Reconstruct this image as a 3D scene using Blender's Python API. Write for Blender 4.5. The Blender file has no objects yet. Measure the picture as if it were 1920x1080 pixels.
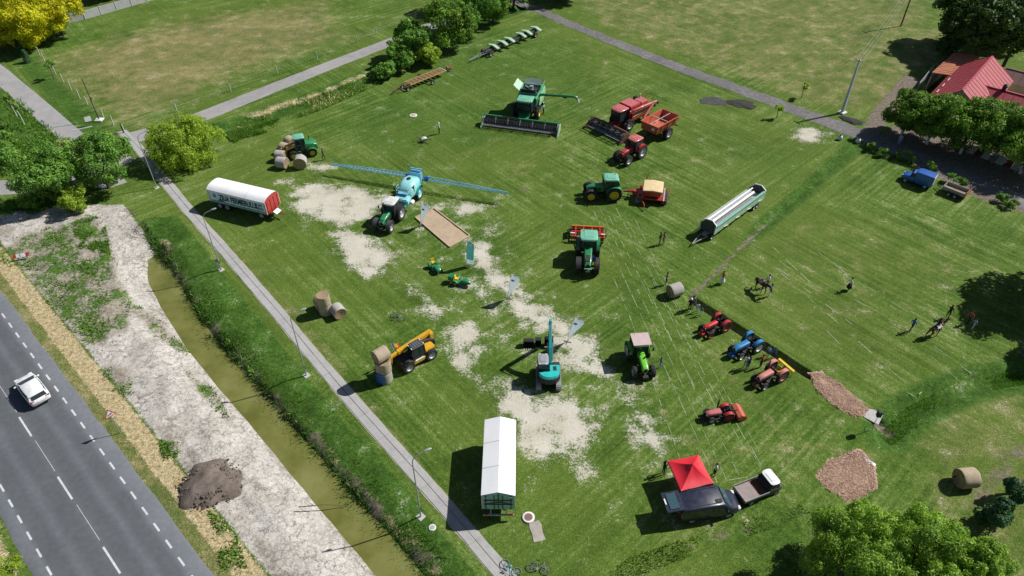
import bpy, bmesh, math, random
import numpy as np
from mathutils import Vector, Matrix
SC = bpy.context.scene
COL = SC.collection
random.seed(7)
R = math.radians

# ---------------------------------------------------------------- camera, sky, sun, exposure
CAM_H, CAM_TILT, FPX = 50.0, 41.0, 1331.0          # metres above the grass, degrees below the horizon, focal length in photo pixels
cam = bpy.data.cameras.new('camera')
cam.sensor_width = 36.0
cam.lens = FPX / 1920.0 * 36.0
cam.clip_end = 3000
co = bpy.data.objects.new('camera', cam)
COL.objects.link(co)
co.location = (0, 0, CAM_H)
co.rotation_euler = (R(90 - CAM_TILT), 0, 0)
SC.camera = co

SUN_EL, SHADOW_AZ = 45.0, -159.0                    # shadows fall to this azimuth (from +x, anticlockwise)
w = bpy.data.worlds.new('World')
SC.world = w
w.use_nodes = True
wn = w.node_tree
sky = wn.nodes.new('ShaderNodeTexSky')
sky.sky_type = 'NISHITA'
sky.sun_disc = False
sky.sun_elevation = R(SUN_EL)
to_sun = SHADOW_AZ + 180.0
sky.sun_rotation = R(90.0 - to_sun)
sky.altitude = 300
wn.nodes['Background'].inputs['Strength'].default_value = 0.05
wn.links.new(sky.outputs[0], wn.nodes['Background'].inputs[0])
sun = bpy.data.lights.new('sun', 'SUN')
sun.energy = 5.0
sun.angle = R(0.55)
sun.color = (1.0, 0.965, 0.91)
so = bpy.data.objects.new('sun', sun)
COL.objects.link(so)
sd = Vector((math.cos(R(SHADOW_AZ)), math.sin(R(SHADOW_AZ)), -math.tan(R(SUN_EL)))).normalized()
so.rotation_euler = sd.to_track_quat('-Z', 'Y').to_euler()
so.location = (40, 60, 80)
SC.view_settings.view_transform = 'Standard'
SC.view_settings.look = 'None'
SC.view_settings.exposure = 0.16
SC.view_settings.gamma = 1.0
SC.view_settings.use_curve_mapping = False

# ---------------------------------------------------------------- photo pixel -> place on a level at height z
def P(u, v, z=0.0):
    t = R(CAM_TILT)
    dx = (u - 960.0) / FPX
    dy = (v - 540.0) / FPX
    s = (CAM_H - z) / (math.sin(t) + dy * math.cos(t))
    return Vector((dx * s, (math.cos(t) - dy * math.sin(t)) * s, z))
def heading(a, b, z=0.0):
    d = P(b[0], b[1], z) - P(a[0], a[1], z)
    return math.atan2(d.y, d.x)
def spot(px, h, local=(0, 0), z=0.0):
    """ground origin of a thing with heading h whose local point stands at photo pixel px"""
    p = P(px[0], px[1], z)
    c, s = math.cos(h), math.sin(h)
    return Vector((p.x - c * local[0] + s * local[1], p.y - s * local[0] - c * local[1], 0))

# ---------------------------------------------------------------- materials
MATS = {}
def nd(nt, typ, **kw):
    n = nt.nodes.new(typ)
    for k, v in kw.items():
        if k.startswith('i_'):
            key = k[2:]
            key = int(key) if key.isdigit() else key.replace('_', ' ')
            n.inputs[key].default_value = v
        else:
            setattr(n, k, v)
    return n
def ramp(nt, fac, stops, interp='LINEAR'):
    n = nt.nodes.new('ShaderNodeValToRGB')
    n.color_ramp.interpolation = interp
    e = n.color_ramp.elements
    while len(e) < len(stops): e.new(0.5)
    for i, (p, c) in enumerate(stops):
        e[i].position = p
        e[i].color = (*c, 1) if len(c) == 3 else c
    if fac is not None: nt.links.new(fac, n.inputs[0])
    return n.outputs[0]
def mix(nt, fac, a, b, typ='MIX'):
    n = nt.nodes.new('ShaderNodeMix')
    n.data_type = 'RGBA'
    n.blend_type = typ
    for sock, val in ((n.inputs[0], fac), (n.inputs[6], a), (n.inputs[7], b)):
        if hasattr(val, 'is_linked'): nt.links.new(val, sock)
        elif isinstance(val, (int, float)): sock.default_value = val
        else: sock.default_value = (*val, 1)
    return n.outputs[2]
def math_n(nt, op, a, b=None, c=None, clamp=False):
    n = nt.nodes.new('ShaderNodeMath')
    n.operation = op
    n.use_clamp = clamp
    for i, v in enumerate((a, b, c)):
        if v is None: continue
        if hasattr(v, 'is_linked'): nt.links.new(v, n.inputs[i])
        else: n.inputs[i].default_value = v
    return n.outputs[0]
def noise(nt, vec, scale, detail=4, rough=0.6, dist=0.0):
    n = nt.nodes.new('ShaderNodeTexNoise')
    n.inputs['Scale'].default_value = scale
    n.inputs['Detail'].default_value = detail
    n.inputs['Roughness'].default_value = rough
    n.inputs['Distortion'].default_value = dist
    if vec is not None: nt.links.new(vec, n.inputs['Vector'])
    return n.outputs['Fac']
def base_mat(name):
    m = bpy.data.materials.new(name)
    m.use_nodes = True
    return m, m.node_tree, m.node_tree.nodes['Principled BSDF']
def mat(name, col, rough=0.6, metal=0.0, var=0.12, dust=0.12, scale=3.0, coat=0.0, alpha=None):
    """painted / plain surface with uneven tone and a little settled dust"""
    if name in MATS: return MATS[name]
    m, nt, b = base_mat(name)
    tc = nd(nt, 'ShaderNodeTexCoord')
    n1 = noise(nt, tc.outputs['Object'], scale, 5, 0.65)
    lo = tuple(max(0, c * (1 - var)) for c in col)
    hi = tuple(min(1, c * (1 + var)) for c in col)
    c1 = ramp(nt, n1, [(0.3, lo), (0.7, hi)])
    if dust:
        n2 = noise(nt, tc.outputs['Object'], scale * 2.7, 6, 0.7)
        c1 = mix(nt, ramp(nt, n2, [(0.45, (0, 0, 0)), (0.8, (dust,) * 3)]), c1, (0.28, 0.25, 0.2))
        nt.links.new(ramp(nt, n2, [(0.3, (rough,) * 3), (0.8, (min(1, rough + 0.25),) * 3)]), b.inputs['Roughness'])
    else:
        b.inputs['Roughness'].default_value = rough
    nt.links.new(c1, b.inputs['Base Color'])
    b.inputs['Metallic'].default_value = metal
    if coat: b.inputs['Coat Weight'].default_value = coat; b.inputs['Coat Roughness'].default_value = 0.12
    MATS[name] = m
    return m
def M(n): return MATS[n]
paint = lambda n, c, r=0.3: mat(n, c, r, 0, 0.14, 0.24, 2.0, 0.5)
paint('green_paint', (0.014, 0.21, 0.07))
paint('green_sky_sheen', (0.17, 0.47, 0.33), 0.25)  # green paint paled to mint: the sky's glare is put into its colour
paint('lime_paint', (0.13, 0.5, 0.02))
paint('yellow_paint', (0.72, 0.5, 0.01))
paint('amber_paint', (0.66, 0.36, 0.015))
paint('red_paint', (0.42, 0.02, 0.022))
paint('bright_red', (0.55, 0.012, 0.02))
paint('faded_red', (0.5, 0.12, 0.13), 0.4)
paint('salmon_paint', (0.52, 0.18, 0.15), 0.45)
paint('orange_red', (0.48, 0.1, 0.05), 0.45)
paint('teal_paint', (0.015, 0.47, 0.46))
paint('aqua_paint', (0.3, 0.68, 0.7))
paint('sky_paint', (0.01, 0.19, 0.46))
paint('blue_paint', (0.012, 0.1, 0.4))
paint('boom_blue', (0.17, 0.46, 0.66))
paint('white_paint', (0.78, 0.79, 0.8), 0.25)
paint('offwhite', (0.62, 0.63, 0.62), 0.4)
mat('navy_paint', (0.012, 0.017, 0.04), 0.3, 0, 0.1, 0.03, 1.0, 0.15)
paint('cream_paint', (0.72, 0.55, 0.3), 0.45)
paint('pale_green', (0.4, 0.58, 0.42), 0.35)
paint('seagreen', (0.2, 0.45, 0.38), 0.35)
mat('tyre', (0.018, 0.018, 0.02), 0.85, 0, 0.2, 0.25, 6)
mat('dark', (0.015, 0.016, 0.018), 0.6, 0, 0.2, 0.15, 5)
mat('darkgrey', (0.06, 0.065, 0.07), 0.55, 0.2, 0.2, 0.2, 5)
mat('steel', (0.35, 0.36, 0.38), 0.4, 0.7, 0.15, 0.2, 5)
mat('greysteel', (0.3, 0.31, 0.33), 0.5, 0.2, 0.12, 0.15, 4)
mat('galv', (0.42, 0.45, 0.48), 0.4, 0.5, 0.1, 0.05, 3)
mat('rimgrey', (0.5, 0.51, 0.53), 0.4, 0.3, 0.1, 0.15, 6)
mat('rimyellow', (0.7, 0.52, 0.02), 0.4, 0, 0.1, 0.12, 6)
mat('rimred', (0.5, 0.02, 0.02), 0.4, 0, 0.1, 0.15, 6)
mat('rimaqua', (0.3, 0.6, 0.62), 0.4, 0, 0.1, 0.12, 6)
mat('canopy_pink', (0.5, 0.38, 0.38), 0.6, 0, 0.1, 0.1, 3)
mat('faded_wood', (0.2, 0.115, 0.055), 0.85, 0, 0.3, 0.1, 6)
mat('faded_yellow', (0.42, 0.29, 0.09), 0.7, 0, 0.25, 0.2, 5)
mat('seat_black', (0.02, 0.02, 0.022), 0.6, 0, 0.1, 0.05, 6)
mat('wood', (0.35, 0.23, 0.12), 0.75, 0, 0.25, 0.1, 6)
mat('rust', (0.14, 0.06, 0.035), 0.8, 0, 0.35, 0.25, 5)
mat('concrete', (0.42, 0.41, 0.39), 0.85, 0, 0.15, 0.2, 2)
mat('tarp_white', (0.82, 0.83, 0.85), 0.5, 0, 0.03, 0.05, 1)
mat('headlamp', (0.8, 0.82, 0.85), 0.1, 0, 0.02, 0)
mat('taillamp', (0.35, 0.01, 0.01), 0.2, 0, 0.05, 0)
mat('orange_lamp', (0.8, 0.25, 0.01), 0.3, 0, 0.05, 0)
mat('plate', (0.75, 0.75, 0.72), 0.4, 0, 0.03, 0)
mat('bark', (0.1, 0.075, 0.05), 0.9, 0, 0.35, 0.1, 8)
mat('limewash', (0.68, 0.69, 0.68), 0.8, 0, 0.1, 0.2, 6)
mat('skin', (0.5, 0.28, 0.19), 0.6, 0, 0.05, 0)
for nm, c in dict(cloth_black=(0.015, 0.015, 0.018), cloth_navy=(0.02, 0.03, 0.08), cloth_blue=(0.03, 0.12, 0.42), cloth_white=(0.75, 0.75, 0.77),
                  cloth_red=(0.5, 0.03, 0.03), cloth_rust=(0.4, 0.08, 0.03), cloth_green=(0.05, 0.32, 0.2), cloth_lightblue=(0.3, 0.45, 0.7),
                  cloth_khaki=(0.28, 0.23, 0.15), cloth_grey=(0.2, 0.2, 0.22), cloth_denim=(0.05, 0.08, 0.16), shoe=(0.03, 0.028, 0.028),
                  shoe_white=(0.6, 0.6, 0.6), hair_dark=(0.02, 0.014, 0.01), hair_brown=(0.08, 0.045, 0.02), cloth_pink=(0.6, 0.3, 0.35)).items():
    mat(nm, c, 0.85, 0, 0.15, 0, 12)
def glass_mat(name, tint, rough=0.05):
    m, nt, b = base_mat(name)
    b.inputs['Base Color'].default_value = (*tint, 1)
    b.inputs['Roughness'].default_value = rough
    b.inputs['Transmission Weight'].default_value = 0.55
    b.inputs['IOR'].default_value = 1.45
    MATS[name] = m
glass_mat('glass', (0.06, 0.08, 0.09))
glass_mat('glass_blue', (0.1, 0.2, 0.24))

# ---------------------------------------------------------------- mesh building
class MB:
    def __init__(s): s.v = []; s.f = []
    def add(s, vs, fs, T=None):
        o = len(s.v)
        s.v += [tuple(T @ Vector(p)) if T else tuple(p) for p in vs]
        s.f += [tuple(i + o for i in q) for q in fs]
        return s
    def box(s, c, d, rot=None, T=None):
        x, y, z = d[0] / 2, d[1] / 2, d[2] / 2
        vs = [Vector(p) for p in ((-x, -y, -z), (x, -y, -z), (x, y, -z), (-x, y, -z), (-x, -y, z), (x, -y, z), (x, y, z), (-x, y, z))]
        Mx = Matrix.Translation(c)
        if rot: Mx = Mx @ Matrix.Rotation(rot[0], 4, 'X') @ Matrix.Rotation(rot[1], 4, 'Y') @ Matrix.Rotation(rot[2], 4, 'Z') if len(rot) == 3 else Mx
        vs = [Mx @ p for p in vs]
        return s.add(vs, [(0, 3, 2, 1), (4, 5, 6, 7), (0, 1, 5, 4), (1, 2, 6, 5), (2, 3, 7, 6), (3, 0, 4, 7)], T)
    def bar(s, p, q, wx, wz=None):
        """square bar from p to q"""
        p, q = Vector(p), Vector(q)
        wz = wz or wx
        d = (q - p).normalized()
        up = Vector((0, 0, 1)) if abs(d.z) < 0.95 else Vector((1, 0, 0))
        a = d.cross(up).normalized() * wx / 2
        b = a.cross(d).normalized() * wz / 2
        vs = [p - a - b, p + a - b, p + a + b, p - a + b, q - a - b, q + a - b, q + a + b, q - a + b]
        return s.add(vs, [(0, 1, 2, 3), (7, 6, 5, 4), (0, 4, 5, 1), (1, 5, 6, 2), (2, 6, 7, 3), (3, 7, 4, 0)])
    def loft(s, secs, cap=True):
        o = len(s.v)
        n = len(secs[0])
        for sec in secs: s.v += [tuple(p) for p in sec]
        for i in range(len(secs) - 1):
            for j in range(n):
                a, b = o + i * n + j, o + i * n + (j + 1) % n
                s.f.append((a, b, b + n, a + n))
        if cap:
            s.f.append(tuple(o + j for j in reversed(range(n))))
            s.f.append(tuple(o + (len(secs) - 1) * n + j for j in range(n)))
        return s
    def tube(s, pts, r, n=6, cap=True):
        pts = [Vector(p) for p in pts]
        rs = r if isinstance(r, (list, tuple)) else [r] * len(pts)
        secs = []
        a0 = None
        for i, p in enumerate(pts):
            d = (pts[min(i + 1, len(pts) - 1)] - pts[max(i - 1, 0)]).normalized()
            if a0 is None:
                up = Vector((0, 0, 1)) if abs(d.z) < 0.9 else Vector((1, 0, 0))
                a0 = d.cross(up).normalized()
            a = (a0 - d * a0.dot(d)).normalized()
            a0 = a
            b = d.cross(a)
            secs.append([p + (a * math.cos(t) + b * math.sin(t)) * rs[i] for t in (2 * math.pi * k / n for k in range(n))])
        return s.loft(secs, cap)
    def lathe(s, prof, o, axis='Y', n=20, cap=True):
        """prof: (radius, along) rings"""
        o = Vector(o)
        secs = []
        for r, h in prof:
            ring = []
            for k in range(n):
                t = 2 * math.pi * k / n
                c, q = math.cos(t) * r, math.sin(t) * r
                ring.append(o + (Vector((c, h, q)) if axis == 'Y' else Vector((c, q, h)) if axis == 'Z' else Vector((h, c, q))))
            secs.append(ring)
        return s.loft(secs, cap)
    def prism(s, pts, axis, a, b):
        """2-D outline extruded from a to b along axis ('Y': outline in x,z; 'X': outline in y,z; 'Z': outline in x,y)"""
        def mk(p, h):
            return (p[0], h, p[1]) if axis == 'Y' else (h, p[0], p[1]) if axis == 'X' else (p[0], p[1], h)
        return s.loft([[mk(p, a) for p in pts], [mk(p, b) for p in pts]])
    def mesh(s, name, m=None, smooth=None, bevel=0):
        me = bpy.data.meshes.new(name)
        me.from_pydata(s.v, [], s.f)
        bm = bmesh.new()
        bm.from_mesh(me)
        bmesh.ops.recalc_face_normals(bm, faces=bm.faces)
        if bevel:
            es = [e for e in bm.edges if len(e.link_faces) == 2 and e.calc_face_angle(0) > 0.5]
            bmesh.ops.bevel(bm, geom=es, offset=bevel, segments=2, affect='EDGES', clamp_overlap=True)
        bm.to_mesh(me)
        bm.free()
        if m: me.materials.append(M(m) if isinstance(m, str) else m)
        if smooth:
            me.polygons.foreach_set('use_smooth', [True] * len(me.polygons))
            me.set_sharp_from_angle(angle=R(smooth))
        return me
    def build(s, name, m, parent=None, smooth=None, bevel=0, loc=None):
        return link(name, s.mesh(name, m, smooth, bevel), parent, loc)
def link(name, me, parent=None, loc=None, rz=None):
    o = bpy.data.objects.new(name, me)
    COL.objects.link(o)
    if parent: o.parent = parent
    if loc is not None: o.location = loc
    if rz is not None: o.rotation_euler = (0, 0, rz)
    return o
def tag(o, label=None, cat=None, group=None, kind=None):
    if label: o['label'] = label
    if cat: o['category'] = cat
    if group: o['group'] = group
    if kind: o['kind'] = kind
    return o
def thing(name, label, cat, loc=(0, 0, 0), rz=0, group=None):
    o = bpy.data.objects.new(name, None)
    COL.objects.link(o)
    o.location = loc
    o.rotation_euler = (0, 0, rz)
    o.empty_display_size = 0.3
    return tag(o, label, cat, group)
def copy_tree(o, parent=None):
    c = o.copy()
    COL.objects.link(c)
    c.parent = parent
    for ch in [x for x in o.children]: copy_tree(ch, c)
    return c
def rrect(x, w, z0, z1, r, n=3, yc=0):
    """rounded section across the machine at station x"""
    r = min(r, w / 2 - 1e-3, (z1 - z0) / 2 - 1e-3)
    pts = []
    for cy, cz, a0 in ((w / 2 - r, z0 + r, -90), (w / 2 - r, z1 - r, 0), (-w / 2 + r, z1 - r, 90), (-w / 2 + r, z0 + r, 180)):
        for k in range(n + 1):
            t = R(a0 + 90 * k / n)
            pts.append((x, yc + cy + r * math.cos(t), cz + r * math.sin(t)))
    return pts
def B(c, d, rot=None): return MB().box(c, d, rot)
def text_mesh(name, body, size, m, parent, loc, rot, extrude=0.004, sx=1.0, align='LEFT', bold=.012):
    cu = bpy.data.curves.new(name, 'FONT')
    cu.body = body
    cu.size = size
    cu.extrude = extrude
    cu.align_x = align
    cu.offset = bold * size
    tmp = bpy.data.objects.new(name, cu)
    COL.objects.link(tmp)
    bpy.context.view_layer.update()
    me = bpy.data.meshes.new_from_object(tmp.evaluated_get(bpy.context.evaluated_depsgraph_get()))
    bpy.data.objects.remove(tmp)
    me.materials.clear()
    me.materials.append(M(m))
    o = link(name, me, parent, loc)
    o.rotation_euler = rot
    o.scale = (sx, 1, 1)
    return o

# ================================================================ THE SETTING
# ---- numeric helpers for the ground
_rng = np.random.default_rng(11)
_lat = _rng.random((256, 256))
def vnoise(x, y, s):
    x = x * s; y = y * s
    xi = np.floor(x).astype(int); yi = np.floor(y).astype(int)
    fx = x - xi; fy = y - yi
    fx = fx * fx * (3 - 2 * fx); fy = fy * fy * (3 - 2 * fy)
    g = lambda i, j: _lat[i % 256, j % 256]
    return (g(xi, yi) * (1 - fx) + g(xi + 1, yi) * fx) * (1 - fy) + (g(xi, yi + 1) * (1 - fx) + g(xi + 1, yi + 1) * fx) * fy
def fbm(x, y, s, o=4):
    t = 0; a = 1; n = 0
    for i in range(o):
        t = t + a * vnoise(x + 17.3 * i, y - 9.1 * i, s * 2 ** i); n += a; a *= 0.5
    return t / n
def W2(pts): return [np.array(P(u, v)[:2]) for u, v in pts]
def line_dist(X, Y, pts):
    """distance to a polyline, signed side (+ right of travel), 0..1 position along"""
    best = np.full(X.shape, 1e9); side = np.zeros(X.shape); along = np.zeros(X.shape)
    L = [np.hypot(*(pts[i + 1] - pts[i])) for i in range(len(pts) - 1)]
    tot = sum(L); acc = 0
    for i in range(len(pts) - 1):
        a, b = pts[i], pts[i + 1]
        d = b - a
        t = np.clip(((X - a[0]) * d[0] + (Y - a[1]) * d[1]) / (d @ d), 0, 1)
        px, py = a[0] + t * d[0], a[1] + t * d[1]
        dd = np.hypot(X - px, Y - py)
        s = np.sign((X - a[0]) * d[1] - (Y - a[1]) * d[0])
        m = dd < best
        best = np.where(m, dd, best); side = np.where(m, s, side); along = np.where(m, (acc + t * L[i]) / tot, along)
        acc += L[i]
    return best, side, along
def poly_sd(X, Y, pts):
    """signed distance to an outline, positive inside"""
    cl = list(pts) + [pts[0]]
    d, _, _ = line_dist(X, Y, cl)
    ins = np.zeros(X.shape, bool)
    for i in range(len(pts)):
        a, b = cl[i], cl[i + 1]
        c = ((a[1] > Y) != (b[1] > Y)) & (X < (b[0] - a[0]) * (Y - a[1]) / (b[1] - a[1] + 1e-12) + a[0])
        ins ^= c
    return np.where(ins, d, -d)
def sstep(a, b, x):
    t = np.clip((x - a) / (b - a), 0, 1)
    return t * t * (3 - 2 * t)

# ---- lines that everything is laid out on
_E1, _E2 = P(356, 1075), P(0, 583)                      # the road's right edge line
ROAD_T = (_E2 - _E1).normalized()
ROAD_N = Vector((ROAD_T.y, -ROAD_T.x, 0))
ROAD_A = math.atan2(ROAD_T.y, ROAD_T.x)
CANAL = [np.array(P(u, v, -0.9)[:2]) for u, v in [(286, 478), (302, 520), (326, 565), (376, 642), (437, 715), (495, 780), (560, 857), (625, 933), (690, 1007), (745, 1072), (830, 1180), (1000, 1420)]]
PATH = W2([(228, 246), (262, 280), (300, 328), (352, 393), (430, 480), (500, 562), (575, 652), (660, 752), (740, 843), (800, 910), (870, 990), (945, 1078), (1100, 1262)])
TRENCH = W2([(1296, 560), (1518, 703)])
TRENCH2 = W2([(1636, 782), (1672, 808)])
SWALE = W2([(1660, 815), (1700, 775), (1760, 742), (1840, 715), (1930, 700), (2100, 690)])
FURROW = W2([(1290, 560), (1340, 512), (1390, 462), (1440, 416), (1500, 366), (1560, 312), (1600, 275)])
RUT = W2([(1030, 1180), (1180, 1062), (1290, 1022), (1400, 992), (1500, 958), (1540, 940)])
HEDGE = W2([(250, 262), (430, 240), (560, 195), (690, 142), (780, 95), (860, 55), (960, 20), (1010, 0)])

TH = R(-50.5)
def axis_lines(lo, hi, step, dense, far):
    v = list(np.arange(lo, hi + 1e-6, step))
    for a, b, s in dense:
        v = [x for x in v if x < a or x > b] + list(np.arange(a, b + 1e-6, s))
    v = sorted(v)
    d = step; x = v[0]; pre = []
    while x > far[0]: d *= 1.5; x -= d; pre.append(x)
    d = step; x = v[-1]; post = []
    while x < far[1]: d *= 1.5; x += d; post.append(x)
    return np.array(pre[::-1] + v + post)
A_ = axis_lines(-185, 66, 0.5, [(-62, 30, 0.4)], (-900, 700))
B_ = axis_lines(-62, 166, 0.5, [(-20, 12, 0.3), (48.4, 52.0, 0.16)], (-700, 900))
GA, GB = np.meshgrid(A_, B_, indexing='ij')
GX = GA * math.cos(TH) - GB * math.sin(TH)
GY = GA * math.sin(TH) + GB * math.cos(TH)
def ground_h(X, Y):
    d, s, al = line_dist(X, Y, CANAL)
    r = d * s                                           # + right of travel (travel runs towards the camera, so right is the road side)
    r = -r
    hw = 1.35 - 0.75 * (1 - sstep(0, 0.08, al))
    zz = np.where(r < 0, np.interp(-r - hw, [-1.3, -0.5, 0, 0.9, 3.2], [-1.3, -1.2, -0.9, -0.62, 0]), np.interp(r - hw, [-1.3, -0.5, 0, 0.5, 1.9], [-1.3, -1.25, -0.9, -0.45, 0]))
    z = zz * sstep(0, 1, 1 - np.clip((0.01 - al) / 0.01, 0, 1))
    cap = np.hypot(X - CANAL[0][0], Y - CANAL[0][1])
    z = np.where((al <= 0.0001), np.interp(cap, [0, 1, 5], [-0.95, -0.75, 0]), z)
    for pts, dep, w0, w1 in ((TRENCH, 0.75, 0.28, 0.62), (TRENCH2, 0.6, 0.3, 0.7), (SWALE, 0.5, 0.2, 1.6), (FURROW, 0.18, 0.1, 0.5), (RUT, 0.16, 0.1, 0.7)):
        dd, _, _ = line_dist(X, Y, pts)
        z = np.minimum(z, -dep * (1 - sstep(w0, w1, dd)))
    dd, _, al2 = line_dist(X, Y, HEDGE)
    z = z - 0.35 * (1 - sstep(0.4, 2.4, dd)) * sstep(0.05, 0.12, al2)
    return z
GZ = ground_h(GX, GY)
rs = (GX - _E1.x) * ROAD_N.x + (GY - _E1.y) * ROAD_N.y       # metres right of the road's edge line
dC, sC, aC = line_dist(GX, GY, CANAL)
rC = -dC * sC
dP, sP, aP = line_dist(GX, GY, PATH)
right_of_path = (-dP * sP)
def blob(polys, soft):
    m = np.zeros(GX.shape)
    for pl in polys:
        m = np.maximum(m, sstep(-soft, soft, poly_sd(GX, GY, W2(pl))))
    return m
# pale bank between the road verge and the canal
left_bank = sstep(3.2, 4.6, rs) * sstep(0.9, 1.6, -rC - 0.1) * (rs < 60)
left_bank = np.where((right_of_path < -3) & (rs > 3) & (rC < 0.2), sstep(3.2, 4.8, rs), 0)
upper = poly_sd(GX, GY, W2([(-300, 250), (120, 215), (150, 300), (170, 375), (110, 392), (-300, 380)]))
clay = left_bank * sstep(-.8, .8, poly_sd(GX, GY, W2([(-260, 415), (-20, 398), (60, 396), (110, 388), (170, 384), (232, 384), (300, 470), (420, 640), (760, 1060), (1100, 1500), (300, 1500), (-260, 700)])))
clay_green = blob([[(40, 440), (130, 420), (200, 440), (215, 490), (240, 560), (240, 620), (190, 650), (150, 640), (100, 580), (40, 510), (-20, 480)],
                   [(130, 400), (190, 410), (205, 470), (150, 470)], [(-200, 380), (60, 372), (110, 385), (60, 402), (-200, 410)],
                   [(195, 690), (240, 690), (240, 730), (205, 735)], [(300, 830), (335, 830), (335, 880), (310, 890)], [(390, 960), (440, 1000), (460, 1060), (420, 1070)],
                   [(240, 560), (300, 590), (360, 660), (330, 650), (270, 610)], [(345, 690), (400, 720), (440, 800), (410, 770), (360, 720)]], 1.0)
bare = blob([[(555, 352), (600, 345), (660, 350), (715, 362), (735, 380), (705, 398), (690, 415), (640, 422), (600, 410), (562, 400), (540, 385)],
             [(618, 435), (660, 428), (705, 450), (742, 480), (735, 508), (690, 522), (650, 492), (625, 465)],
             [(835, 385), (900, 380), (930, 388), (905, 398), (860, 400)],
             [(872, 445), (905, 450), (930, 490), (962, 535), (1000, 562), (1050, 590), (1085, 615), (1115, 650), (1150, 695), (1160, 725), (1120, 705), (1090, 690), (1050, 655), (1010, 615), (965, 590), (935, 555), (900, 520)],
             [(862, 530), (885, 532), (915, 556), (935, 575), (925, 583), (893, 562)], [(785, 548), (812, 560), (835, 590), (805, 592)],
             [(838, 608), (880, 598), (908, 625), (893, 662), (872, 702), (842, 668)],
             [(940, 712), (1000, 735), (1060, 738), (1112, 770), (1122, 800), (1100, 838), (1060, 858), (1020, 872), (988, 850), (960, 790), (918, 768), (923, 738)],
             [(1188, 780), (1222, 775), (1256, 825), (1240, 850), (1192, 830)], [(1085, 878), (1140, 888), (1130, 896)],
             [(583, 305), (625, 312), (600, 322)], [(1486, 245), (1515, 236), (1548, 246), (1552, 260), (1520, 268), (1488, 260)], [(520, 340), (556, 335), (545, 352)], [(905, 425), (918, 420), (922, 440), (908, 440)], [(1180, 740), (1210, 752), (1190, 768)],
             [(1010, 640), (1060, 650), (1075, 690), (1035, 670)], [(770, 372), (830, 392), (800, 395)], [(1130, 700), (1178, 715), (1165, 735)]], 2.1)
bare = np.maximum(bare, 0.22 * blob([[(540, 340), (740, 345), (930, 375), (1000, 480), (1150, 620), (1270, 840), (1200, 900), (1000, 880), (900, 720), (760, 560), (600, 460)]], 5.0))
dry = blob([[(95, 110), (300, 45), (600, 0), (640, 70), (420, 150), (240, 235), (140, 160)]], 9.0) * 0.92
dry = np.maximum(dry, 0.55 * blob([[(1060, 0), (1150, 60), (1330, 130), (1500, 190), (1620, 215), (1690, 120), (1740, 60), (1760, -60), (1000, -80)]], 4.0))
dry = np.maximum(dry, 0.1 * blob([[(1080, 380), (1250, 440), (1320, 640), (1420, 800), (1250, 860), (1130, 640), (1030, 480)]], 4.0))
dry = np.maximum(dry, 0.24 * blob([[(1330, 560), (1430, 440), (1560, 380), (1760, 400), (1900, 470), (1840, 600), (1700, 700), (1600, 720)]], 5.0))
dry = np.maximum(dry, 0.42 * blob([[(1690, 760), (1920, 680), (2100, 900), (2000, 1200), (1800, 1150), (1700, 960)]], 5.0))
dry = np.maximum(dry, 0.28 * blob([[(1380, 900), (1500, 780), (1620, 830), (1500, 960), (1250, 1060), (1100, 1030)]], 5.0))
dry = np.maximum(dry, 0.2 * blob([[(950, 250), (1100, 200), (1180, 330), (1000, 380), (880, 330)]], 5.0))
dry = np.maximum(dry, 0.6 * blob([[(1690, 60), (1780, 50), (1760, 120), (1650, 200), (1600, 190)]], 2.5))
vdry = blob([[(430, 215), (480, 205), (600, 168), (720, 115), (740, 108), (700, 135), (560, 195), (470, 222)]], 0.9)
verge = sstep(1.7, 2.5, rs) * (1 - sstep(3.4, 4.3, rs)) + sstep(8.2, 9.0, -rs) * 0.7
verge = np.maximum(verge, vdry * .58)
lush = np.where((rC > 0.3) & (rC < 6.5) & (right_of_path < -1.5), 0.75, 0) * (dC < 7)
dH, _, aH = line_dist(GX, GY, HEDGE)
lush = np.maximum(lush, (1 - sstep(1.6, 3.2, dH)) * sstep(0.05, 0.1, aH))
dS, _, _ = line_dist(GX, GY, SWALE)
lush = np.maximum(lush, 1 - sstep(1.2, 3.0, dS))
lush = np.maximum(lush, 0.8 * blob([[(-300, 130), (0, 150), (120, 260), (150, 330), (0, 330), (-300, 300)], [(0, 100), (60, 95), (225, 245), (150, 255)]], 2.0))
lush = np.maximum(lush, 0.55 * blob([[(1440, 250), (1560, 290), (1500, 360), (1300, 300), (1260, 260)], [(1280, 900), (1000, 1090), (870, 940), (950, 1000)], [(870, 60), (1040, 60), (1200, 200), (900, 300), (700, 330), (600, 250)]], 6.0))
earth = np.zeros(GX.shape)
for pts, w0, w1 in ((FURROW, 0.02, 0.42), (TRENCH, 0.25, 0.5), (TRENCH2, 0.3, 0.6)):
    dd, _, _al = line_dist(GX, GY, pts)
    earth = np.maximum(earth, (1 - sstep(w0, w1, dd)) * (1 if pts is not FURROW else .95 - .8 * sstep(.3, .6, _al)))
    if pts is FURROW: lush = np.maximum(lush, (1 - sstep(.5, 1.9, dd)) * 1.0 * sstep(.15, .45, _al))
dd, _, _ = line_dist(GX, GY, RUT)
earth = np.maximum(earth, 0.42 * (1 - sstep(0.05, 0.7, dd)))
earth = np.maximum(earth, .5 * blob([[(955, 345), (990, 348), (995, 362), (965, 366)], [(1680, 690), (1700, 690), (1700, 705), (1680, 705)], [(1800, 690), (1850, 695), (1830, 712)]], 1.0))
earth = np.maximum(earth, blob([[(1700, 135), (1730, 150), (1660, 235), (1640, 262), (1600, 258), (1640, 200)]], 0.8) * 0.85)
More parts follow.
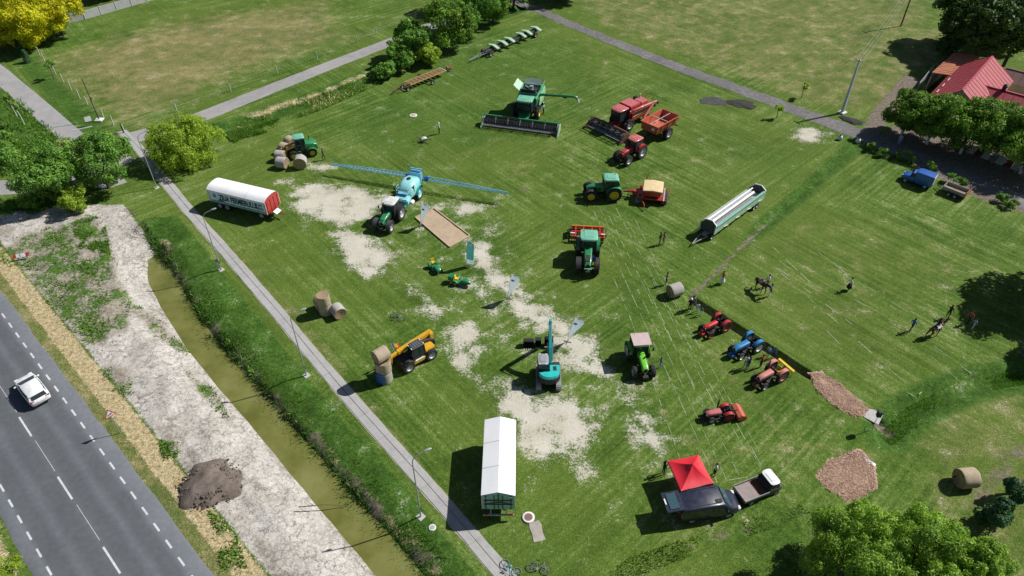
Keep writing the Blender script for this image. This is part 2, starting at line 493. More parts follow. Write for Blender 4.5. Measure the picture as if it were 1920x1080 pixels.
earth = np.maximum(earth, blob([[(1640, 262), (1700, 300), (1780, 345), (1830, 372), (1920, 400), (2100, 460), (2100, 330), (1920, 290), (1800, 255), (1690, 225)]], 1.2))
earth = np.maximum(earth, 0.5 * blob([[(1860, 850), (1920, 800), (2000, 820), (1900, 910), (1830, 960), (1790, 950)]], 1.0))
earth = np.maximum(earth, blob([[(160, 392), (225, 385), (262, 430), (280, 480), (268, 500), (235, 470), (190, 430)]], 0.8) * 0.5)
TRK = []
for pts in ([(960, 330), (1010, 260), (1060, 200), (1100, 140), (1110, 70)], [(980, 335), (1040, 265), (1090, 205), (1130, 140), (1140, 75)], [(640, 350), (760, 300), (900, 250), (1000, 230)], [(560, 300), (700, 235), (850, 165), (960, 120)],
            [(590, 315), (720, 250), (870, 180), (990, 130)], [(820, 300), (900, 280), (960, 250)], [(1480, 470), (1500, 430), (1540, 420), (1600, 470), (1620, 540), (1580, 590), (1500, 580)], [(1330, 660), (1420, 760), (1500, 860)], [(430, 470), (560, 620), (700, 790), (790, 900)], [(445, 465), (575, 612), (715, 780), (805, 890)],
            [(1180, 330), (1300, 300), (1440, 260), (1540, 240)], [(1190, 345), (1310, 312), (1450, 275), (1560, 250)], [(1060, 560), (1120, 640), (1230, 760), (1330, 860)], [(1260, 900), (1400, 840), (1540, 840), (1650, 860)]):
    dd, _, _ = line_dist(GX, GY, W2(pts))
    TRK.append(1 - sstep(.15, .75, dd))
tracks = np.max(TRK, axis=0)
dry = np.maximum(dry, np.where((rs > 1.0) & (rs < 2.4), .75, 0))
dry = np.maximum(dry, tracks * .42)
earth = np.maximum(earth, np.where((rC > 0.8) & (rC < 3.4) & (aC > 0.0) & (right_of_path < -1.5), np.clip(1.5 * fbm(GX * 1.0, GY + 13, .45, 4) - .28, 0, .8) * (1 - sstep(1.6, 3.4, rC)) , 0))
lush = np.where((rC > 0.3) & (rC < 6.5) & (right_of_path < -1.5), np.clip(.55 + .6 * fbm(GX, GY, .22, 3), 0, 1), lush)
verge = np.maximum(verge, np.where((rC > 1.5) & (rC < 2.6) & (right_of_path < -1.5), .5 * sstep(.52, .66, fbm(GX + 40, GY, .3, 4)), 0))
soilband = clay * (1 - sstep(4.2, 6.0, rs + 2.6 * (fbm(GX, GY, .2, 3) - .5) * 2)) * .6
damp = np.where((rC < -1.0) & (rC > -2.6), (1 - sstep(1.4, 2.1, -rC + 1.2 * (fbm(GX, GY + 5, .3, 3) - .5))) * .6, 0)
soil_m = np.maximum(soilband, damp)
# a little unevenness where nothing stands
rough_bank = clay * sstep(1.6, 3.4, dC)
GZ = GZ + rough_bank * ((fbm(GX, GY, 0.35, 4) - 0.5) * 0.6 + (fbm(GX + 7, GY, 1.1, 2) - .5) * .22) + (sstep(1.6, 3, dH * 0 + rC) * (right_of_path < -1.2) * (rC < 8)) * (fbm(GX, GY, 0.5, 3) - 0.5) * 0.2
GZ = np.where((rs > -9.2) & (rs < 1.6), -0.02, GZ)
nv = GX.size
gm = bpy.data.meshes.new('ground')
idx = np.arange(nv).reshape(GX.shape)
quads = np.stack([idx[:-1, :-1], idx[1:, :-1], idx[1:, 1:], idx[:-1, 1:]], -1).reshape(-1, 4)
gm.vertices.add(nv)
gm.vertices.foreach_set('co', np.stack([GX, GY, GZ], -1).ravel().astype(np.float32))
gm.loops.add(quads.size)
gm.loops.foreach_set('vertex_index', quads.ravel().astype(np.int32))
gm.polygons.add(len(quads))
gm.polygons.foreach_set('loop_start', np.arange(0, quads.size, 4, dtype=np.int32))
gm.polygons.foreach_set('loop_total', np.full(len(quads), 4, np.int32))
gm.update(calc_edges=True)
gm.polygons.foreach_set('use_smooth', np.ones(len(quads), bool))
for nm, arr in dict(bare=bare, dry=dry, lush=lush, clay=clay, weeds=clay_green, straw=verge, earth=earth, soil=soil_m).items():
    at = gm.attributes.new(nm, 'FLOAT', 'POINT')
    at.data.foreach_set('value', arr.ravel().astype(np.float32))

# ---- ground material: mown grass, bare pale soil, cracked clay, straw verge, earth
m, nt, b = base_mat('ground_cover')
geo = nd(nt, 'ShaderNodeNewGeometry')
pos = geo.outputs['Position']
att = lambda n: nd(nt, 'ShaderNodeAttribute', attribute_name=n).outputs['Fac']
nL = noise(nt, pos, 0.045, 3, 0.5)
nM = noise(nt, pos, 0.32, 5, 0.62)
nF = noise(nt, pos, 2.6, 6, 0.72)
nX = noise(nt, pos, 9.0, 4, 0.75)
def spread(v, lo, hi):
    mr = nd(nt, 'ShaderNodeMapRange')
    nt.links.new(v, mr.inputs[0]); mr.inputs[1].default_value = lo; mr.inputs[2].default_value = hi
    return mr.outputs[0]
nMc = spread(noise(nt, pos, 0.42, 6, 0.68), 0.33, 0.67)
nFc = spread(nF, 0.3, 0.7)
nXc = spread(noise(nt, pos, 4.5, 5, 0.75), 0.3, 0.7)
def streak(rot, s1, s2):
    mp = nd(nt, 'ShaderNodeMapping')
    mp.vector_type = 'TEXTURE'
    mp.inputs['Rotation'].default_value = (0, 0, R(rot))
    mp.inputs['Scale'].default_value = (1 / s1, 1 / s2, 1)
    nt.links.new(pos, mp.inputs['Vector'])
    return noise(nt, mp.outputs[0], 1.0, 4, 0.6)
st = spread(streak(-49, 0.03, 1.9), 0.36, 0.64)
st2 = spread(streak(43, 0.025, 1.7), 0.36, 0.64)
stn = nd(nt, 'ShaderNodeMix')
nt.links.new(spread(noise(nt, pos, 0.028, 2, 0.5), 0.46, 0.54), stn.inputs[0]); nt.links.new(st, stn.inputs[2]); nt.links.new(st2, stn.inputs[3])
stm = stn.outputs[0]
nB = spread(noise(nt, pos, 0.13, 4, 0.6), 0.36, 0.64)
tone = math_n(nt, 'ADD', math_n(nt, 'MULTIPLY', nMc, 0.18), math_n(nt, 'ADD', math_n(nt, 'MULTIPLY', nFc, 0.36), math_n(nt, 'ADD', math_n(nt, 'MULTIPLY', stm, 0.27), math_n(nt, 'MULTIPLY', nB, 0.18))))
green = ramp(nt, tone, [(0.2, (0.024, 0.056, 0.007)), (0.4, (0.055, 0.11, 0.014)), (0.58, (0.098, 0.16, 0.027)), (0.8, (0.22, 0.27, 0.105))])
green = mix(nt, ramp(nt, nL, [(0.4, (0, 0, 0)), (0.62, (0.5,) * 3)]), green, (0.11, 0.155, 0.026))
spk = ramp(nt, nX, [(0.33, (0.42,) * 3), (0.5, (1.0,) * 3), (0.68, (1.7,) * 3)])
green = mix(nt, 1.0, green, spk, 'MULTIPLY')
dryc = ramp(nt, math_n(nt, 'ADD', math_n(nt, 'MULTIPLY', nFc, 0.4), math_n(nt, 'ADD', math_n(nt, 'MULTIPLY', nMc, 0.35), math_n(nt, 'MULTIPLY', nB, 0.25))), [(0.2, (0.105, 0.13, 0.038)), (0.45, (0.16, 0.165, 0.06)), (0.62, (0.225, 0.2, 0.085)), (0.82, (0.31, 0.28, 0.16))])
dryc = mix(nt, 1.0, dryc, spk, 'MULTIPLY')
def edge(mask, k=0.55, kf=0.5, lo=0.42, hi=0.62, nb=None):
    a = math_n(nt, 'MULTIPLY', math_n(nt, 'SUBTRACT', nb or nMc, 0.5), k)
    f = math_n(nt, 'MULTIPLY', math_n(nt, 'SUBTRACT', nXc, 0.5), kf)
    s = math_n(nt, 'ADD', mask, math_n(nt, 'ADD', a, f))
    mr = nd(nt, 'ShaderNodeMapRange', interpolation_type='SMOOTHSTEP')
    nt.links.new(s, mr.inputs[0])
    mr.inputs[1].default_value = lo
    mr.inputs[2].default_value = hi
    return mr.outputs[0]
fd = edge(att('dry'), 0.5, 0.3, 0.16, 0.98)
cover = mix(nt, fd, green, dryc)
lushc = mix(nt, 1.0, ramp(nt, math_n(nt, 'ADD', math_n(nt, 'MULTIPLY', nFc, 0.55), math_n(nt, 'MULTIPLY', nMc, 0.45)), [(0.2, (0.022, 0.055, 0.008)), (0.5, (0.045, 0.105, 0.013)), (0.8, (0.09, 0.17, 0.03))]), spk, 'MULTIPLY')
cover = mix(nt, edge(att('lush'), 0.3, 0.3, 0.3, 0.9), cover, lushc)
strawc = ramp(nt, nF, [(0.36, (0.2, 0.165, 0.085)), (0.5, (0.4, 0.32, 0.18)), (0.64, (0.54, 0.46, 0.3))])
strawc = mix(nt, 1.0, strawc, spk, 'MULTIPLY')
cover = mix(nt, edge(att('straw'), 0.35, 0.45, 0.4, 0.7), cover, strawc)
barec = ramp(nt, math_n(nt, 'ADD', math_n(nt, 'MULTIPLY', nX, 0.5), math_n(nt, 'MULTIPLY', nM, 0.5)), [(0.33, (0.3, 0.275, 0.2)), (0.43, (0.46, 0.43, 0.35)), (0.58, (0.58, 0.555, 0.48))])
fb = edge(att('bare'), 0.95, 0.75, 0.34, 0.92)
cover = mix(nt, fb, cover, barec)
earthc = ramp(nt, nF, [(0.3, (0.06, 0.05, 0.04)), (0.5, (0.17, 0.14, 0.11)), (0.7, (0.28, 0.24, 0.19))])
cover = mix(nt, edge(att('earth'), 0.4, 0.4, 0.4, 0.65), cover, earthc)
# cracked pale clay
nW = noise(nt, pos, 0.7, 4, 0.6)
mp = nd(nt, 'ShaderNodeMix', data_type='VECTOR')
warp = nd(nt, 'ShaderNodeVectorMath', operation='MULTIPLY_ADD')
nwc = nd(nt, 'ShaderNodeTexNoise'); nwc.inputs['Scale'].default_value = 0.8; nwc.inputs['Detail'].default_value = 7; nwc.inputs['Roughness'].default_value = 0.7
nt.links.new(pos, nwc.inputs['Vector'])
nt.links.new(nwc.outputs['Color'], warp.inputs[0]); warp.inputs[1].default_value = (2.6, 2.6, 0.2)
nt.links.new(pos, warp.inputs[2])
vo = nd(nt, 'ShaderNodeTexVoronoi', feature='DISTANCE_TO_EDGE', i_Scale=1.25)
nt.links.new(warp.outputs[0], vo.inputs['Vector'])
vo2 = nd(nt, 'ShaderNodeTexVoronoi', feature='DISTANCE_TO_EDGE', i_Scale=4.0)
nt.links.new(warp.outputs[0], vo2.inputs['Vector'])
crk = math_n(nt, 'MULTIPLY', ramp(nt, vo.outputs['Distance'], [(0.0, (0.3,) * 3), (0.03, (.6,) * 3), (0.075, (1,) * 3)]), ramp(nt, vo2.outputs['Distance'], [(0.0, (0.6,) * 3), (0.08, (1,) * 3)]))
crk = mix(nt, ramp(nt, nW, [(0.38, (1,) * 3), (0.62, (0.35,) * 3)]), (1, 1, 1), crk)
clayc = ramp(nt, math_n(nt, 'ADD', math_n(nt, 'MULTIPLY', nF, 0.55), math_n(nt, 'MULTIPLY', nM, 0.45)), [(0.33, (0.24, 0.215, 0.18)), (0.42, (0.41, 0.38, 0.335)), (0.5, (0.52, 0.49, 0.445)), (0.62, (0.63, 0.605, 0.56))])
clayc = mix(nt, 1.0, clayc, crk, 'MULTIPLY')
clayc = mix(nt, ramp(nt, nXc, [(0.14, (.8,) * 3), (0.36, (0, 0, 0))]), clayc, (0.14, 0.12, 0.1))
clayc = mix(nt, math_n(nt, 'MULTIPLY', edge(att('soil'), .5, .5, .35, .9), .7), clayc, mix(nt, 1.0, earthc, (1.35, 1.35, 1.3), 'MULTIPLY'))
clayc = mix(nt, math_n(nt, 'MULTIPLY', edge(att('weeds'), .6, .5, .2, .9), .7), clayc, mix(nt, 1.0, earthc, (1.5, 1.5, 1.45), 'MULTIPLY'))
clayc = mix(nt, edge(att('weeds'), 1.2, 1.1, 0.85, 1.15), clayc, lushc)
cover = mix(nt, edge(att('clay'), 0.25, 0.3, 0.4, 0.62), cover, clayc)
nt.links.new(cover, b.inputs['Base Color'])
b.inputs['Roughness'].default_value = 0.95
b.inputs['Specular IOR Level'].default_value = 0.15
bp = nd(nt, 'ShaderNodeBump', i_Strength=0.55, i_Distance=0.12)
hgt = math_n(nt, 'ADD', math_n(nt, 'ADD', math_n(nt, 'MULTIPLY', nX, 0.5), nF), math_n(nt, 'MULTIPLY', math_n(nt, 'MULTIPLY', crk, att('clay')), .4))
nt.links.new(hgt, bp.inputs['Height'])
nt.links.new(bp.outputs[0], b.inputs['Normal'])
gm.materials.append(m)
GROUND = tag(link('ground', gm), kind='structure')

# ---- flat sheets
def strip_mesh(name, pts, width, z, m, step=0.5, wob=0.0, uneven=0.0, thick=0.05):
    """a ribbon with a real edge that follows a line"""
    P2 = []
    for i in range(len(pts) - 1):
        L = np.hypot(*(pts[i + 1] - pts[i])); n = max(1, int(L / step))
        for k in range(n): P2.append(pts[i] + (pts[i + 1] - pts[i]) * k / n)
    P2.append(pts[-1]); P2 = np.array(P2)
    for _ in range(6):
        P2[1:-1] = (P2[:-2] + P2[2:] + 2 * P2[1:-1]) / 4
    d = np.gradient(P2, axis=0); d /= np.hypot(d[:, 0], d[:, 1])[:, None]
    nn = np.stack([d[:, 1], -d[:, 0]], -1)
    wv = width if np.isscalar(width) else np.interp(np.linspace(0, 1, len(P2)), np.linspace(0, 1, len(width)), width)
    wl = wv / 2 + (fbm(P2[:, 0] + 5, P2[:, 1], 0.8, 3) - 0.5) * wob * 2
    wr = wv / 2 + (fbm(P2[:, 0], P2[:, 1] + 9, 0.8, 3) - 0.5) * wob * 2
    a = P2 - nn * wl[:, None]; c = P2 + nn * wr[:, None]
    mb = MB(); n = len(P2)
    for i in range(n):
        zz = z + uneven * (vnoise(P2[i, 0], P2[i, 1], 0.3) - 0.5)
        mb.v += [(a[i, 0], a[i, 1], z - thick), (a[i, 0], a[i, 1], zz), (P2[i, 0], P2[i, 1], zz + 0.004), (c[i, 0], c[i, 1], zz), (c[i, 0], c[i, 1], z - thick)]
    for i in range(n - 1):
        for j in range(4):
            q = i * 5 + j
            mb.f.append((q, q + 1, q + 6, q + 5))
    return mb.mesh(name, m, 40)
def sheet_mat(name, lo, mid, hi, sc=1.2, rough=0.9, bump=0.25, extra=None):
    m, nt, b = base_mat(name)
    g = nd(nt, 'ShaderNodeNewGeometry').outputs['Position']
    n1 = noise(nt, g, sc, 6, 0.7); n2 = noise(nt, g, sc * 9, 4, 0.7); n3 = noise(nt, g, sc * 0.15, 3, 0.5)
    f = math_n(nt, 'ADD', math_n(nt, 'MULTIPLY', n1, 0.45), math_n(nt, 'ADD', math_n(nt, 'MULTIPLY', n2, 0.3), math_n(nt, 'MULTIPLY', n3, 0.25)))
    c = ramp(nt, f, [(0.34, lo), (0.5, mid), (0.66, hi)])
    if extra: c = extra(nt, c, g)
    nt.links.new(c, b.inputs['Base Color'])
    b.inputs['Roughness'].default_value = rough
    bp = nd(nt, 'ShaderNodeBump', i_Strength=bump, i_Distance=0.05)
    nt.links.new(n2, bp.inputs['Height']); nt.links.new(bp.outputs[0], b.inputs['Normal'])
    MATS[name] = m
# the main road, laid out in its own frame: x along, y across (0 at the right edge line, negative to the left)
def road_tracks(nt, c, g):
    tc = nd(nt, 'ShaderNodeTexCoord')
    sx = nd(nt, 'ShaderNodeSeparateXYZ'); nt.links.new(tc.outputs['Object'], sx.inputs[0])
    y = sx.outputs['Y']
    wob = math_n(nt, 'MULTIPLY', math_n(nt, 'SUBTRACT', noise(nt, tc.outputs['Object'], 0.25, 3), 0.5), 0.5)
    yy = math_n(nt, 'ADD', y, wob)
    pal = ramp(nt, math_n(nt, 'DIVIDE', math_n(nt, 'ADD', yy, 8.3), 9.5), [(0.0, (1.5,) * 3), (0.11, (1.55,) * 3), (0.15, (0.95,) * 3), (0.24, (0.86,) * 3), (0.305, (1.2,) * 3), (0.37, (0.86,) * 3), (0.46, (0.9,) * 3),
             (0.5, (1.1,) * 3), (0.56, (0.9,) * 3), (0.63, (0.86,) * 3), (0.69, (1.25,) * 3), (0.75, (0.88,) * 3), (0.83, (0.95,) * 3), (0.87, (1.5,) * 3), (1.0, (1.5,) * 3)])
    n = noise(nt, g, 0.2, 4)
    c = mix(nt, 0.85, c, pal, 'MULTIPLY')
    return c
sheet_mat('asphalt', (0.078, 0.086, 0.097), (0.102, 0.111, 0.123), (0.13, 0.139, 0.15), 2.0, 0.8, 0.15, road_tracks)
sheet_mat('lane_asphalt', (0.2, 0.195, 0.195), (0.29, 0.28, 0.28), (0.37, 0.36, 0.35), 0.8, 0.9, 0.2)
sheet_mat('path_concrete', (0.27, 0.265, 0.26), (0.36, 0.355, 0.345), (0.43, 0.42, 0.41), 1.0, 0.9, 0.2)
sheet_mat('drive_concrete', (0.23, 0.222, 0.225), (0.31, 0.3, 0.302), (0.38, 0.37, 0.37), 0.6, 0.9, 0.2)
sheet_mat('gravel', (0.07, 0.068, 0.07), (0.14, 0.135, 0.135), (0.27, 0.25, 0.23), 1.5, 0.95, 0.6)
sheet_mat('dark_gravel', (0.03, 0.03, 0.033), (0.055, 0.055, 0.06), (0.1, 0.1, 0.1), 2.5, 0.95, 0.8)
sheet_mat('black_soil', (0.012, 0.011, 0.01), (0.03, 0.028, 0.026), (0.06, 0.055, 0.05), 3, 0.95, 0.8)
sheet_mat('soil', (0.075, 0.058, 0.046), (0.15, 0.12, 0.1), (0.23, 0.19, 0.16), 2.2, 0.95, 0.9)
sheet_mat('sand', (0.33, 0.25, 0.17), (0.42, 0.32, 0.22), (0.5, 0.39, 0.28), 1.6, 0.95, 0.5)
sheet_mat('pale_gravel', (0.22, 0.2, 0.17), (0.36, 0.33, 0.29), (0.46, 0.43, 0.39), 1.2, 0.95, 0.6)
sheet_mat('chips', (0.26, 0.15, 0.1), (0.45, 0.29, 0.21), (0.58, 0.42, 0.33), 5, 0.95, 1.0)
sheet_mat('road_paint', (0.4, 0.41, 0.43), (0.56, 0.57, 0.59), (0.66, 0.67, 0.68), 4, 0.7, 0.1)
mb = MB()
yv = [-8.15, -7.95, -7.1, -5.3, -3.55, -1.8, 0, 1.0, 1.25]
n = 261
for i in range(n):
    x = -70 + i * 1.0
    for j, y in enumerate(yv):
        e = (fbm(np.array([x]), np.array([y * 0]), 0.5, 3)[0] - 0.5) * 0.35 if j in (0, 8) else 0
        zc = 0.06 - 0.0045 * abs(y + 3.55) if 0 < j < 8 else -0.05
        mb.v.append((x, y + e, zc))
for i in range(n - 1):
    for j in range(8):
        q = i * 9 + j
        mb.f.append((q, q + 9, q + 10, q + 1))
ROAD = tag(mb.build('road', 'asphalt', None, 30, loc=(_E1.x, _E1.y, 0)), kind='structure')
ROAD.rotation_euler = (0, 0, ROAD_A)
# y across: the local y axis must point to the right of travel, so mirror
ROAD.scale = (1, -1, 1)
def dash(x, y, L, wd, zc):
    q = MB(); q.box((x, y, zc), (L, wd, 0.012)); return q
def to_road(px):
    p = P(*px) - _E1
    return p.dot(ROAD_T), p.dot(ROAD_N)
dash_me = MB().box((0, 0, 0), (0.95, 0.15, 0.01)).mesh('edge_dash', 'road_paint')
long_me = MB().box((0, 0, 0), (3.0, 0.15, 0.01)).mesh('centre_dash', 'road_paint')
thin_me = MB().box((0, 0, 0), (4.4, 0.035, 0.006)).mesh('centre_seam', 'road_paint')
x0, _ = to_road((341, 1053))
for i in range(-3, 38):
    link('edge_dash', dash_me, ROAD, (x0 + i * 2.02, 0.0, 0.0495))
x0, _ = to_road((100, 1066))
for i in range(-4, 24):
    link('edge_dash', dash_me, ROAD, (x0 + i * 2.02, -7.1, 0.0495))
x0, _ = to_road((49, 800)); x1, _ = to_road((125, 914))
per = (x0 - x1)
for i in range(-5, 10):
    link('centre_dash', long_me, ROAD, (x0 + i * per, -3.55, 0.065))
    link('centre_seam', thin_me, ROAD, (x0 + (i + 0.5) * per, -3.5, 0.0625))

# ---- canal water
m, nt, b = base_mat('water')
g = nd(nt, 'ShaderNodeNewGeometry').outputs['Position']
nt.links.new(ramp(nt, noise(nt, g, 0.25, 4, 0.6), [(0.35, (0.105, 0.118, 0.026)), (0.5, (0.15, 0.158, 0.042)), (0.68, (0.195, 0.2, 0.07))]), b.inputs['Base Color'])
b.inputs['Roughness'].default_value = 0.06
b.inputs['IOR'].default_value = 1.33
bp = nd(nt, 'ShaderNodeBump', i_Strength=0.06, i_Distance=0.03)
nt.links.new(noise(nt, g, 3.0, 3), bp.inputs['Height']); nt.links.new(bp.outputs[0], b.inputs['Normal'])
MATS['water'] = m
wm = strip_mesh('water', CANAL, [2.4] + [3.4] * 9, -0.9, 'water', 0.6, 0.0, 0.0, 0.3)
tag(link('water', wm), kind='structure')

# ---- paths, lanes, tracks
FOOT = tag(link('footpath', None), kind='structure') if False else None
def slab_path(name, pts, width, z, m, slab=3.0, gap=0.02):
    """concrete path poured in slabs: each slab a piece of its own, with open joints"""
    P2 = []
    for i in range(len(pts) - 1):
        L = np.hypot(*(pts[i + 1] - pts[i])); k = max(1, int(L / 0.25))
        for q in range(k): P2.append(pts[i] + (pts[i + 1] - pts[i]) * q / k)
    P2 = np.array(P2)
    for _ in range(40): P2[1:-1] = (P2[:-2] + P2[2:]) / 2
    s = np.concatenate([[0], np.cumsum(np.hypot(*np.diff(P2, axis=0).T))])
    root = bpy.data.objects.new(name, MB().mesh(name) if False else None)
    return P2, s
P2, sl = slab_path('footpath', PATH, 1.2, 0.05, 'path_concrete')
base_strip = strip_mesh('footpath', PATH, 1.42, 0.012, 'pale_gravel', 0.5, 0.08, 0.0, 0.05)
FOOT = tag(link('footpath', base_strip), kind='structure')
SL = 3.2
k = 0
while (k + 1) * SL < sl[-1]:
    a, c = k * SL + 0.012, (k + 1) * SL - 0.012
    mb = MB(); secs = []
    tilt = random.uniform(-0.008, 0.008)
    wid = 0.62 + random.uniform(-0.03, 0.03)
    for q in np.linspace(a, c, 4):
        p = np.array([np.interp(q, sl, P2[:, 0]), np.interp(q, sl, P2[:, 1])])
        p2 = np.array([np.interp(q + 0.05, sl, P2[:, 0]), np.interp(q + 0.05, sl, P2[:, 1])])
        d = (p2 - p) / np.hypot(*(p2 - p)); nn = np.array([d[1], -d[0]])
        l = p - nn * wid; r = p + nn * wid
        zt = 0.05 + tilt
        secs.append([(l[0], l[1], 0.0), (r[0], r[1], 0.0), (r[0], r[1], zt), (l[0], l[1], zt)])
    mb.loft(secs)
    mb.build('slab', 'path_concrete', FOOT)
    k += 1
# a seam (crack) runs the length of the path
crack = [P2[i] + np.array([math.sin(i * 0.07) * 0.05 + 0.12, 0]) for i in range(0, len(P2), 3)]
link('crack', strip_mesh('crack', crack, 0.035, 0.062, 'dark_gravel', 0.5, 0.01, 0, 0.006), FOOT)

LANE = W2([(232, 262), (330, 238), (400, 210), (500, 170), (620, 122), (740, 76), (800, 52), (900, 20), (1000, -12), (1100, -50)])
tag(link('side_lane', strip_mesh('side_lane', LANE, [3.6, 3.2, 3.0, 3.0, 3.0, 3.0, 3.0, 3.0], 0.02, 'lane_asphalt', 0.6, 0.1)), kind='structure')
DRIVE = W2([(-220, -30), (-60, 92), (0, 140), (70, 200), (140, 262), (200, 330), (215, 350)])
tag(link('driveway', strip_mesh('driveway', DRIVE, 3.1, 0.024, 'drive_concrete', 0.6, 0.03)), kind='structure')
DRIVE2 = W2([(-260, 300), (-60, 352), (20, 352), (90, 345), (150, 330), (190, 318), (240, 292)])
tag(link('driveway_link', strip_mesh('driveway_link', DRIVE2, 3.4, 0.028, 'lane_asphalt', 0.6, 0.1)), kind='structure')
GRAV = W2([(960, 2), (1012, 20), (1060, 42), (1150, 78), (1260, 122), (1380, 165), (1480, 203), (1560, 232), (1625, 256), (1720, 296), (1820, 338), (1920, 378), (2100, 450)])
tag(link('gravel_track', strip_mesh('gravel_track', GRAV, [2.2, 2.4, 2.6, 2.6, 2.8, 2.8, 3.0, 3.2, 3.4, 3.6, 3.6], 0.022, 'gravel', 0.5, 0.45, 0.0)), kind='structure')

# ---- chalk lines on the grass: each a broken white line
m, nt, b = base_mat('chalk')
g = nd(nt, 'ShaderNodeNewGeometry').outputs['Position']
nt.links.new(ramp(nt, noise(nt, g, 6, 4, 0.7), [(0.38, (0.16, 0.22, 0.07)), (0.52, (0.32, 0.36, 0.22)), (0.66, (0.55, 0.56, 0.48))]), b.inputs['Base Color'])
b.inputs['Roughness'].default_value = 0.95
MATS['chalk'] = m
crng = random.Random(5)
def chalk(a, c, wd=0.07, fill=0.55):
    p, q = P(*a), P(*c)
    L = (q - p).length; d = (q - p).normalized()
    nn = Vector((-d.y, d.x, 0)) * wd / 2
    mb = MB(); s = crng.random() * 2
    while s < L:
        l = crng.uniform(0.3, 2.2)
        off = nn * crng.uniform(-0.5, 0.5); k = crng.uniform(0.5, 1.1)
        i0 = p + d * s + off; i1 = p + d * min(L, s + l) + off
        z = Vector((0, 0, 0.014)); z0 = Vector((0, 0, 0.002))
        o = len(mb.v)
        mb.v += [tuple(x) for x in (i0 - nn * k + z0, i0 - nn * k + z, i0 + nn * k + z, i0 + nn * k + z0, i1 - nn * k + z0, i1 - nn * k + z, i1 + nn * k + z, i1 + nn * k + z0)]
        mb.f += [(o, o + 1, o + 5, o + 4), (o + 1, o + 2, o + 6, o + 5), (o + 2, o + 3, o + 7, o + 6)]
        s += l + crng.uniform(0.2, 2.4) * (1 - fill) * 2
    mb.build('chalk_line', 'chalk', GROUND)
for a, c in [((1108, 385), (1345, 905)), ((1122, 385), (1362, 900)), ((1135, 392), (1385, 890)), ((1152, 385), (1405, 860)), ((1168, 400), (1420, 840)), ((1190, 410), (1290, 610)),
             ((1150, 520), (1232, 720)), ((1180, 590), (1275, 860)), ((1205, 520), (1330, 790)), ((1218, 515), (1345, 770)), ((1340, 720), (1425, 875)), ((1390, 805), (1428, 875)),
             ((1340, 905), (1425, 890))]: chalk(a, c, 0.055, 0.78)
for a, c in [((1440, 455), (1520, 530)), ((1445, 475), (1560, 570)), ((1455, 500), (1640, 640)), ((1530, 470), (1760, 640)), ((1560, 495), (1740, 610)), ((1440, 490), (1700, 720)),
             ((1600, 560), (1720, 630)), ((1660, 600), (1760, 680)), ((1740, 640), (1860, 730)), ((1700, 735), (1718, 745)), ((1718, 745), (1735, 728)), ((1540, 610), (1610, 680)), ((1770, 690), (1800, 715))]: chalk(a, c, 0.07, 0.3)
# ================================================================ MACHINES (local x forward, y left, z up; origin on the ground)
WC = {}
def wheel(par, x, y, r, w, rim='rimgrey', lug=True, rf=0.55, z=None, steer=0.0):
    key = (round(r, 2), round(w, 2), lug, rf)
    if key not in WC:
        mb = MB()
        mb.lathe([(r * rf, -w * .43), (r * .74, -w * .5), (r * .92, -w * .48), (r * .97, -w * .36), (r * .97, w * .36), (r * .92, w * .48), (r * .74, w * .5), (r * rf, w * .43)], (0, 0, 0), 'Y', 24, False)
        if lug:
            n = 18 if r > .6 else 14
            for k in range(n):
                for s in (-1, 1):
                    t = 2 * math.pi * (k + (0.25 if s > 0 else -0.25)) / n
                    T = Matrix.Rotation(t, 4, 'Y') @ Matrix.Translation((0, s * w * .24, r * .965)) @ Matrix.Rotation(s * 0.7, 4, 'Z')
                    mb.box((0, 0, 0), (r * .1, w * .5, r * .1), None, T)
        ty = mb.mesh('wheel', 'tyre', 40)
        q = r * rf
        rm = MB().lathe([(.01, -w * .26), (.3 * q, -w * .26), (.4 * q, -w * .1), (.85 * q, -w * .12), (q * .97, -w * .43), (q * 1.04, -w * .45), (q * 1.04, w * .45), (q * .97, w * .43), (.85 * q, w * .12), (.4 * q, w * .1), (.3 * q, w * .26), (.01, w * .26)], (0, 0, 0), 'Y', 20)
        for k in range(6):
            t = k * math.pi / 3
            for s in (-1, 1): rm.lathe([(q * .06, s * w * .1), (q * .06, s * w * .17)], (math.cos(t) * q * .62, 0, math.sin(t) * q * .62), 'Y', 6)
        WC[key] = (ty, rm)
    ty, rm = WC[key]
    rk = key + (rim,)
    if rk not in WC: WC[rk] = rm.mesh('rim', rim, 30)
    o = link('wheel', ty, par, (x, y, z if z is not None else r))
    if steer: o.rotation_euler = (0, 0, steer)
    link('rim', WC[rk], o)
    return o
def arc_fender(x, r, a0, a1, y0, y1, th=0.05, z=None, n=8):
    z = r if z is None else z
    out = [(x + (r + th) * math.cos(R(a0 + (a1 - a0) * k / n)), z + (r + th) * math.sin(R(a0 + (a1 - a0) * k / n))) for k in range(n + 1)]
    inn = [(x + r * math.cos(R(a0 + (a1 - a0) * k / n)), z + r * math.sin(R(a0 + (a1 - a0) * k / n))) for k in range(n + 1)]
    return MB().prism(out + inn[::-1], 'Y', y0, y1)
def pane(pts, th=0.012):
    """thin glass pane through 4 corners"""
    p = [Vector(q) for q in pts]
    n = (p[1] - p[0]).cross(p[2] - p[0]).normalized() * th / 2
    return MB().loft([[q - n for q in p], [q + n for q in p]])
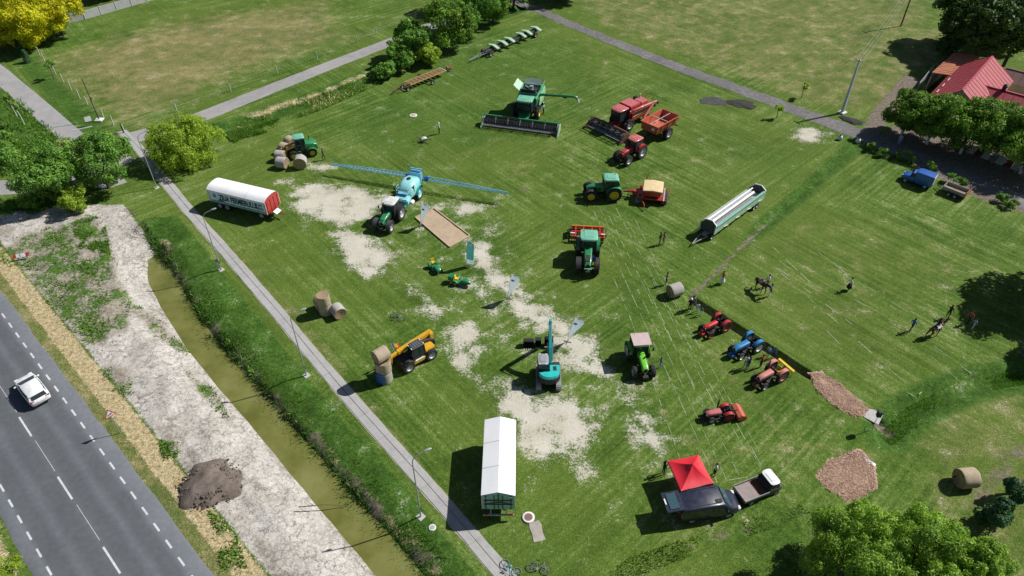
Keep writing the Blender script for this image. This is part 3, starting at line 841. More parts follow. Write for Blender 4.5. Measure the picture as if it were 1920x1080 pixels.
def cab(t, x0, x1, w, z0, z1, body, roofm, lean=0.12, rooft=0.22, over=0.1, glass='glass', roof_w=None, interior=True):
    """tractor cab: floor pan, posts, panes, roof, seat, steering wheel"""
    hw = w / 2
    base = MB().box(((x0 + x1) / 2, 0, z0 - 0.06), (x1 - x0, w, 0.12))
    base.build('cab_floor', 'dark', t)
    fx, rx = x1 - lean, x0 + lean * 0.4
    cs = {}
    for nm, bx, tx in (('front', x1, fx), ('rear', x0, rx), ('mid', (x0 + x1) * .5 - .1, (x0 + x1) * .5 - .1)):
        for s in (-1, 1):
            a, c = (bx, s * hw, z0), (tx, s * (hw - 0.05), z1)
            cs[nm, s] = (a, c)
            MB().bar(a, c, 0.08 if nm != 'mid' else 0.06).build('cab_post', 'dark' if body is None else body, t)
    for s in (-1, 1):
        for u, v in (('rear', 'mid'), ('mid', 'front')):
            a, c = cs[u, s], cs[v, s]
            pane([(a[0][0] + .05, a[0][1], a[0][2] + .03), (c[0][0] - .05, c[0][1], c[0][2] + .03), (c[1][0] - .05, c[1][1], c[1][2] - .02), (a[1][0] + .05, a[1][1], a[1][2] - .02)]).build('side_window', glass, t)
    for nm in ('front', 'rear'):
        a, c = cs[nm, -1], cs[nm, 1]
        pane([(a[0][0], a[0][1] + .05, a[0][2] + .05), (c[0][0], c[0][1] - .05, c[0][2] + .05), (c[1][0], c[1][1] - .05, c[1][2] - .02), (a[1][0], a[1][1] + .05, a[1][2] - .02)]).build('windscreen' if nm == 'front' else 'rear_window', glass, t)
    rw = roof_w or w + 0.16
    mb = MB()
    a, e = rx - over, fx + over + .12
    st = [(a, .78, .3), (a + .12, .96, .05), (a + .4, 1.0, 0), (e - .35, 1.0, 0), (e - .1, .93, .06), (e, .78, .3)]
    mb.loft([rrect(x, rw * k, z1, z1 + rooft * (1 - d), .09) for x, k, d in st])
    roof = mb.build('cab_roof', roofm, t, 40)
    B(((a + e) / 2, 0, z1 + rooft + 0.012), ((e - a) * .5, rw * .55, 0.03)).build('roof_hatch', roofm, roof, bevel=0.01)
    for s in (-1, 1):
        B((e - .03, s * rw * .3, z1 + rooft * .45), (.06, .2, .1)).build('work_lamp', 'headlamp', roof)
        B((a + .03, s * rw * .3, z1 + rooft * .45), (.06, .18, .1)).build('work_lamp', 'headlamp', roof)
    if interior:
        sm = MB().box((x0 + .5, 0, z0 + .35), (.48, .5, .14)).box((x0 + .27, 0, z0 + .68), (.14, .48, .6))
        sm.build('seat', 'seat_black', t, bevel=0.03)
        MB().box((x1 - .3, 0, z0 + .4), (.16, .14, .7)).lathe([(.17, .0), (.19, .02), (.17, .04)], (x1 - .42, 0, z0 + .78), 'Z', 14, False).build('steering_wheel', 'dark', t)
    return roof
def hood(t, x0, x1, w0, w1, z0, z1, drop, m, nose_r=0.14):
    secs = []
    for k, f in enumerate((0, .3, .65, .9, 1.0)):
        x = x0 + (x1 - x0) * f
        w = w0 + (w1 - w0) * f
        zt = z1 - drop * f ** 1.7 - (0.09 if k == 4 else 0)
        secs.append(rrect(x, w * (0.86 if k == 4 else 1), z0, zt, nose_r))
    return MB().loft(secs).build('hood', m, t, 40)
def tractor(name, label, px, h, local, p):
    """p: wb wheelbase, rr/fr wheel radii, rw/fw tyre widths, rt/ft half tracks, paint, roof, rim, cab (x0,x1,w,z0,z1) or None ..."""
    g = p.get
    t = thing(name, label, 'tractor', spot(px, h, local), h)
    wb, rr, fr, rw, fw, rt, ft = (p[k] for k in ('wb', 'rr', 'fr', 'rw', 'fw', 'rt', 'ft'))
    body = p['paint']
    hz = g('hz', rr * 0.85)
    # chassis
    mb = MB().box((wb * .45, 0, rr * .62), (wb * 1.05, .42, rr * .42)).box((0, 0, rr * .85), (.75, .55, rr * .55))
    mb.box((0, 0, rr), (.26, rt * 2 - rw * .6, .26)).box((wb, 0, fr), (.22, ft * 2 - fw * .6, .2))
    mb.build('chassis', g('chassis', 'dark'), t, bevel=.03)
    MB().box((wb * .62, .38, rr * .62), (wb * .34, .3, rr * .38)).build('fuel_tank', 'dark', t, bevel=.05)
    h0, h1 = p['hood'][0], p['hood'][1]
    hd = hood(t, h0, h1, *p['hood'][2:7], body)
    zt = p['hood'][5]; zb = p['hood'][4]; wN = p['hood'][3]; dr = p['hood'][6]
    B((h1 + .012, 0, (zb + zt - dr) / 2), (.05, wN * .62, (zt - dr - zb) * .7)).build('grille', 'dark', hd, bevel=.015)
    for s in (-1, 1):
        B((h1 - .0, s * wN * .3, zt - dr - .17), (.08, wN * .2, .11)).build('headlight', 'headlamp', hd, bevel=.02)
    for s in (-1, 1):
        for k in range(3):
            B(((h0 + h1) / 2 + (k - 1) * (h1 - h0) * .22, s * (wN + p['hood'][2]) / 4 * 1.0, zb + (zt - zb) * .45), ((h1 - h0) * .16, .05, (zt - zb) * .4)).build('side_vent', 'dark', hd)
    if g('hoodmesh'):
        B((h0 + (h1 - h0) * .72, 0, zt - dr * .55 + .006), ((h1 - h0) * .36, wN * .62, .03), (0, math.atan2(dr, h1 - h0) * 1.0, 0)).build('hood_screen', g('hoodmesh'), hd)
    # wheels
    for s in (-1, 1):
        wheel(t, 0, s * rt, rr, rw, p['rim'], True, g('rf', .56))
        wheel(t, wb, s * ft, fr, fw, g('frim', p['rim']), g('flug', True), g('rff', .56), steer=g('steer', 0))
        if g('dual'): wheel(t, 0, s * (rt + rw * 1.12), rr, rw, p['rim'], True, .56)
    # fenders
    for s in (-1, 1):
        y0, y1 = s * (rt - rw * .62), s * (rt + rw * .42 * g('fendw', 1))
        f = arc_fender(0, rr * 1.07, g('fa0', 20), g('fa1', 150), min(y0, y1), max(y0, y1), .05, rr).build('fender', g('fender', body), t, 40)
        B((-rr * .95, s * rt, rr * 1.55), (.06, .12, .12)).build('tail_light', 'taillamp', f)
    if g('ffender'):
        for s in (-1, 1): arc_fender(wb, fr * 1.1, 20, 150, s * ft - fw * .5, s * ft + fw * .5, .04, fr).build('front_fender', g('ffender'), t, 40)
    # front weight block / bumper
    MB().box((h1 + .22, 0, fr * .98), (.4, .55, .32)).bar((wb, 0, fr * .95), (h1 + .1, 0, fr * .95), .3, .25).build('front_weight', g('weight', 'dark'), t, bevel=.04)
    # rear linkage
    MB().bar((-.2, .35, rr * .7), (-.95, .42, rr * .5), .07).bar((-.2, -.35, rr * .7), (-.95, -.42, rr * .5), .07).bar((-.2, 0, rr * 1.15), (-.85, 0, rr * .9), .06).build('linkage', 'dark', t)
    # exhaust
    ex = g('exhaust', (h0 + .15, -p['hood'][2] * .5 - .08, zt - .1, 1.1))
    MB().tube([(ex[0], ex[1], ex[2] - .3), (ex[0], ex[1], ex[2] + ex[3])], .055, 8).tube([(ex[0], ex[1], ex[2] + .1), (ex[0], ex[1], ex[2] + ex[3] * .7)], .085, 8).build('exhaust', g('exm', 'dark'), t, 40)
    if p.get('cab'):
        x0, x1, w, z0, z1 = p['cab']
        cab(t, x0, x1, w, z0, z1, g('post', 'dark'), p['roof'], rooft=g('rooft', .22), roof_w=g('roofw'), glass=g('glass', 'glass'))
        for s in (-1, 1):
            mi = MB().tube([(x1 - .1, s * w / 2, z1 - .1), (x1 + .05, s * (w / 2 + .38), z1 - .12), (x1 + .05, s * (w / 2 + .4), z1 - .3)], .018)
            mi.build('mirror_arm', 'dark', t)
            B((x1 + .05, s * (w / 2 + .42), z1 - .5), (.05, .18, .36)).build('mirror', 'dark', t, bevel=.015)
            for k in range(3): B(((x0 + x1) / 2 + .25, s * (w / 2 - .02), z0 - .2 - k * .27), (.34, .26, .04)).build('step', 'dark', t)
        MB().tube([(x0 + .3, -w * .3, z1 + .2), (x0 + .3, -w * .3, z1 + .42)], .05, 8).build('beacon', 'orange_lamp', t)
    if g('canopy'):
        x0, x1, w, z1, mm = p['canopy']
        cm = MB().box(((x0 + x1) / 2, 0, z1), (x1 - x0, w, .05)).build('canopy', mm, t, bevel=.02)
        for x in (x0 + .12, x1 - .12):
            for s in (-1, 1): MB().bar((x, s * (w / 2 - .1), rr * 1.0), (x, s * (w / 2 - .1), z1), .05).build('canopy_post', 'dark', t)
    if not p.get('cab'):
        MB().box((-.0, 0, rr * 1.32), (.42, .46, .1)).box((-.22, 0, rr * 1.32 + .22), (.1, .44, .4)).build('seat', g('seatm', 'seat_black'), t, bevel=.03)
        MB().tube([(h0 - .1, 0, zb + .2), (h0 - .42, 0, zt + .18)], .025).lathe([(.19, .0), (.22, .02), (.19, .04)], (h0 - .43, 0, zt + .18), 'Z', 14, False).build('steering_wheel', 'dark', t)
        MB().box((h0 - .45, 0, rr * .78), (.9, rt * 1.1, .05)).build('foot_plate', 'dark', t)
        if g('rops'):
            MB().tube([(-.35, -.5, rr * .8), (-.4, -.5, rr * 2.0), (-.4, -.4, rr * 2.1), (-.4, .4, rr * 2.1), (-.4, .5, rr * 2.0), (-.35, .5, rr * .8)], .035).build('roll_bar', g('rops'), t)
    return t

# ---- John-Deere-green row-crop tractor with seeder, facing left
H6 = heading((1150, 377), (1108, 377.5))
tractor('tractor', 'green tractor with yellow wheel rims hitched to a red seed drill with a cream lid', (1150, 377), H6, (0, .92), dict(
    wb=2.85, rr=.98, fr=.76, rw=.6, fw=.5, rt=.92, ft=.9, paint='green_paint', roof='green_sky_sheen', rim='rimyellow', hood=(1.15, 3.35, .86, .72, 1.0, 2.0, .32),
    cab=(-.45, 1.25, 1.62, 1.45, 2.75), roofw=1.75, ffender='dark', rooft=.26))
# ---- large green tractor with red cultivator, facing the camera
H8 = heading((1101, 470), (1100.5, 512))
T8 = spot((1100.5, 510), H8, (3.05, 0))
t8 = tractor('tractor', 'largest green tractor carrying a small flag on its nose and a red cultivator behind', (1100.5, 510), H8, (3.05, 0), dict(
    wb=3.05, rr=1.08, fr=.86, rw=.66, fw=.58, rt=1.02, ft=1.0, paint='green_paint', roof='green_sky_sheen', rim='rimyellow', hood=(1.2, 3.85, .92, .72, 1.05, 2.2, .4), hoodmesh='dark',
    cab=(-.5, 1.3, 1.75, 1.55, 2.95), roofw=1.95, ffender='dark', rooft=.28, exhaust=(1.25, -.95, 2.2, 1.1), glass='glass'))
MB().box((4.2, 0, 1.35), (.16, .8, .1)).build('headlight_bar', 'green_sky_sheen', t8, bevel=.02)
# ---- green tractor pulling the sprayer
HS = heading((752, 411), (735, 433))
tractor('tractor', 'green tractor with pale grey roof pulling the aqua sprayer', (752, 411), HS, (0, .9), dict(
    wb=2.75, rr=.95, fr=.7, rw=.55, fw=.46, rt=.92, ft=.88, paint='green_paint', roof='offwhite', rim='rimgrey', hood=(1.1, 3.15, .8, .68, .95, 1.9, .3), fender='dark',
    cab=(-.4, 1.2, 1.55, 1.4, 2.65), roofw=1.65, ffender='darkgrey', glass='glass', hoodmesh='green_paint'))
# ---- red tractor in front of the grain cart
HR = heading((1201, 296), (1170, 314))
tractor('tractor', 'red cab tractor hitched to the orange red grain cart', (1201, 296), HR, (0, .92), dict(
    wb=2.8, rr=.98, fr=.74, rw=.6, fw=.5, rt=.95, ft=.92, paint='red_paint', roof='faded_red', rim='rimgrey', hood=(1.15, 3.25, .82, .74, 1.0, 1.95, .2),
    cab=(-.4, 1.2, 1.6, 1.42, 2.7), roofw=1.62, hoodmesh='red_paint', weight='dark'))
# ---- light green tractor with flat canopy
HD = heading((1195, 671), (1206, 706))
tractor('tractor', 'lime green tractor with flat pinkish canopy panel over its cab', (1205, 705), HD, (2.6, 0), dict(
    wb=2.6, rr=.88, fr=.6, rw=.48, fw=.4, rt=.85, ft=.85, paint='lime_paint', roof='pale_green', rim='rimgrey', hood=(1.0, 3.1, .66, .6, .92, 1.72, .14), fender='lime_paint',
    cab=(-.5, 1.05, 1.45, 1.3, 2.42), rooft=.16, roofw=1.5, exhaust=(1.9, 0.16, 1.6, .3), canopy=(-.35, 1.3, 1.75, 2.78, 'canopy_pink'), weight='dark', glass='glass'))
# ---- three vintage tractors by the trench
HV = R(-150)
VT = dict(wb=1.95, rr=.66, fr=.42, rw=.34, fw=.24, rt=.68, ft=.66, flug=False, hz=.6, fa0=35, fa1=150)
tractor('tractor', 'bright red vintage tractor with red rims and no roof beside the trench', (1359, 622), HV, (0, .7), dict(VT, paint='bright_red', rim='rimred', hood=(.75, 2.3, .48, .44, .7, 1.3, .06), fender='red_paint', rops='dark', weight='red_paint'))
tractor('tractor', 'sky blue vintage tractor with white rear rims', (1419, 661), HV, (0, .74), dict(VT, wb=2.1, rr=.72, rt=.72, paint='sky_paint', rim='white_paint', hood=(.8, 2.5, .6, .56, .75, 1.4, .08), fender='sky_paint', weight='blue_paint'))
tractor('tractor', 'faded salmon red vintage tractor with a yellow bar at its rear', (1464, 716), HV, (0, .74), dict(VT, wb=2.1, rr=.72, rt=.72, paint='salmon_paint', rim='salmon_paint', frim='rimgrey', hood=(.8, 2.4, .6, .54, .75, 1.38, .05), fender='salmon_paint', fendw=1.1, weight='rust', seatm='yellow_paint'))
tb = bpy.data.objects[-1] if False else None
# yellow implement bar behind the salmon tractor
LS = spot((1464, 716), HV, (0, .74))
t = thing('implement_bar', 'yellow implement bar on the rear of the salmon tractor', 'implement', LS, HV)
B((-1.15, 0, .95), (.3, 1.9, .14)).build('beam', 'yellow_paint', t, bevel=.02)
for s in (-.75, -.25, .25, .75): MB().bar((-1.2, s, .95), (-1.35, s, .0), .07).build('tine', 'yellow_paint', t)
MB().bar((-.7, 0, .8), (-1.1, 0, .9), .12).build('drawbar', 'dark', t)
# ---- compact red tractor with rotary tiller
HC = heading((1364, 789), (1333, 793.5))
tractor('tractor', 'small red compact tractor with roll bar and orange rotary tiller', (1364, 789), HC, (0, .5), dict(
    wb=1.55, rr=.5, fr=.36, rw=.3, fw=.22, rt=.52, ft=.5, paint='faded_red', rim='rimred', frim='rimgrey', hood=(.62, 1.95, .62, .58, .5, 1.02, .05), fender='red_paint', rops='dark', weight='dark', fa0=40, fa1=140))
LC = spot((1364, 789), HC, (0, .5))
t = thing('rotary_tiller', 'orange rotary tiller behind the compact red tractor', 'tiller', LC, HC)
MB().prism([(-1.55, .25), (-1.5, .55), (-1.15, .72), (-.8, .6), (-.75, .3)], 'Y', -.72, .72).build('cowl', 'orange_red', t, 30)
B((-1.62, 0, .3), (.06, 1.4, .5), (0, .3, 0)).build('rear_board', 'orange_red', t)
for s in (-1, 1): B((-1.15, s * .75, .35), (.7, .05, .55)).build('side_plate', 'red_paint', t)
rt_ = MB().tube([(-1.15, -.7, .24), (-1.15, .7, .24)], .06, 8)
for k in range(10):
    for q in range(2): rt_.bar((-1.15, -.63 + k * .14, .24), (-1.15 + .23 * math.cos(k * .8 + q * 3.1), -.63 + k * .14, .24 + .23 * math.sin(k * .8 + q * 3.1)), .04)
rt_.build('rotor', 'dark', t)
MB().bar((-.3, .25, .5), (-.85, .3, .55), .06).bar((-.3, -.25, .5), (-.85, -.3, .55), .06).bar((-.3, 0, .8), (-1.0, 0, .72), .05).build('linkage', 'dark', t)

# ---- ride-on mowers
def mower(label, px, h, mode):
    t = thing('ride_on_mower', label, 'mower', spot(px, h), h)
    MB().loft([rrect(.35, .6, .3, .72, .1), rrect(.7, .62, .3, .78, .12), rrect(1.15, .56, .3, .74, .14), rrect(1.3, .42, .34, .62, .1)]).build('hood', 'green_paint', t, 40)
    B((0.05, 0, .34), (1.1, .7, .12)).build('deck_plate', 'green_paint', t, bevel=.03)
    MB().lathe([(.45, .16), (.5, .24), (.46, .3)], (.35, .0, 0), 'Z', 18).build('mower_deck', 'green_paint', t, 40)
    for s in (-1, 1):
        wheel(t, -.35, s * .42, .28, .26, 'rimyellow', True, .5)
        wheel(t, .95, s * .4, .2, .18, 'rimyellow', True, .5)
        arc_fender(-.35, .33, 10, 160, s * .42 - .14, s * .42 + .14, .03, .3).build('fender', 'green_paint', t, 40)
    MB().box((-.3, 0, .66), (.42, .44, .1)).box((-.52, 0, .88), (.1, .42, .38)).build('seat', 'yellow_paint', t, bevel=.04)
    MB().tube([(.35, 0, .7), (.15, 0, .92)], .02).lathe([(.15, 0), (.18, .015), (.15, .03)], (.14, 0, .92), 'Z', 12, False).build('steering_wheel', 'dark', t)
    if mode: MB().loft([rrect(-.75, .8, .4, 1.0, .1), rrect(-1.2, .76, .42, .95, .14)]).build('grass_bag', 'green_paint', t, 40)
mower('small green ride-on mower with a yellow seat standing near the sandpit', (815, 503), R(-60), 0)
mower('small green ride-on mower with a green rear collector beside the teal banner', (862, 532), R(-20), 1)
# ================================================================ HARVESTERS, IMPLEMENTS, TRAILERS
def reel_header(t, x, w, m, endm, reelm='dark', zoff=.25, endh=1.05):
    """cutting table of a combine, w metres wide, its back wall at x"""
    hw = w / 2
    hd = MB().box((x, 0, zoff + .55), (.12, w, .9)).box((x + .03, 0, zoff + 1.02), (.22, w, .1)).build('header_back', m, t, bevel=.02)
    MB().prism([(x + .05, zoff + .04), (x + 1.15, zoff - .1), (x + 1.15, zoff - .06), (x + .05, zoff + .12)], 'Y', -hw, hw).build('header_table', 'greysteel', t)
    MB().tube([(x + .42, -hw + .1, zoff + .36), (x + .42, hw - .1, zoff + .36)], .2, 12).build('header_auger', 'darkgrey', t, 40)
    fl = MB()
    n = int(w / .4)
    for k in range(n):
        y = -hw + .2 + k * .4
        fl.lathe([(.2, 0), (.32, .01), (.32, .03), (.2, .04)], (x + .42, y, zoff + .36), 'Y', 14, False)
    fl.build('auger_flight', 'steel', t)
    for s in (-1, 1):
        MB().prism([(x - .1, zoff), (x - .1, zoff + endh * .9), (x + .6, zoff + endh), (x + 1.3, zoff + .55), (x + 2.05, zoff - .15), (x + .9, zoff - .15)], 'Y', s * hw - .07, s * hw + .07).build('crop_divider', endm, t, bevel=.02)
    rx, rz, rr = x + 1.05, zoff + .95, .5
    reel = MB().tube([(rx, -hw + .15, rz), (rx, hw - .15, rz)], .07, 8).build('reel_shaft', reelm, t)
    for k in range(6):
        a = k * math.pi / 3 + .3
        px_, pz = rx + rr * math.cos(a), rz + rr * math.sin(a)
        mb = MB().tube([(px_, -hw + .15, pz), (px_, hw - .15, pz)], .035, 6)
        q = -hw + .25
        while q < hw - .2:
            mb.bar((px_, q, pz), (px_ - .05, q, pz - .24), .02); q += .24
        mb.build('reel_bat', reelm, reel)
    y = -hw + .2
    for i in range(7):
        sp = MB()
        yy = -hw + .2 + (w - .4) * i / 6
        for k in range(6):
            a = k * math.pi / 3 + .3
            sp.bar((rx, yy, rz), (rx + rr * math.cos(a), yy, rz + rr * math.sin(a)), .05)
        sp.build('reel_spider', 'greysteel', reel)
    for s in (-1, 1): MB().bar((x, s * (hw - .25), zoff + 1.0), (rx, s * (hw - .22), rz), .1).build('reel_arm', endm, t)
    kn = MB().box((x + 1.2, 0, zoff - .07), (.1, w - .2, .05))
    q = -hw + .15
    while q < hw - .1:
        kn.bar((x + 1.2, q, zoff - .06), (x + 1.38, q, zoff - .06), .03); q += .15
    kn.build('cutter_bar', 'greysteel', t)
def railing(par, pts, z0, h, r=.02, name='handrail', m='darkgrey'):
    mb = MB()
    for a in pts: mb.tube([(a[0], a[1], z0), (a[0], a[1], z0 + h)], r, 5)
    for k in (.5, 1.0): mb.tube([(a[0], a[1], z0 + h * k) for a in pts], r, 5)
    return mb.build(name, m, par)
def ladder(par, x, y, z0, z1, dx=.45, m='darkgrey'):
    mb = MB()
    for s in (0, 1): mb.bar((x + s * dx, y, z0), (x + s * dx, y - .0, z1), .05)
    k = z0 + .15
    while k < z1: mb.box((x + dx / 2, y, k), (dx, .18, .03)); k += .3
    return mb.build('ladder', m, par)

# ---- green combine, facing the camera, with its tank flaps open and its unloading pipe swung out
hb = heading((906, 222), (1048, 240), .8)
HG = hb - R(90)
mid = (P(906, 224, .8) + P(1048, 241, .8)) / 2
c, s = math.cos(HG), math.sin(HG)
t = thing('combine_harvester', 'green combine harvester with open grain tank and unloading pipe swung out', 'combine', (mid.x - c * 4.75, mid.y - s * 4.75, 0), HG)
MB().loft([rrect(-4.6, 2.5, 1.2, 2.2, .2), rrect(-4.2, 2.9, 1.0, 3.0, .3), rrect(-2.0, 3.1, .95, 3.35, .3), rrect(.6, 3.1, 1.0, 3.3, .25), rrect(1.15, 2.9, 1.2, 3.2, .2)]).build('body', 'green_paint', t, 40)
for s in (-1, 1):
    MB().loft([[(-4.1, s * 1.5, 1.35), (-4.1, s * 1.62, 1.5), (-4.1, s * 1.6, 2.6), (-4.1, s * 1.45, 2.9)], [(-1.6, s * 1.58, 1.3), (-1.6, s * 1.8, 1.5), (-1.6, s * 1.76, 2.75), (-1.6, s * 1.5, 3.15)], [(.5, s * 1.55, 1.5), (.5, s * 1.72, 1.7), (.5, s * 1.7, 2.7), (.5, s * 1.5, 3.0)]]).build('side_shield', 'green_sky_sheen', t, 40)
    MB().loft([[(-4.0, s * 1.63, 2.15), (-4.0, s * 1.66, 2.15), (-4.0, s * 1.66, 2.3), (-4.0, s * 1.63, 2.3)], [(-1.6, s * 1.79, 2.25), (-1.6, s * 1.82, 2.25), (-1.6, s * 1.82, 2.4), (-1.6, s * 1.79, 2.4)], [(.45, s * 1.72, 2.35), (.45, s * 1.75, 2.35), (.45, s * 1.75, 2.47), (.45, s * 1.72, 2.47)]]).build('yellow_stripe', 'yellow_paint', t)
    wheel(t, 1.0, s * 1.6, .98, .72, 'rimyellow', True, .55)
    wheel(t, -3.4, s * 1.35, .66, .48, 'rimyellow', True, .55)
# tank rim and flaps
MB().box((-1.0, 1.35, 3.5), (2.6, .08, .5)).box((-1.0, -1.35, 3.5), (2.6, .08, .5)).box((.3, 0, 3.5), (.08, 2.7, .5)).box((-2.3, 0, 3.5), (.08, 2.7, .5)).build('tank_rim', 'green_sky_sheen', t)
B((-1.0, 0, 3.37), (2.5, 2.6, .04)).build('tank_floor', 'dark', t)
MB().tube([(-1.9, -1.0, 3.5), (-.2, .9, 3.55)], .14, 8).box((-1.2, .1, 3.7), (.5, .5, .5)).build('tank_auger', 'greysteel', t)
B((-1.0, -1.85, 4.05), (2.5, 1.15, .05), (-R(40), 0, 0)).build('tank_flap', 'pale_green', t, bevel=.01)
B((-1.0, 1.65, 4.05), (2.5, .85, .05), (R(62), 0, 0)).build('tank_flap', 'green_sky_sheen', t, bevel=.01)
B((.62, 0, 3.95), (.05, 2.3, .75), (0, R(30), 0)).build('tank_flap', 'dark', t)
B((-2.65, 0, 4.0), (.05, 2.3, .8), (0, -R(35), 0)).build('tank_flap', 'offwhite', t)
railing(t, [(-4.3, -1.2), (-4.4, 0), (-4.3, 1.2), (-2.7, 1.35)], 3.1, .8)
B((-3.3, 0, 3.35), (1.2, 2.0, .4)).build('engine_cover', 'darkgrey', t, bevel=.06)
cab(t, 1.2, 2.75, 2.2, 1.75, 3.3, 'dark', 'green_sky_sheen', lean=-.12, rooft=.26, over=.12, roof_w=2.35)
railing(t, [(1.2, 1.5), (1.9, 1.6), (2.6, 1.5)], 1.7, .95)
ladder(t, 1.6, 1.75, .3, 1.75)
for s in (-1, 1):
    MB().tube([(2.6, s * 1.1, 3.2), (2.9, s * 1.75, 3.1), (2.9, s * 1.75, 2.8)], .025).build('mirror_arm', 'dark', t)
    B((2.9, s * 1.75, 2.6), (.06, .26, .45)).build('mirror', 'dark', t, bevel=.02)
pipe = MB().tube([(-.1, 1.5, 3.05), (-.1, 1.9, 3.3), (.1, 4.6, 3.55), (.22, 6.6, 3.72), (.25, 7.05, 3.68), (.27, 7.3, 3.35)], [.2, .2, .19, .18, .18, .15], 12).build('unloading_pipe', 'green_paint', t, 50)
MB().tube([(.27, 7.28, 3.4), (.29, 7.42, 3.0)], [.17, .2], 10).build('spout', 'offwhite', pipe, 40)
MB().tube([(.14, 5.1, 3.36), (.16, 5.7, 3.42)], .1, 6).build('pipe_bracket', 'dark', pipe)
MB().loft([rrect(1.6, 1.4, 1.0, 1.7, .05), rrect(3.95, 1.5, .35, .95, .05)]).build('feeder_house', 'green_paint', t)
MB().box((1.0, 0, .98), (.35, 2.6, .35)).box((-3.4, 0, .66), (.2, 2.3, .2)).box((-1.2, 0, .95), (4.5, 1.4, .25)).build('axles', 'dark', t)
reel_header(t, 4.05, 11.3, 'green_paint', 'pale_green')

# ---- older red combine with a dark cutting table
hb = heading((1100, 226), (1178, 264), .6)
HRC = hb - R(90)
mid = (P(1100, 226, .6) + P(1178, 264, .6)) / 2
c, s = math.cos(HRC), math.sin(HRC)
t = thing('combine_harvester', 'older red combine harvester with a dark cutting table and folded unloading pipe', 'combine', (mid.x - c * 4.2, mid.y - s * 4.2, 0), HRC)
MB().loft([rrect(-4.3, 1.9, 1.3, 2.3, .08), rrect(-3.6, 2.3, 1.1, 2.75, .1), rrect(-1.4, 2.4, 1.0, 2.85, .1), rrect(.9, 2.4, 1.0, 2.9, .1)]).build('body', 'red_paint', t, 30)
B((-.35, 0, 3.12), (2.2, 2.3, .5)).build('grain_tank', 'red_paint', t, bevel=.05)
B((-.35, 0, 3.4), (2.0, 2.0, .08)).build('tank_cover', 'faded_red', t, bevel=.02)
B((-2.6, .2, 3.0), (1.5, 1.5, .4)).build('engine_cover', 'faded_red', t, bevel=.05)
B((-2.4, -.75, 3.15), (.6, .5, .6)).build('air_filter', 'dark', t, bevel=.08)
MB().tube([(-3.0, -.4, 3.0), (-3.0, -.4, 3.75)], .1, 8).build('exhaust', 'offwhite', t)
railing(t, [(-3.9, -1.0), (-4.1, 0), (-3.9, 1.0), (-2.8, 1.15)], 2.75, .7, m='amber_paint')
for s in (-1, 1):
    wheel(t, 1.1, s * 1.35, .9, .6, 'rimgrey', True, .55)
    wheel(t, -3.0, s * 1.2, .6, .42, 'rimgrey', True, .55)
    MB().loft([[(-3.9, s * 1.22, 1.5), (-3.9, s * 1.3, 1.5), (-3.9, s * 1.3, 2.4), (-3.9, s * 1.22, 2.4)], [(.6, s * 1.28, 1.35), (.6, s * 1.4, 1.35), (.6, s * 1.4, 2.5), (.6, s * 1.28, 2.5)]]).build('side_shield', 'red_paint', t)
    MB().box((-1.6, s * 1.4, 1.95), (3.9, .04, .07)).build('trim_strip', 'plate', t)
cab(t, 1.0, 2.5, 1.75, 1.6, 3.1, 'dark', 'faded_red', lean=-.15, rooft=.24, over=.1, roof_w=1.95)
pipe = MB().tube([(.9, 1.45, 2.9), (.75, 1.6, 3.1), (-1.5, 1.62, 3.05), (-4.4, 1.62, 2.85)], .17, 10).build('unloading_pipe', 'faded_red', t, 50)
MB().tube([(-4.38, 1.62, 2.85), (-4.7, 1.62, 2.5)], [.18, .2], 8).build('spout', 'dark', pipe)
MB().loft([rrect(1.5, 1.2, .95, 1.5, .05), rrect(3.35, 1.3, .35, .9, .05)]).build('feeder_house', 'red_paint', t)
MB().box((1.1, 0, .9), (.3, 2.2, .3)).box((-3.0, 0, .6), (.2, 2.0, .2)).box((-1.0, 0, .95), (4.0, 1.1, .25)).build('axles', 'dark', t)
ladder(t, 1.7, 1.45, .35, 1.6)
reel_header(t, 3.4, 6.6, 'rust', 'rust', 'dark')

# ---- grain cart behind the red tractor
HGC = heading((1230, 243), (1269, 221), 2.5) + R(180)
t = thing('grain_cart', 'orange red grain cart with open hopper and folded auger behind the red tractor', 'trailer', spot((1237.5, 226), HGC, (0, 0), 2.4), HGC)
def open_box(t, L, Wd, z0, z1, th, m, inner=None, slope=0.0, name='hopper_wall'):
    for s in (-1, 1):
        MB().loft([[(-L / 2 + slope, s * (Wd / 2 - slope), z0), (L / 2 - slope, s * (Wd / 2 - slope), z0), (L / 2, s * Wd / 2, z1), (-L / 2, s * Wd / 2, z1)],
                   [(-L / 2 + slope, s * (Wd / 2 - slope - th), z0), (L / 2 - slope, s * (Wd / 2 - slope - th), z0), (L / 2, s * (Wd / 2 - th), z1), (-L / 2, s * (Wd / 2 - th), z1)]]).build(name, m, t)
        a = s * (L / 2)
        MB().loft([[(a - s * slope, -Wd / 2 + slope, z0), (a - s * slope, Wd / 2 - slope, z0), (a, Wd / 2, z1), (a, -Wd / 2, z1)],
                   [(a - s * (slope + th), -Wd / 2 + slope, z0), (a - s * (slope + th), Wd / 2 - slope, z0), (a - s * th, Wd / 2, z1), (a - s * th, -Wd / 2, z1)]]).build(name, m, t)
    return B((0, 0, z0 + .02), (L - 2 * slope, Wd - 2 * slope, .05)).build('floor', inner or m, t)
open_box(t, 5.0, 2.9, 1.5, 2.75, .07, 'orange_red', 'orange_red', .25)
open_b = MB().box((0, 1.47, 2.75), (5.1, .1, .12)).box((0, -1.47, 2.75), (5.1, .1, .12)).box((2.5, 0, 2.75), (.1, 2.9, .12)).box((-2.5, 0, 2.75), (.1, 2.9, .12)).build('rim_rail', 'orange_red', t)
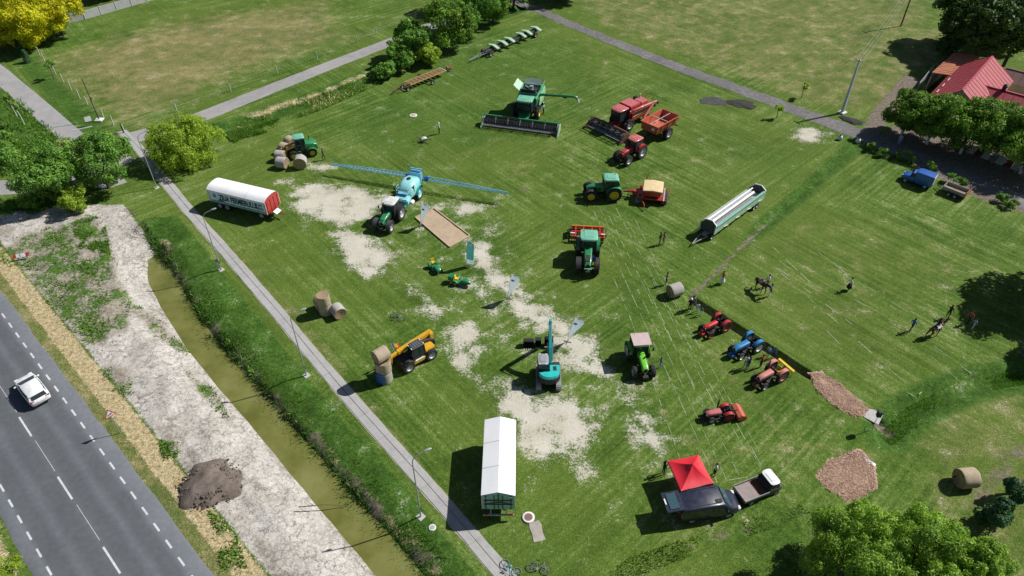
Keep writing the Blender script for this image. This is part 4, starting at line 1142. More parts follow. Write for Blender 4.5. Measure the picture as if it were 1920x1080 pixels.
for x in (-1.5, 0, 1.5):
    for s in (-1, 1): MB().bar((x, s * 1.3, 1.5), (x, s * 1.5, 2.7), .09).build('rib', 'red_paint', t)
MB().bar((-2.4, 0, 2.7), (2.4, 0, 2.7), .06).bar((0, -1.4, 2.7), (0, 1.4, 2.7), .06).build('cross_brace', 'offwhite', t)
B((2.47, .7, 2.2), (.03, .45, .4)).build('sign_plate', 'plate', t)
B((.2, 1.42, 2.2), (.9, .03, .25), (-R(11), 0, 0)).build('logo_plate', 'red_paint', t)
MB().box((0, 0, 1.3), (4.2, 1.0, .3)).bar((2.0, 0, 1.0), (4.4, 0, .6), .22).box((-.2, 0, .85), (.3, 2.4, .3)).build('frame', 'dark', t)
for s in (-1, 1): wheel(t, -.3, s * 1.35, .85, .7, 'rimgrey', True, .55)
au = MB().tube([(1.9, -1.5, 1.3), (1.5, -1.75, 2.7)], .18, 10).tube([(1.5, -1.75, 2.7), (-.9, -2.05, 4.0)], .18, 10).build('auger', 'orange_red', t, 50)
MB().tube([(-.9, -2.05, 4.0), (-1.3, -2.1, 3.5)], [.2, .22], 8).build('spout', 'dark', au)
MB().bar((-2.5, .9, 1.2), (-2.9, .9, .9), .1).bar((-2.5, -.9, 1.2), (-2.9, -.9, .9), .1).box((-2.95, 0, .95), (.08, 2.2, .15)).build('bumper', 'dark', t)

# ---- seed drill behind the green tractor
HSD = heading((1258, 372), (1175, 362), .6)
t = thing('seed_drill', 'red seed drill with a cream tarpaulin lid and raised side marker arms', 'seed drill', spot((1222, 372), HSD, (-.3, 0)), HSD)
MB().loft([[(-1.2, -1.1, .9), (.6, -1.1, .9), (.6, 1.1, .9), (-1.2, 1.1, .9)], [(-1.45, -1.25, 1.75), (.85, -1.25, 1.75), (.85, 1.25, 1.75), (-1.45, 1.25, 1.75)]]).build('hopper', 'red_paint', t, bevel=.03)
MB().loft([[(-1.5, -1.3, 1.76), (-1.5, 1.3, 1.76), (-1.5, 1.25, 1.82), (-1.5, 0, 1.9), (-1.5, -1.25, 1.82)], [(-.3, -1.3, 1.78), (-.3, 1.3, 1.78), (-.3, 1.25, 1.93), (-.3, 0, 2.06), (-.3, -1.25, 1.93)], [(.9, -1.3, 1.76), (.9, 1.3, 1.76), (.9, 1.25, 1.82), (.9, 0, 1.92), (.9, -1.25, 1.82)]]).build('lid', 'cream_paint', t, 50)
MB().box((-.2, 0, .72), (3.4, 2.8, .12)).bar((1.4, 0, .75), (3.3, 0, .6), .18).bar((1.3, .9, .72), (2.3, .1, .65), .1).bar((1.3, -.9, .72), (2.3, -.1, .65), .1).build('frame', 'red_paint', t)
for k in range(14): MB().lathe([(.02, -.01), (.24, -.008), (.24, .008), (.02, .01)], (1.2 + (k % 2) * .25, -1.35 + k * .208, .24), 'Y', 14).build('disc', 'greysteel', t)
for k in range(14): MB().bar((1.2 + (k % 2) * .25, -1.35 + k * .208, .25), (.95, -1.35 + k * .208, .7), .05).build('disc_arm', 'dark', t)
for k in range(8): wheel(t, -1.75, -1.2 + k * .343, .38, .26, 'rimred', False, .5)
MB().box((-1.75, 0, .75), (.12, 2.9, .12)).build('press_beam', 'offwhite', t)
for k in range(10): MB().tube([(-1.2, -1.0 + k * .22, 1.0), (-1.9, -1.05 + k * .235, .9), (-2.25, -1.1 + k * .245, .1)], .03, 5).build('seed_tube', 'greysteel', t)
railing(t, [(-2.35, -1.3), (-2.35, 1.3)], .8, .5, .03, 'rear_rail', 'red_paint')
for s, z1 in ((1, .5), (-1, 2.3)):
    mk = MB().bar((1.0, s * 1.4, .8), (.5, s * (2.4 if s > 0 else 1.7), z1), .08).bar((.5, s * (2.4 if s > 0 else 1.7), z1), (.45, s * (2.9 if s > 0 else 1.75), z1 + (-.2 if s > 0 else .5)), .06).build('marker_arm', 'bright_red', t)
    MB().lathe([(.02, -.01), (.18, -.006), (.18, .006), (.02, .01)], (.45, s * (2.95 if s > 0 else 1.78), .2 if s > 0 else 2.7), 'X', 12).build('marker_disc', 'offwhite', mk)
B((2.0, .35, .95), (.4, .5, .4)).build('control_box', 'bright_red', t, bevel=.05)
MB().tube([(2.2, .2, .9), (2.9, .3, 1.2), (3.5, .1, .9)], .035, 5).tube([(2.2, -.2, .9), (2.9, -.1, 1.15), (3.5, -.1, .9)], .035, 5).build('hose', 'dark', t)
for k in (-.5, .5): B((1.2, k, 1.05), (.25, .5, .3)).build('warning_board', 'orange_red', t)

# ---- red cultivator behind the largest tractor
t = thing('cultivator', 'wide red disc cultivator with a row of yellow springs behind the largest tractor', 'cultivator', T8, H8)
x = -2.3
MB().bar((-1.0, .42, .9), (x, .8, .8), .12).bar((-1.0, -.42, .9), (x, -.8, .8), .12).box((x, 0, .8), (.16, 3.9, .16)).box((x - 1.0, 0, .8), (.16, 3.9, .16)).box((x - 1.9, 0, .85), (.16, 3.9, .16)).build('frame', 'bright_red', t, bevel=.02)
for y in (-1.4, -.5, .5, 1.4): MB().box((x - .95, y, .84), (2.1, .12, .14)).build('side_beam', 'bright_red', t)
for row, dx in ((0, 0), (1, -1.0)):
    for k in range(13):
        y = -1.8 + k * .3
        o = MB().bar((x + dx, y, .75), (x + dx - .12, y, .3), .06).build('disc_arm', 'red_paint', t)
        MB().lathe([(.02, -.05), (.26, .0), (.26, .02), (.02, -.02)], (x + dx - .12, y, .26), 'Y', 14).build('disc', 'dark', o)
for k in range(24):
    MB().tube([(x - 1.9, -1.85 + k * .16, .95), (x - 2.1, -1.85 + k * .16, .9), (x - 2.2, -1.85 + k * .16, .5)], .035, 5).build('spring', 'yellow_paint', t)
ro = MB().tube([(x - 2.45, -1.9, .3), (x - 2.45, 1.9, .3)], .08, 8).build('roller', 'orange_red', t)
for k in range(18): MB().lathe([(.2, -.04), (.3, -.02), (.3, .02), (.2, .04)], (x - 2.45, -1.85 + k * .217, .3), 'Y', 14, False).build('roller_ring', 'orange_red', ro)
for y in (-1.6, 0, 1.6): MB().bar((x - 1.9, y, .9), (x - 2.45, y, .35), .09).build('roller_arm', 'bright_red', t)
for s in (-1, 1):
    B((x - 1.3, s * 2.1, .55), (1.4, .05, .6)).build('side_plate', 'dark', t)
    B((x - .3, s * 1.75, 1.05), (.2, .5, .12)).build('marker_board', 'offwhite', t)
MB().bar((x, 0, .9), (x + .4, 0, 1.6), .1).bar((x + .4, 0, 1.6), (-.9, 0, 1.3), .08).build('top_link', 'bright_red', t)

# ---- aqua sprayer with a 24 m boom
hb = heading((622, 306), (952, 360), 1.6)
HSP = hb - R(90)
bm_ = (P(622, 306, 1.6) + P(952, 360, 1.6)) / 2
c, s = math.cos(HSP), math.sin(HSP)
t = thing('field_sprayer', 'aqua trailed sprayer with round tank and its long blue boom spread wide', 'sprayer', (bm_.x + c * 2.5, bm_.y + s * 2.5, 0), HSP)
MB().loft([rrect(-1.5, 1.2, 1.1, 2.1, .3, 4), rrect(-1.25, 1.9, .9, 2.55, .55, 4), rrect(-.3, 2.15, .8, 2.85, .7, 4), rrect(.8, 2.1, .8, 2.75, .68, 4), rrect(1.5, 1.8, .85, 2.35, .5, 4), rrect(1.75, 1.3, 1.0, 1.9, .3, 4)]).build('tank', 'aqua_paint', t, 60)
MB().lathe([(.24, 0), (.26, .08), (.2, .1)], (-.1, .0, 2.84), 'Z', 14).build('tank_lid', 'dark', t)
B((2.35, 0, 1.3), (1.2, 1.9, .8)).build('locker', 'aqua_paint', t, bevel=.12)
MB().loft([rrect(2.0, 1.6, .7, 1.6, .2), rrect(3.1, 1.5, .6, 1.2, .25), rrect(3.5, 1.0, .6, .9, .1)]).build('front_tank', 'teal_paint', t, 40)
B((1.75, 0, 2.0), (.8, 1.3, .05)).build('platform', 'boom_blue', t)
railing(t, [(1.4, .75), (2.2, .75), (2.2, -.75), (1.4, -.75)], 2.0, .85, .025, 'handrail', 'aqua_paint')
MB().lathe([(.22, -.3), (.25, -.25), (.25, .25), (.22, .3)], (2.3, 1.25, 1.15), 'X', 12).build('rinse_tank', 'white_paint', t, 40)
B((.9, 1.0, 2.2), (.1, .1, .9)).build('level_gauge', 'dark', t)
for s in (-1, 1):
    wheel(t, -.3, s * 1.05, .9, .42, 'rimaqua', True, .68)
    arc_fender(-.3, 1.0, 15, 165, s * 1.05 - .25, s * 1.05 + .25, .04, .9).build('fender', 'teal_paint', t, 40)
MB().box((.3, 0, .72), (4.4, .7, .2)).bar((2.4, 0, .7), (4.6, 0, .62), .16).box((-.3, 0, .85), (.22, 1.9, .22)).build('frame', 'boom_blue', t)
# boom
B((-2.1, 0, 1.95), (.5, 1.5, 1.3)).build('boom_tower', 'boom_blue', t, bevel=.03)
MB().bar((-2.45, -.7, 1.2), (-2.45, -.7, 2.9), .12).bar((-2.45, .7, 1.2), (-2.45, .7, 2.9), .12).box((-2.45, 0, 2.88), (.14, 1.6, .12)).box((-2.45, 0, 1.4), (.18, 2.4, .2)).build('boom_mast', 'boom_blue', t)
B((-2.25, 0, 2.55), (.3, 1.35, .6)).build('hose_reel_cover', 'boom_blue', t, bevel=.04)
for s in (-1, 1):
    B((-2.5, s * 1.25, 1.6), (.45, .5, .6)).build('boom_hinge', 'blue_paint', t, bevel=.05)
    y0 = 1.3
    for k, (ya, yb, ha, hb_, mm) in enumerate(((1.3, 4.8, .62, .52, 'boom_blue'), (4.85, 8.4, .5, .4, 'boom_blue'), (8.45, 12.0, .36, .2, 'boom_blue'))):
        mb = MB()
        n = 7
        for q in range(n):
            f0, f1 = q / n, (q + 1) / n
            y_, y2 = s * (ya + (yb - ya) * f0), s * (ya + (yb - ya) * f1)
            g0, g1 = ha + (hb_ - ha) * f0, ha + (hb_ - ha) * f1
            mb.bar((-2.5, y_, 1.35), (-2.5, y2, 1.35), .07).bar((-2.5, y_, 1.35 + g0), (-2.5, y2, 1.35 + g1), .07)
            mb.bar((-2.5, y_, 1.35), (-2.5, y2, 1.35 + g1), .05).bar((-2.78, y_, 1.35), (-2.78, y2, 1.35), .05).bar((-2.5, y_, 1.35), (-2.78, y2, 1.35), .035)
            mb.bar((-2.5, y2, 1.35 + g1), (-2.78, y2, 1.35), .04)
        seg = mb.build('boom_section', mm, t)
        noz = MB().tube([(-2.72, s * ya, 1.25), (-2.72, s * yb, 1.25)], .022, 5)
        for q in range(7): noz.box((-2.72, s * (ya + .25 + q * .5), 1.2), (.05, .05, .1))
        noz.build('spray_line', 'greysteel', seg)

# ---- white-covered trailers
def farm_trailer(label, loc, h, L, Wd, z0, z1, rise, sidem, frontm, rear_m, wheels, cover='tarp_white', hipped=False):
    t = thing('farm_trailer', label, 'trailer', loc, h)
    th = .06
    ribs = int(L / .9)
    for s in (-1, 1):
        w_ = B((0, s * (Wd / 2), (z0 + z1) / 2), (L, th, z1 - z0)).build('side_board', sidem, t)
        for k in range(ribs + 1):
            B((-L / 2 + L * k / ribs, s * (Wd / 2 + .05), (z0 + z1) / 2 - .0), (.07, .05, z1 - z0 - .04)).build('stanchion', sidem, w_)
        B((0, s * (Wd / 2 + .045), z0 + .08), (L, .05, .1)).build('bottom_rail', 'seagreen', w_)
    fb_ = B((L / 2, 0, (z0 + z1) / 2), (th, Wd, z1 - z0)).build('front_board', frontm, t)
    rb_ = B((-L / 2, 0, (z0 + z1) / 2), (th, Wd, z1 - z0)).build('tailgate', rear_m, t)
    for y in (-.8, -.27, .27, .8):
        B((L / 2 + .05, y * Wd / 2, (z0 + z1) / 2), (.05, .08, z1 - z0 - .05)).build('rib', frontm, fb_)
        B((-L / 2 - .05, y * Wd / 2, (z0 + z1) / 2), (.05, .08, z1 - z0 - .05)).build('rib', 'darkgrey', rb_)
    B((0, 0, z0 + .03), (L, Wd, .06)).build('floor', 'dark', t)
    # cover: gently sagging between hoops, with overhanging edge
    nx, ny = 24, 10
    mb = MB()
    for i in range(nx + 1):
        x = -L / 2 - .04 + (L + .08) * i / nx
        sag = .035 * abs(math.sin(math.pi * i / nx * 3))
        hip = 1.0
        if hipped: hip = min(1, .25 + 3.0 * min(i, nx - i) / nx) if hipped == 2 else 1.0
        for j in range(ny + 1):
            f = -1 + 2 * j / ny
            if rise < .36: zc = rise * (1 - abs(f) ** 1.5)
            else: zc = rise * (1 - abs(f) ** 1.06) if not hipped else rise * (1 - abs(f) ** 3)
            mb.v.append((x, f * (Wd / 2 + .09), z1 + zc * hip - sag * (1 - f * f) + .02))
    for i in range(nx):
        for j in range(ny):
            q = i * (ny + 1) + j
            mb.f.append((q, q + ny + 1, q + ny + 2, q + 1))
    # skirts
    o = len(mb.v)
    for i in range(nx + 1):
        x = -L / 2 - .04 + (L + .08) * i / nx
        for s in (-1, 1): mb.v.append((x, s * (Wd / 2 + .095), z1 - .16 - .03 * math.sin(i * 2.1)))
    for i in range(nx):
        q = i * (ny + 1)
        mb.f.append((q, q + ny + 1, o + (i + 1) * 2, o + i * 2))
        mb.f.append((q + ny, q + ny + ny + 1, o + (i + 1) * 2 + 1, o + i * 2 + 1))
    cv = mb.build('cover', cover, t, 25)
    for x in (-L / 6, L / 6):
        sm_ = MB()
        for j in range(ny):
            f0, f1 = -1 + 2 * j / ny, -1 + 2 * (j + 1) / ny
            zz = lambda f: z1 + (rise * (1 - abs(f) ** (1.5 if rise < .36 else 1.06)) if not hipped else rise * (1 - abs(f) ** 3)) + .03
            sm_.bar((x, f0 * (Wd / 2 + .09), zz(f0)), (x, f1 * (Wd / 2 + .09), zz(f1)), .05, .012)
        sm_.build('hoop_seam', 'offwhite', cv)
    # gable closures under the cover
    for sx, mm in ((1, frontm), (-1, rear_m)):
        prof = [(-Wd / 2, z1 - .02), (Wd / 2, z1 - .02)] + [(f * Wd / 2, z1 + (rise * (1 - abs(f) ** (1.5 if rise < .36 else 1.06)) if not hipped else rise * (1 - abs(f) ** 3)) * (.22 if hipped == 2 else 1) - .02) for f in (.8, .5, .25, 0, -.25, -.5, -.8)]
        MB().prism(prof, 'X', sx * (L / 2 - .02), sx * (L / 2 + .02)).build('gable', mm, t)
    # chassis
    MB().box((0, .45, z0 - .16), (L, .16, .22)).box((0, -.45, z0 - .16), (L, .16, .22)).box((L / 2 - .5, 0, z0 - .16), (.2, 1.1, .2)).box((-L / 2 + .5, 0, z0 - .16), (.2, 1.1, .2)).build('chassis', 'dark', t)
    for x in wheels:
        MB().tube([(x, -.85, .5), (x, .85, .5)], .07, 8).box((x, 0, (z0 - .2 + .5) / 2 + .1), (.4, 1.1, .15)).build('axle', 'dark', t)
        for s in (-1, 1): wheel(t, x, s * (Wd / 2 - .28), .5, .32, 'rimgrey', False, .55)
    return t
# banner trailer
HBT = heading((386, 354), (498, 381), 2.75)
cen = (P(386, 354, 2.75) + P(498, 381, 2.75)) / 2
loc = Vector((cen.x - math.sin(HBT) * 1.25, cen.y + math.cos(HBT) * 1.25, 0))
t = farm_trailer('long trailer with a white cover and a light blue printed banner on its side', loc, HBT, 8.3, 2.5, 1.05, 2.75, .42, 'offwhite', 'red_paint', 'greysteel', (-3.1, -2.0, 3.0), hipped=1)
mat('banner_blue', (0.62, 0.8, 0.93), 0.6, 0, 0.1, 0.02, 1.2)
mat('ink', (0.012, 0.03, 0.06), 0.6, 0, 0.05, 0)
mat('ink_blue', (0.02, 0.05, 0.2), 0.6, 0, 0.05, 0)
mat('print_green', (0.06, 0.25, 0.17), 0.6, 0, 0.2, 0)
# printed cloth hangs on the right-hand side (towards the path)
bn = MB()
for i in range(33):
    x = -3.75 + 7.75 * i / 32
    y = -1.345 - .012 * math.sin(i * 1.3)
    bn.v += [(x, y, 1.3), (x, y, 2.62), (x, y + .006, 2.62), (x, y + .006, 1.3)]
for i in range(32):
    q = i * 4
    bn.f += [(q, q + 4, q + 5, q + 1), (q + 1, q + 5, q + 6, q + 2), (q + 2, q + 6, q + 7, q + 3), (q + 3, q + 7, q + 4, q)]
bn_o = bn.build('banner', 'banner_blue', t)
rot = (R(90), 0, 0)
text_mesh('lettering', 'ZIUA FERMIERULUI', 1.08, 'ink', bn_o, (-2.5, -1.372, 1.68), rot, .004, .6, bold=.03)
text_mesh('lettering', '27 MAI', .42, 'ink_blue', bn_o, (2.72, -1.372, 2.12), rot, .004, .8, bold=.025)
text_mesh('lettering', 'VIȘTEA', .42, 'ink_blue', bn_o, (2.72, -1.372, 1.62), rot, .004, .8, bold=.025)
MB().box((.1, -1.366, 1.37), (7.7, .012, .1)).prism([(-2.9, 1.4), (-2.6, 1.75), (-2.35, 1.62), (-2.1, 1.78), (-1.8, 1.4)], 'Y', -1.368, -1.36).build('printed_hedge', 'print_green', bn_o)
em = MB().lathe([(.2, -.004), (.24, -.004), (.24, .004), (.2, .004)], (-3.2, -1.368, 2.1), 'Y', 20, False)
em.bar((-3.2, -1.37, 1.86), (-3.2, -1.37, 2.5), .05, .008).prism([(-3.4, 2.02), (-3.2, 1.95), (-3.0, 2.02), (-3.2, 2.12)], 'Y', -1.374, -1.366)
em.build('emblem', 'ink_blue', bn_o)
MB().bar((4.0, .5, .85), (5.6, 0, .7), .1).bar((4.0, -.5, .85), (5.6, 0, .7), .1).build('drawbar', 'rust', t)
B((4.75, -.2, 1.05), (.55, .9, .06), (0, .5, 0)).build('number_board', 'plate', t)
B((4.15, 0, .8), (.3, 1.4, .3)).build('turntable', 'rust', t)
# white trailer near the path, seen from behind
HTA = heading((934, 921), (938, 783), 3.45)
cen = (P(938, 783, 3.45) + P(934, 921, 3.45)) / 2
t = farm_trailer('white ridge-covered trailer standing alone beside the footpath', Vector((cen.x, cen.y, 0)), HTA, 7.1, 2.42, 1.15, 3.0, .45, 'offwhite', 'offwhite', 'seagreen', (-1.9, 1.9))
MB().box((-3.75, 0, .62), (.12, 2.4, .14)).bar((-3.4, .6, 1.0), (-3.72, .6, .65), .08).bar((-3.4, -.6, 1.0), (-3.72, -.6, .65), .08).build('rear_bumper', 'galv', t)
mb = MB().bar((-3.64, 0, 1.3), (-3.64, 0, 3.3), .06)
for y in (-1.0, 1.0): mb.bar((-3.64, y, 1.9), (-3.64, 0, 2.2), .04)
for k in range(2): mb.bar((-3.64, -1.1, 1.9 + k * .5), (-3.64, 1.1, 1.9 + k * .5), .05)
mb.build('rear_bars', 'dark', t)
for y in (-.95, .95):
    B((-3.78, y, .78), (.06, .35, .14)).build('tail_light', 'taillamp', t)
    B((-3.66, y, 2.85), (.05, .2, .1)).build('hinge', 'steel', t)
MB().bar((3.6, .4, 1.0), (4.9, 0, .7), .1).bar((3.6, -.4, 1.0), (4.9, 0, .7), .1).build('drawbar', 'dark', t)

# ---- cutting table on its transport trailer
HHT = heading((1340, 412), (1424, 352), 1.7)
t = thing('header_trailer', 'long combine header in white and pale green resting on a transport trailer', 'header trailer', spot((1375, 393), HHT, (0, 0), 1.2), HHT)
L = 10.6
for s in (-1, 1):
    MB().prism([(-.95, .75), (-1.0, 1.9), (-.35, 2.35), (.45, 2.2), (1.05, 1.5), (1.0, .75)], 'X', s * L / 2 - .07, s * L / 2 + .07).build('end_panel', 'darkgrey', t, bevel=.02)
    mb = MB()
    pr = [(-.95, .75), (-1.0, 1.9), (-.35, 2.35), (.45, 2.2), (1.05, 1.5), (1.0, .75)]
    for k in range(5): mb.bar((s * L / 2, pr[k][0], pr[k][1]), (s * L / 2, pr[k + 1][0], pr[k + 1][1]), .1, .2)
    mb.build('end_trim', 'white_paint', t)
MB().box((0, -.95, 1.3), (L - .2, .1, 1.1)).build('back_panel', 'pale_green', t, bevel=.02)
MB().box((0, -.98, 1.86), (L - .2, .3, .08)).build('top_beam', 'seagreen', t)
MB().prism([(-.8, 1.2), (.85, 1.05), (.85, 1.12), (-.8, 1.28)], 'X', -L / 2 + .1, L / 2 - .1).build('table', 'offwhite', t)
MB().tube([(-L / 2 + .15, .05, 1.6), (L / 2 - .9, .05, 1.6)], .2, 10).build('auger', 'white_paint', t, 50)
MB().tube([(-L / 2 + .15, .5, 1.85), (L / 2 - .5, .5, 1.85)], .09, 8).build('reel_shaft', 'white_paint', t)
n = 48
for k in range(n):
    x = -L / 2 + .35 + (L - 1.6) * k / (n - 1)
    MB().bar((x, .12, 1.92), (x, .95, 1.75), .1, .03).build('slat', 'white_paint', t)
    MB().bar((x, -.15, 1.72), (x, -.75, 1.62), .04, .03).build('tine', 'dark', t)
MB().box((0, 0, .68), (L + 1.2, .22, .16)).box((-3.9, 0, .62), (.14, 1.5, .12)).box((3.4, 0, .62), (.14, 1.9, .12)).bar((-5.8, .45, .5), (-8.2, 0, .42), .09).bar((-5.8, -.45, .5), (-8.2, 0, .42), .09).box((-5.6, 0, .6), (.9, .5, .22)).build('trailer_frame', 'greysteel', t)
for x, y in ((-5.5, .75), (-5.5, -.75), (3.3, .95), (3.3, -.95), (4.0, -.95), (4.0, .95)): wheel(t, x, y, .36, .24, 'rimgrey', False, .55)
for x, y in ((-5.5, .75), (3.3, .95), (4.0, .95)): MB().tube([(x, -y, .36), (x, y, .36)], .05).build('axle', 'dark', t)
for x in (-3.5, -1.0, 1.5, 4.0): MB().bar((x, -1.0, .95), (x + .8, -1.1, .9), .07).build('strut', 'offwhite', t)
for k in (0, 1): MB().bar((L / 2 + .05, -.4 + k * .25, .9), (L / 2 + .7, -.55 + k * .3, .85), .05).build('light_bracket', 'offwhite', t)

# ---- old yellow header trolley
HYT = heading((756, 168), (836, 136), .6)
t = thing('header_trolley', 'rusty yellow header trolley with open timber deck near the hedge', 'trolley', spot((793, 155), HYT), HYT)
for s in (-1, 1): MB().box((.6, s * .75, .85), (7.4, .1, .12)).build('side_rail', 'faded_yellow', t)
MB().box((4.3, 0, .87), (.12, 1.7, .14)).build('end_rail', 'offwhite', t)
for k in range(9): B((-2.6 + k * .8, 0, .83), (.62, 1.4, .05)).build('deck_board', 'faded_wood', t)
MB().bar((-3.1, .75, .8), (-6.2, 0, .45), .1).bar((-3.1, -.75, .8), (-6.2, 0, .45), .1).box((-3.6, 0, .65), (.14, 1.5, .14)).build('drawbar', 'rust', t)
MB().box((.7, 0, .72), (.14, 3.0, .14)).build('axle', 'rust', t)
for x, y in ((.7, 1.6), (.7, -1.6), (-3.6, .75), (-3.6, -.75)): wheel(t, x, y, .38, .22, 'rimgrey', False, .5)
# ---- pale green row-crop header on a carrier
HCH = heading((905, 106), (1008, 62), .9)
t = thing('row_crop_header', 'dark row-crop header carrier with pale green snout hoods beside the trees', 'header', spot((950, 88), HCH), HCH)
MB().box((1.0, -.25, .8), (13.4, .3, .3)).box((1.0, .3, .95), (13.4, .25, .25)).build('beam', 'darkgrey', t)
for x in (-3.4, -1.2, .6, 3.6, 5.2, 7.6):
    MB().loft([[(x - .32, -1.3, 1.0), (x + .32, -1.3, 1.0), (x + .3, -1.3, 1.14), (x - .3, -1.3, 1.14)], [(x - .38, -.2, 1.3), (x + .38, -.2, 1.3), (x + .34, -.2, 1.46), (x - .34, -.2, 1.46)], [(x - .3, 1.1, 1.15), (x + .3, 1.1, 1.15), (x + .24, 1.1, 1.28), (x - .24, 1.1, 1.28)]]).build('snout_hood', 'pale_green', t, 40)
    MB().bar((x, 0, .9), (x, 0, 1.3), .16).build('row_unit', 'dark', t)
MB().bar((-5.2, .4, .7), (-9.2, .0, .45), .1).bar((-5.2, -.4, .7), (-9.2, .0, .45), .1).bar((-6.5, .3, .65), (-6.5, -.3, .65), .08).build('drawbar', 'greysteel', t)
for x, y in ((-5.0, .95), (-5.0, -.95), (6.6, .95), (6.6, -.95)):
    wheel(t, x, y, .46, .3, 'rimgrey', False, .5)
for x in (-5.0, 6.6): MB().tube([(x, -.95, .46), (x, .95, .46)], .07).box((x, 0, .6), (.6, .9, .3)).build('axle', 'dark', t)
# small rusty red hand cart by the trolley
HK = R(40)
t = thing('small_plough', 'small rusty red walk-behind tiller behind the yellow header trolley', 'tiller', spot((841, 133), HK), HK)
MB().box((0, 0, .55), (.6, .42, .35)).build('engine', 'faded_red', t, bevel=.05)
B((.35, 0, .72), (.3, .3, .2)).build('fuel_tank', 'orange_red', t, bevel=.05)
MB().tube([(-.2, .1, .6), (-.9, .3, 1.0)], .03).tube([(-.2, -.1, .6), (-.9, -.3, 1.0)], .03).build('handle_bar', 'dark', t)
for s in (-1, 1): wheel(t, .05, s * .34, .27, .15, 'rimgrey', True, .5)
MB().bar((-.3, 0, .4), (-.55, 0, .02), .12).build('coulter', 'rust', t)
# ================================================================ DIGGERS, LOADERS, BALES, ROAD VEHICLES
# ---- teal excavator
HX = R(89)
t = thing('excavator', 'teal tracked excavator with its boom raised over the bare ground', 'excavator', spot((1028, 712), HX), HX)
def track(t, y, L, hgt, wd, m='darkgrey'):
    r = hgt / 2
    path = []
    for k in range(9): a = R(90 + 180 * k / 8); path.append((-L / 2 + r + r * math.cos(a), r + r * math.sin(a)))
    for k in range(9): a = R(-90 + 180 * k / 8); path.append((L / 2 - r + r * math.cos(a), r + r * math.sin(a)))
    o = MB().prism([(x * .97, .04 + z * .92) for x, z in path], 'Y', y - wd * .46, y + wd * .46).build('track', 'dark', t, 40)
    per = []
    n = len(path)
    pts = [Vector((p[0], 0, p[1])) for p in path]
    tot = sum((pts[(i + 1) % n] - pts[i]).length for i in range(n))
    N = 34; step = tot / N; i = 0; acc = 0
    for k in range(N):
        dd = k * step
        while acc + (pts[(i + 1) % n] - pts[i]).length < dd: acc += (pts[(i + 1) % n] - pts[i]).length; i += 1
        a, c = pts[i % n], pts[(i + 1) % n]
        f = (dd - acc) / (c - a).length
        p = a + (c - a) * f; d = (c - a).normalized()
        T = Matrix.Translation((p.x, y, p.z)) @ Matrix.Rotation(-math.atan2(d.z, d.x), 4, 'Y')
        MB().box((0, 0, 0), (step * .8, wd, .05), None, T).build('track_shoe', m, o)
    for k in range(5): MB().lathe([(.16, -wd * .5), (.16, wd * .5)], (-L / 2 + r + (L - 2 * r) * k / 4, y, r), 'Y', 12).build('roller', 'darkgrey', o)
for s in (-1, 1): track(t, s * .92, 2.95, .68, .48, 'greysteel')
MB().box((0, 0, .45), (1.5, 1.5, .3)).lathe([(.5, .6), (.5, .85)], (0, 0, 0), 'Z', 18).build('undercarriage', 'dark', t)
arc = [(-1.25 + .3 * math.cos(R(a)) * 0 - .0, 0) for a in ()]
rear = [(.95, -1.05), (.95, 1.05), (-.7, 1.05)] + [(-.55 - .85 * math.cos(R(a)), 1.05 * math.sin(R(a))) for a in range(80, -81, -20)] + [(-.7, -1.05)]
MB().prism(rear, 'Z', .88, 1.2).build('turntable_deck', 'dark', t, bevel=.02)
rr2 = [(.3, -1.0), (.3, -.05), (-.55, -.05), (-.55, .98)] + [(-.5 - .85 * math.cos(R(a)), .98 * math.sin(R(a))) for a in range(80, -81, -20)]
MB().prism(rr2, 'Z', 1.2, 1.78).build('engine_cover', 'teal_paint', t, bevel=.06)
MB().prism([(-.5 - .88 * math.cos(R(a)), 1.02 * math.sin(R(a))) for a in range(88, -89, -16)], 'Z', 1.0, 1.5).build('counterweight', 'dark', t, bevel=.05)
B((-.2, -.55, 1.8), (.5, .3, .04)).build('grille', 'dark', t)
B((.15, -.99, 1.5), (.1, .06, .35)).build('side_vent', 'dark', t)
B((.6, -.7, 1.3), (.75, .6, .3)).build('tool_box', 'dark', t, bevel=.04)
cab(t, -.5, .95, .98, 1.25, 2.5, 'dark', 'greysteel', lean=.22, rooft=.1, over=.02, roof_w=1.0)
for ch in [o for o in COL.objects if o.parent == t and o.name.split('.')[0] in ('cab_floor', 'cab_post', 'side_window', 'windscreen', 'rear_window', 'cab_roof', 'seat', 'steering_wheel')]: ch.location.y += .55
def arm_plate(pts, y0, y1): return MB().prism(pts, 'Y', y0, y1)
yb = -.12
MB().prism([(.55, 1.2), (.55, 1.65), (1.3, 2.9), (2.1, 3.85), (3.1, 4.62), (3.25, 4.45), (2.35, 3.45), (1.7, 2.5), (1.0, 1.2)], 'Y', yb - .15, yb + .15).build('boom', 'teal_paint', t, bevel=.03)
MB().prism([(2.75, 4.9), (3.05, 5.0), (3.45, 4.4), (4.45, 1.3), (4.25, 1.2), (3.05, 4.2)], 'Y', yb - .12, yb + .12).build('stick', 'teal_paint', t, bevel=.03)
MB().tube([(1.1, yb - .22, 1.4), (1.9, yb - .22, 3.0)], .06, 8).tube([(1.1, yb + .22, 1.4), (1.9, yb + .22, 3.0)], .06, 8).build('boom_ram', 'steel', t)
MB().tube([(1.8, yb, 3.75), (2.75, yb, 4.85)], .06, 8).build('stick_ram', 'steel', t)
MB().tube([(3.45, yb, 4.2), (4.5, yb, 1.8)], .05, 8).bar((4.5, yb, 1.8), (4.6, yb, 1.2), .1).build('bucket_ram', 'steel', t)
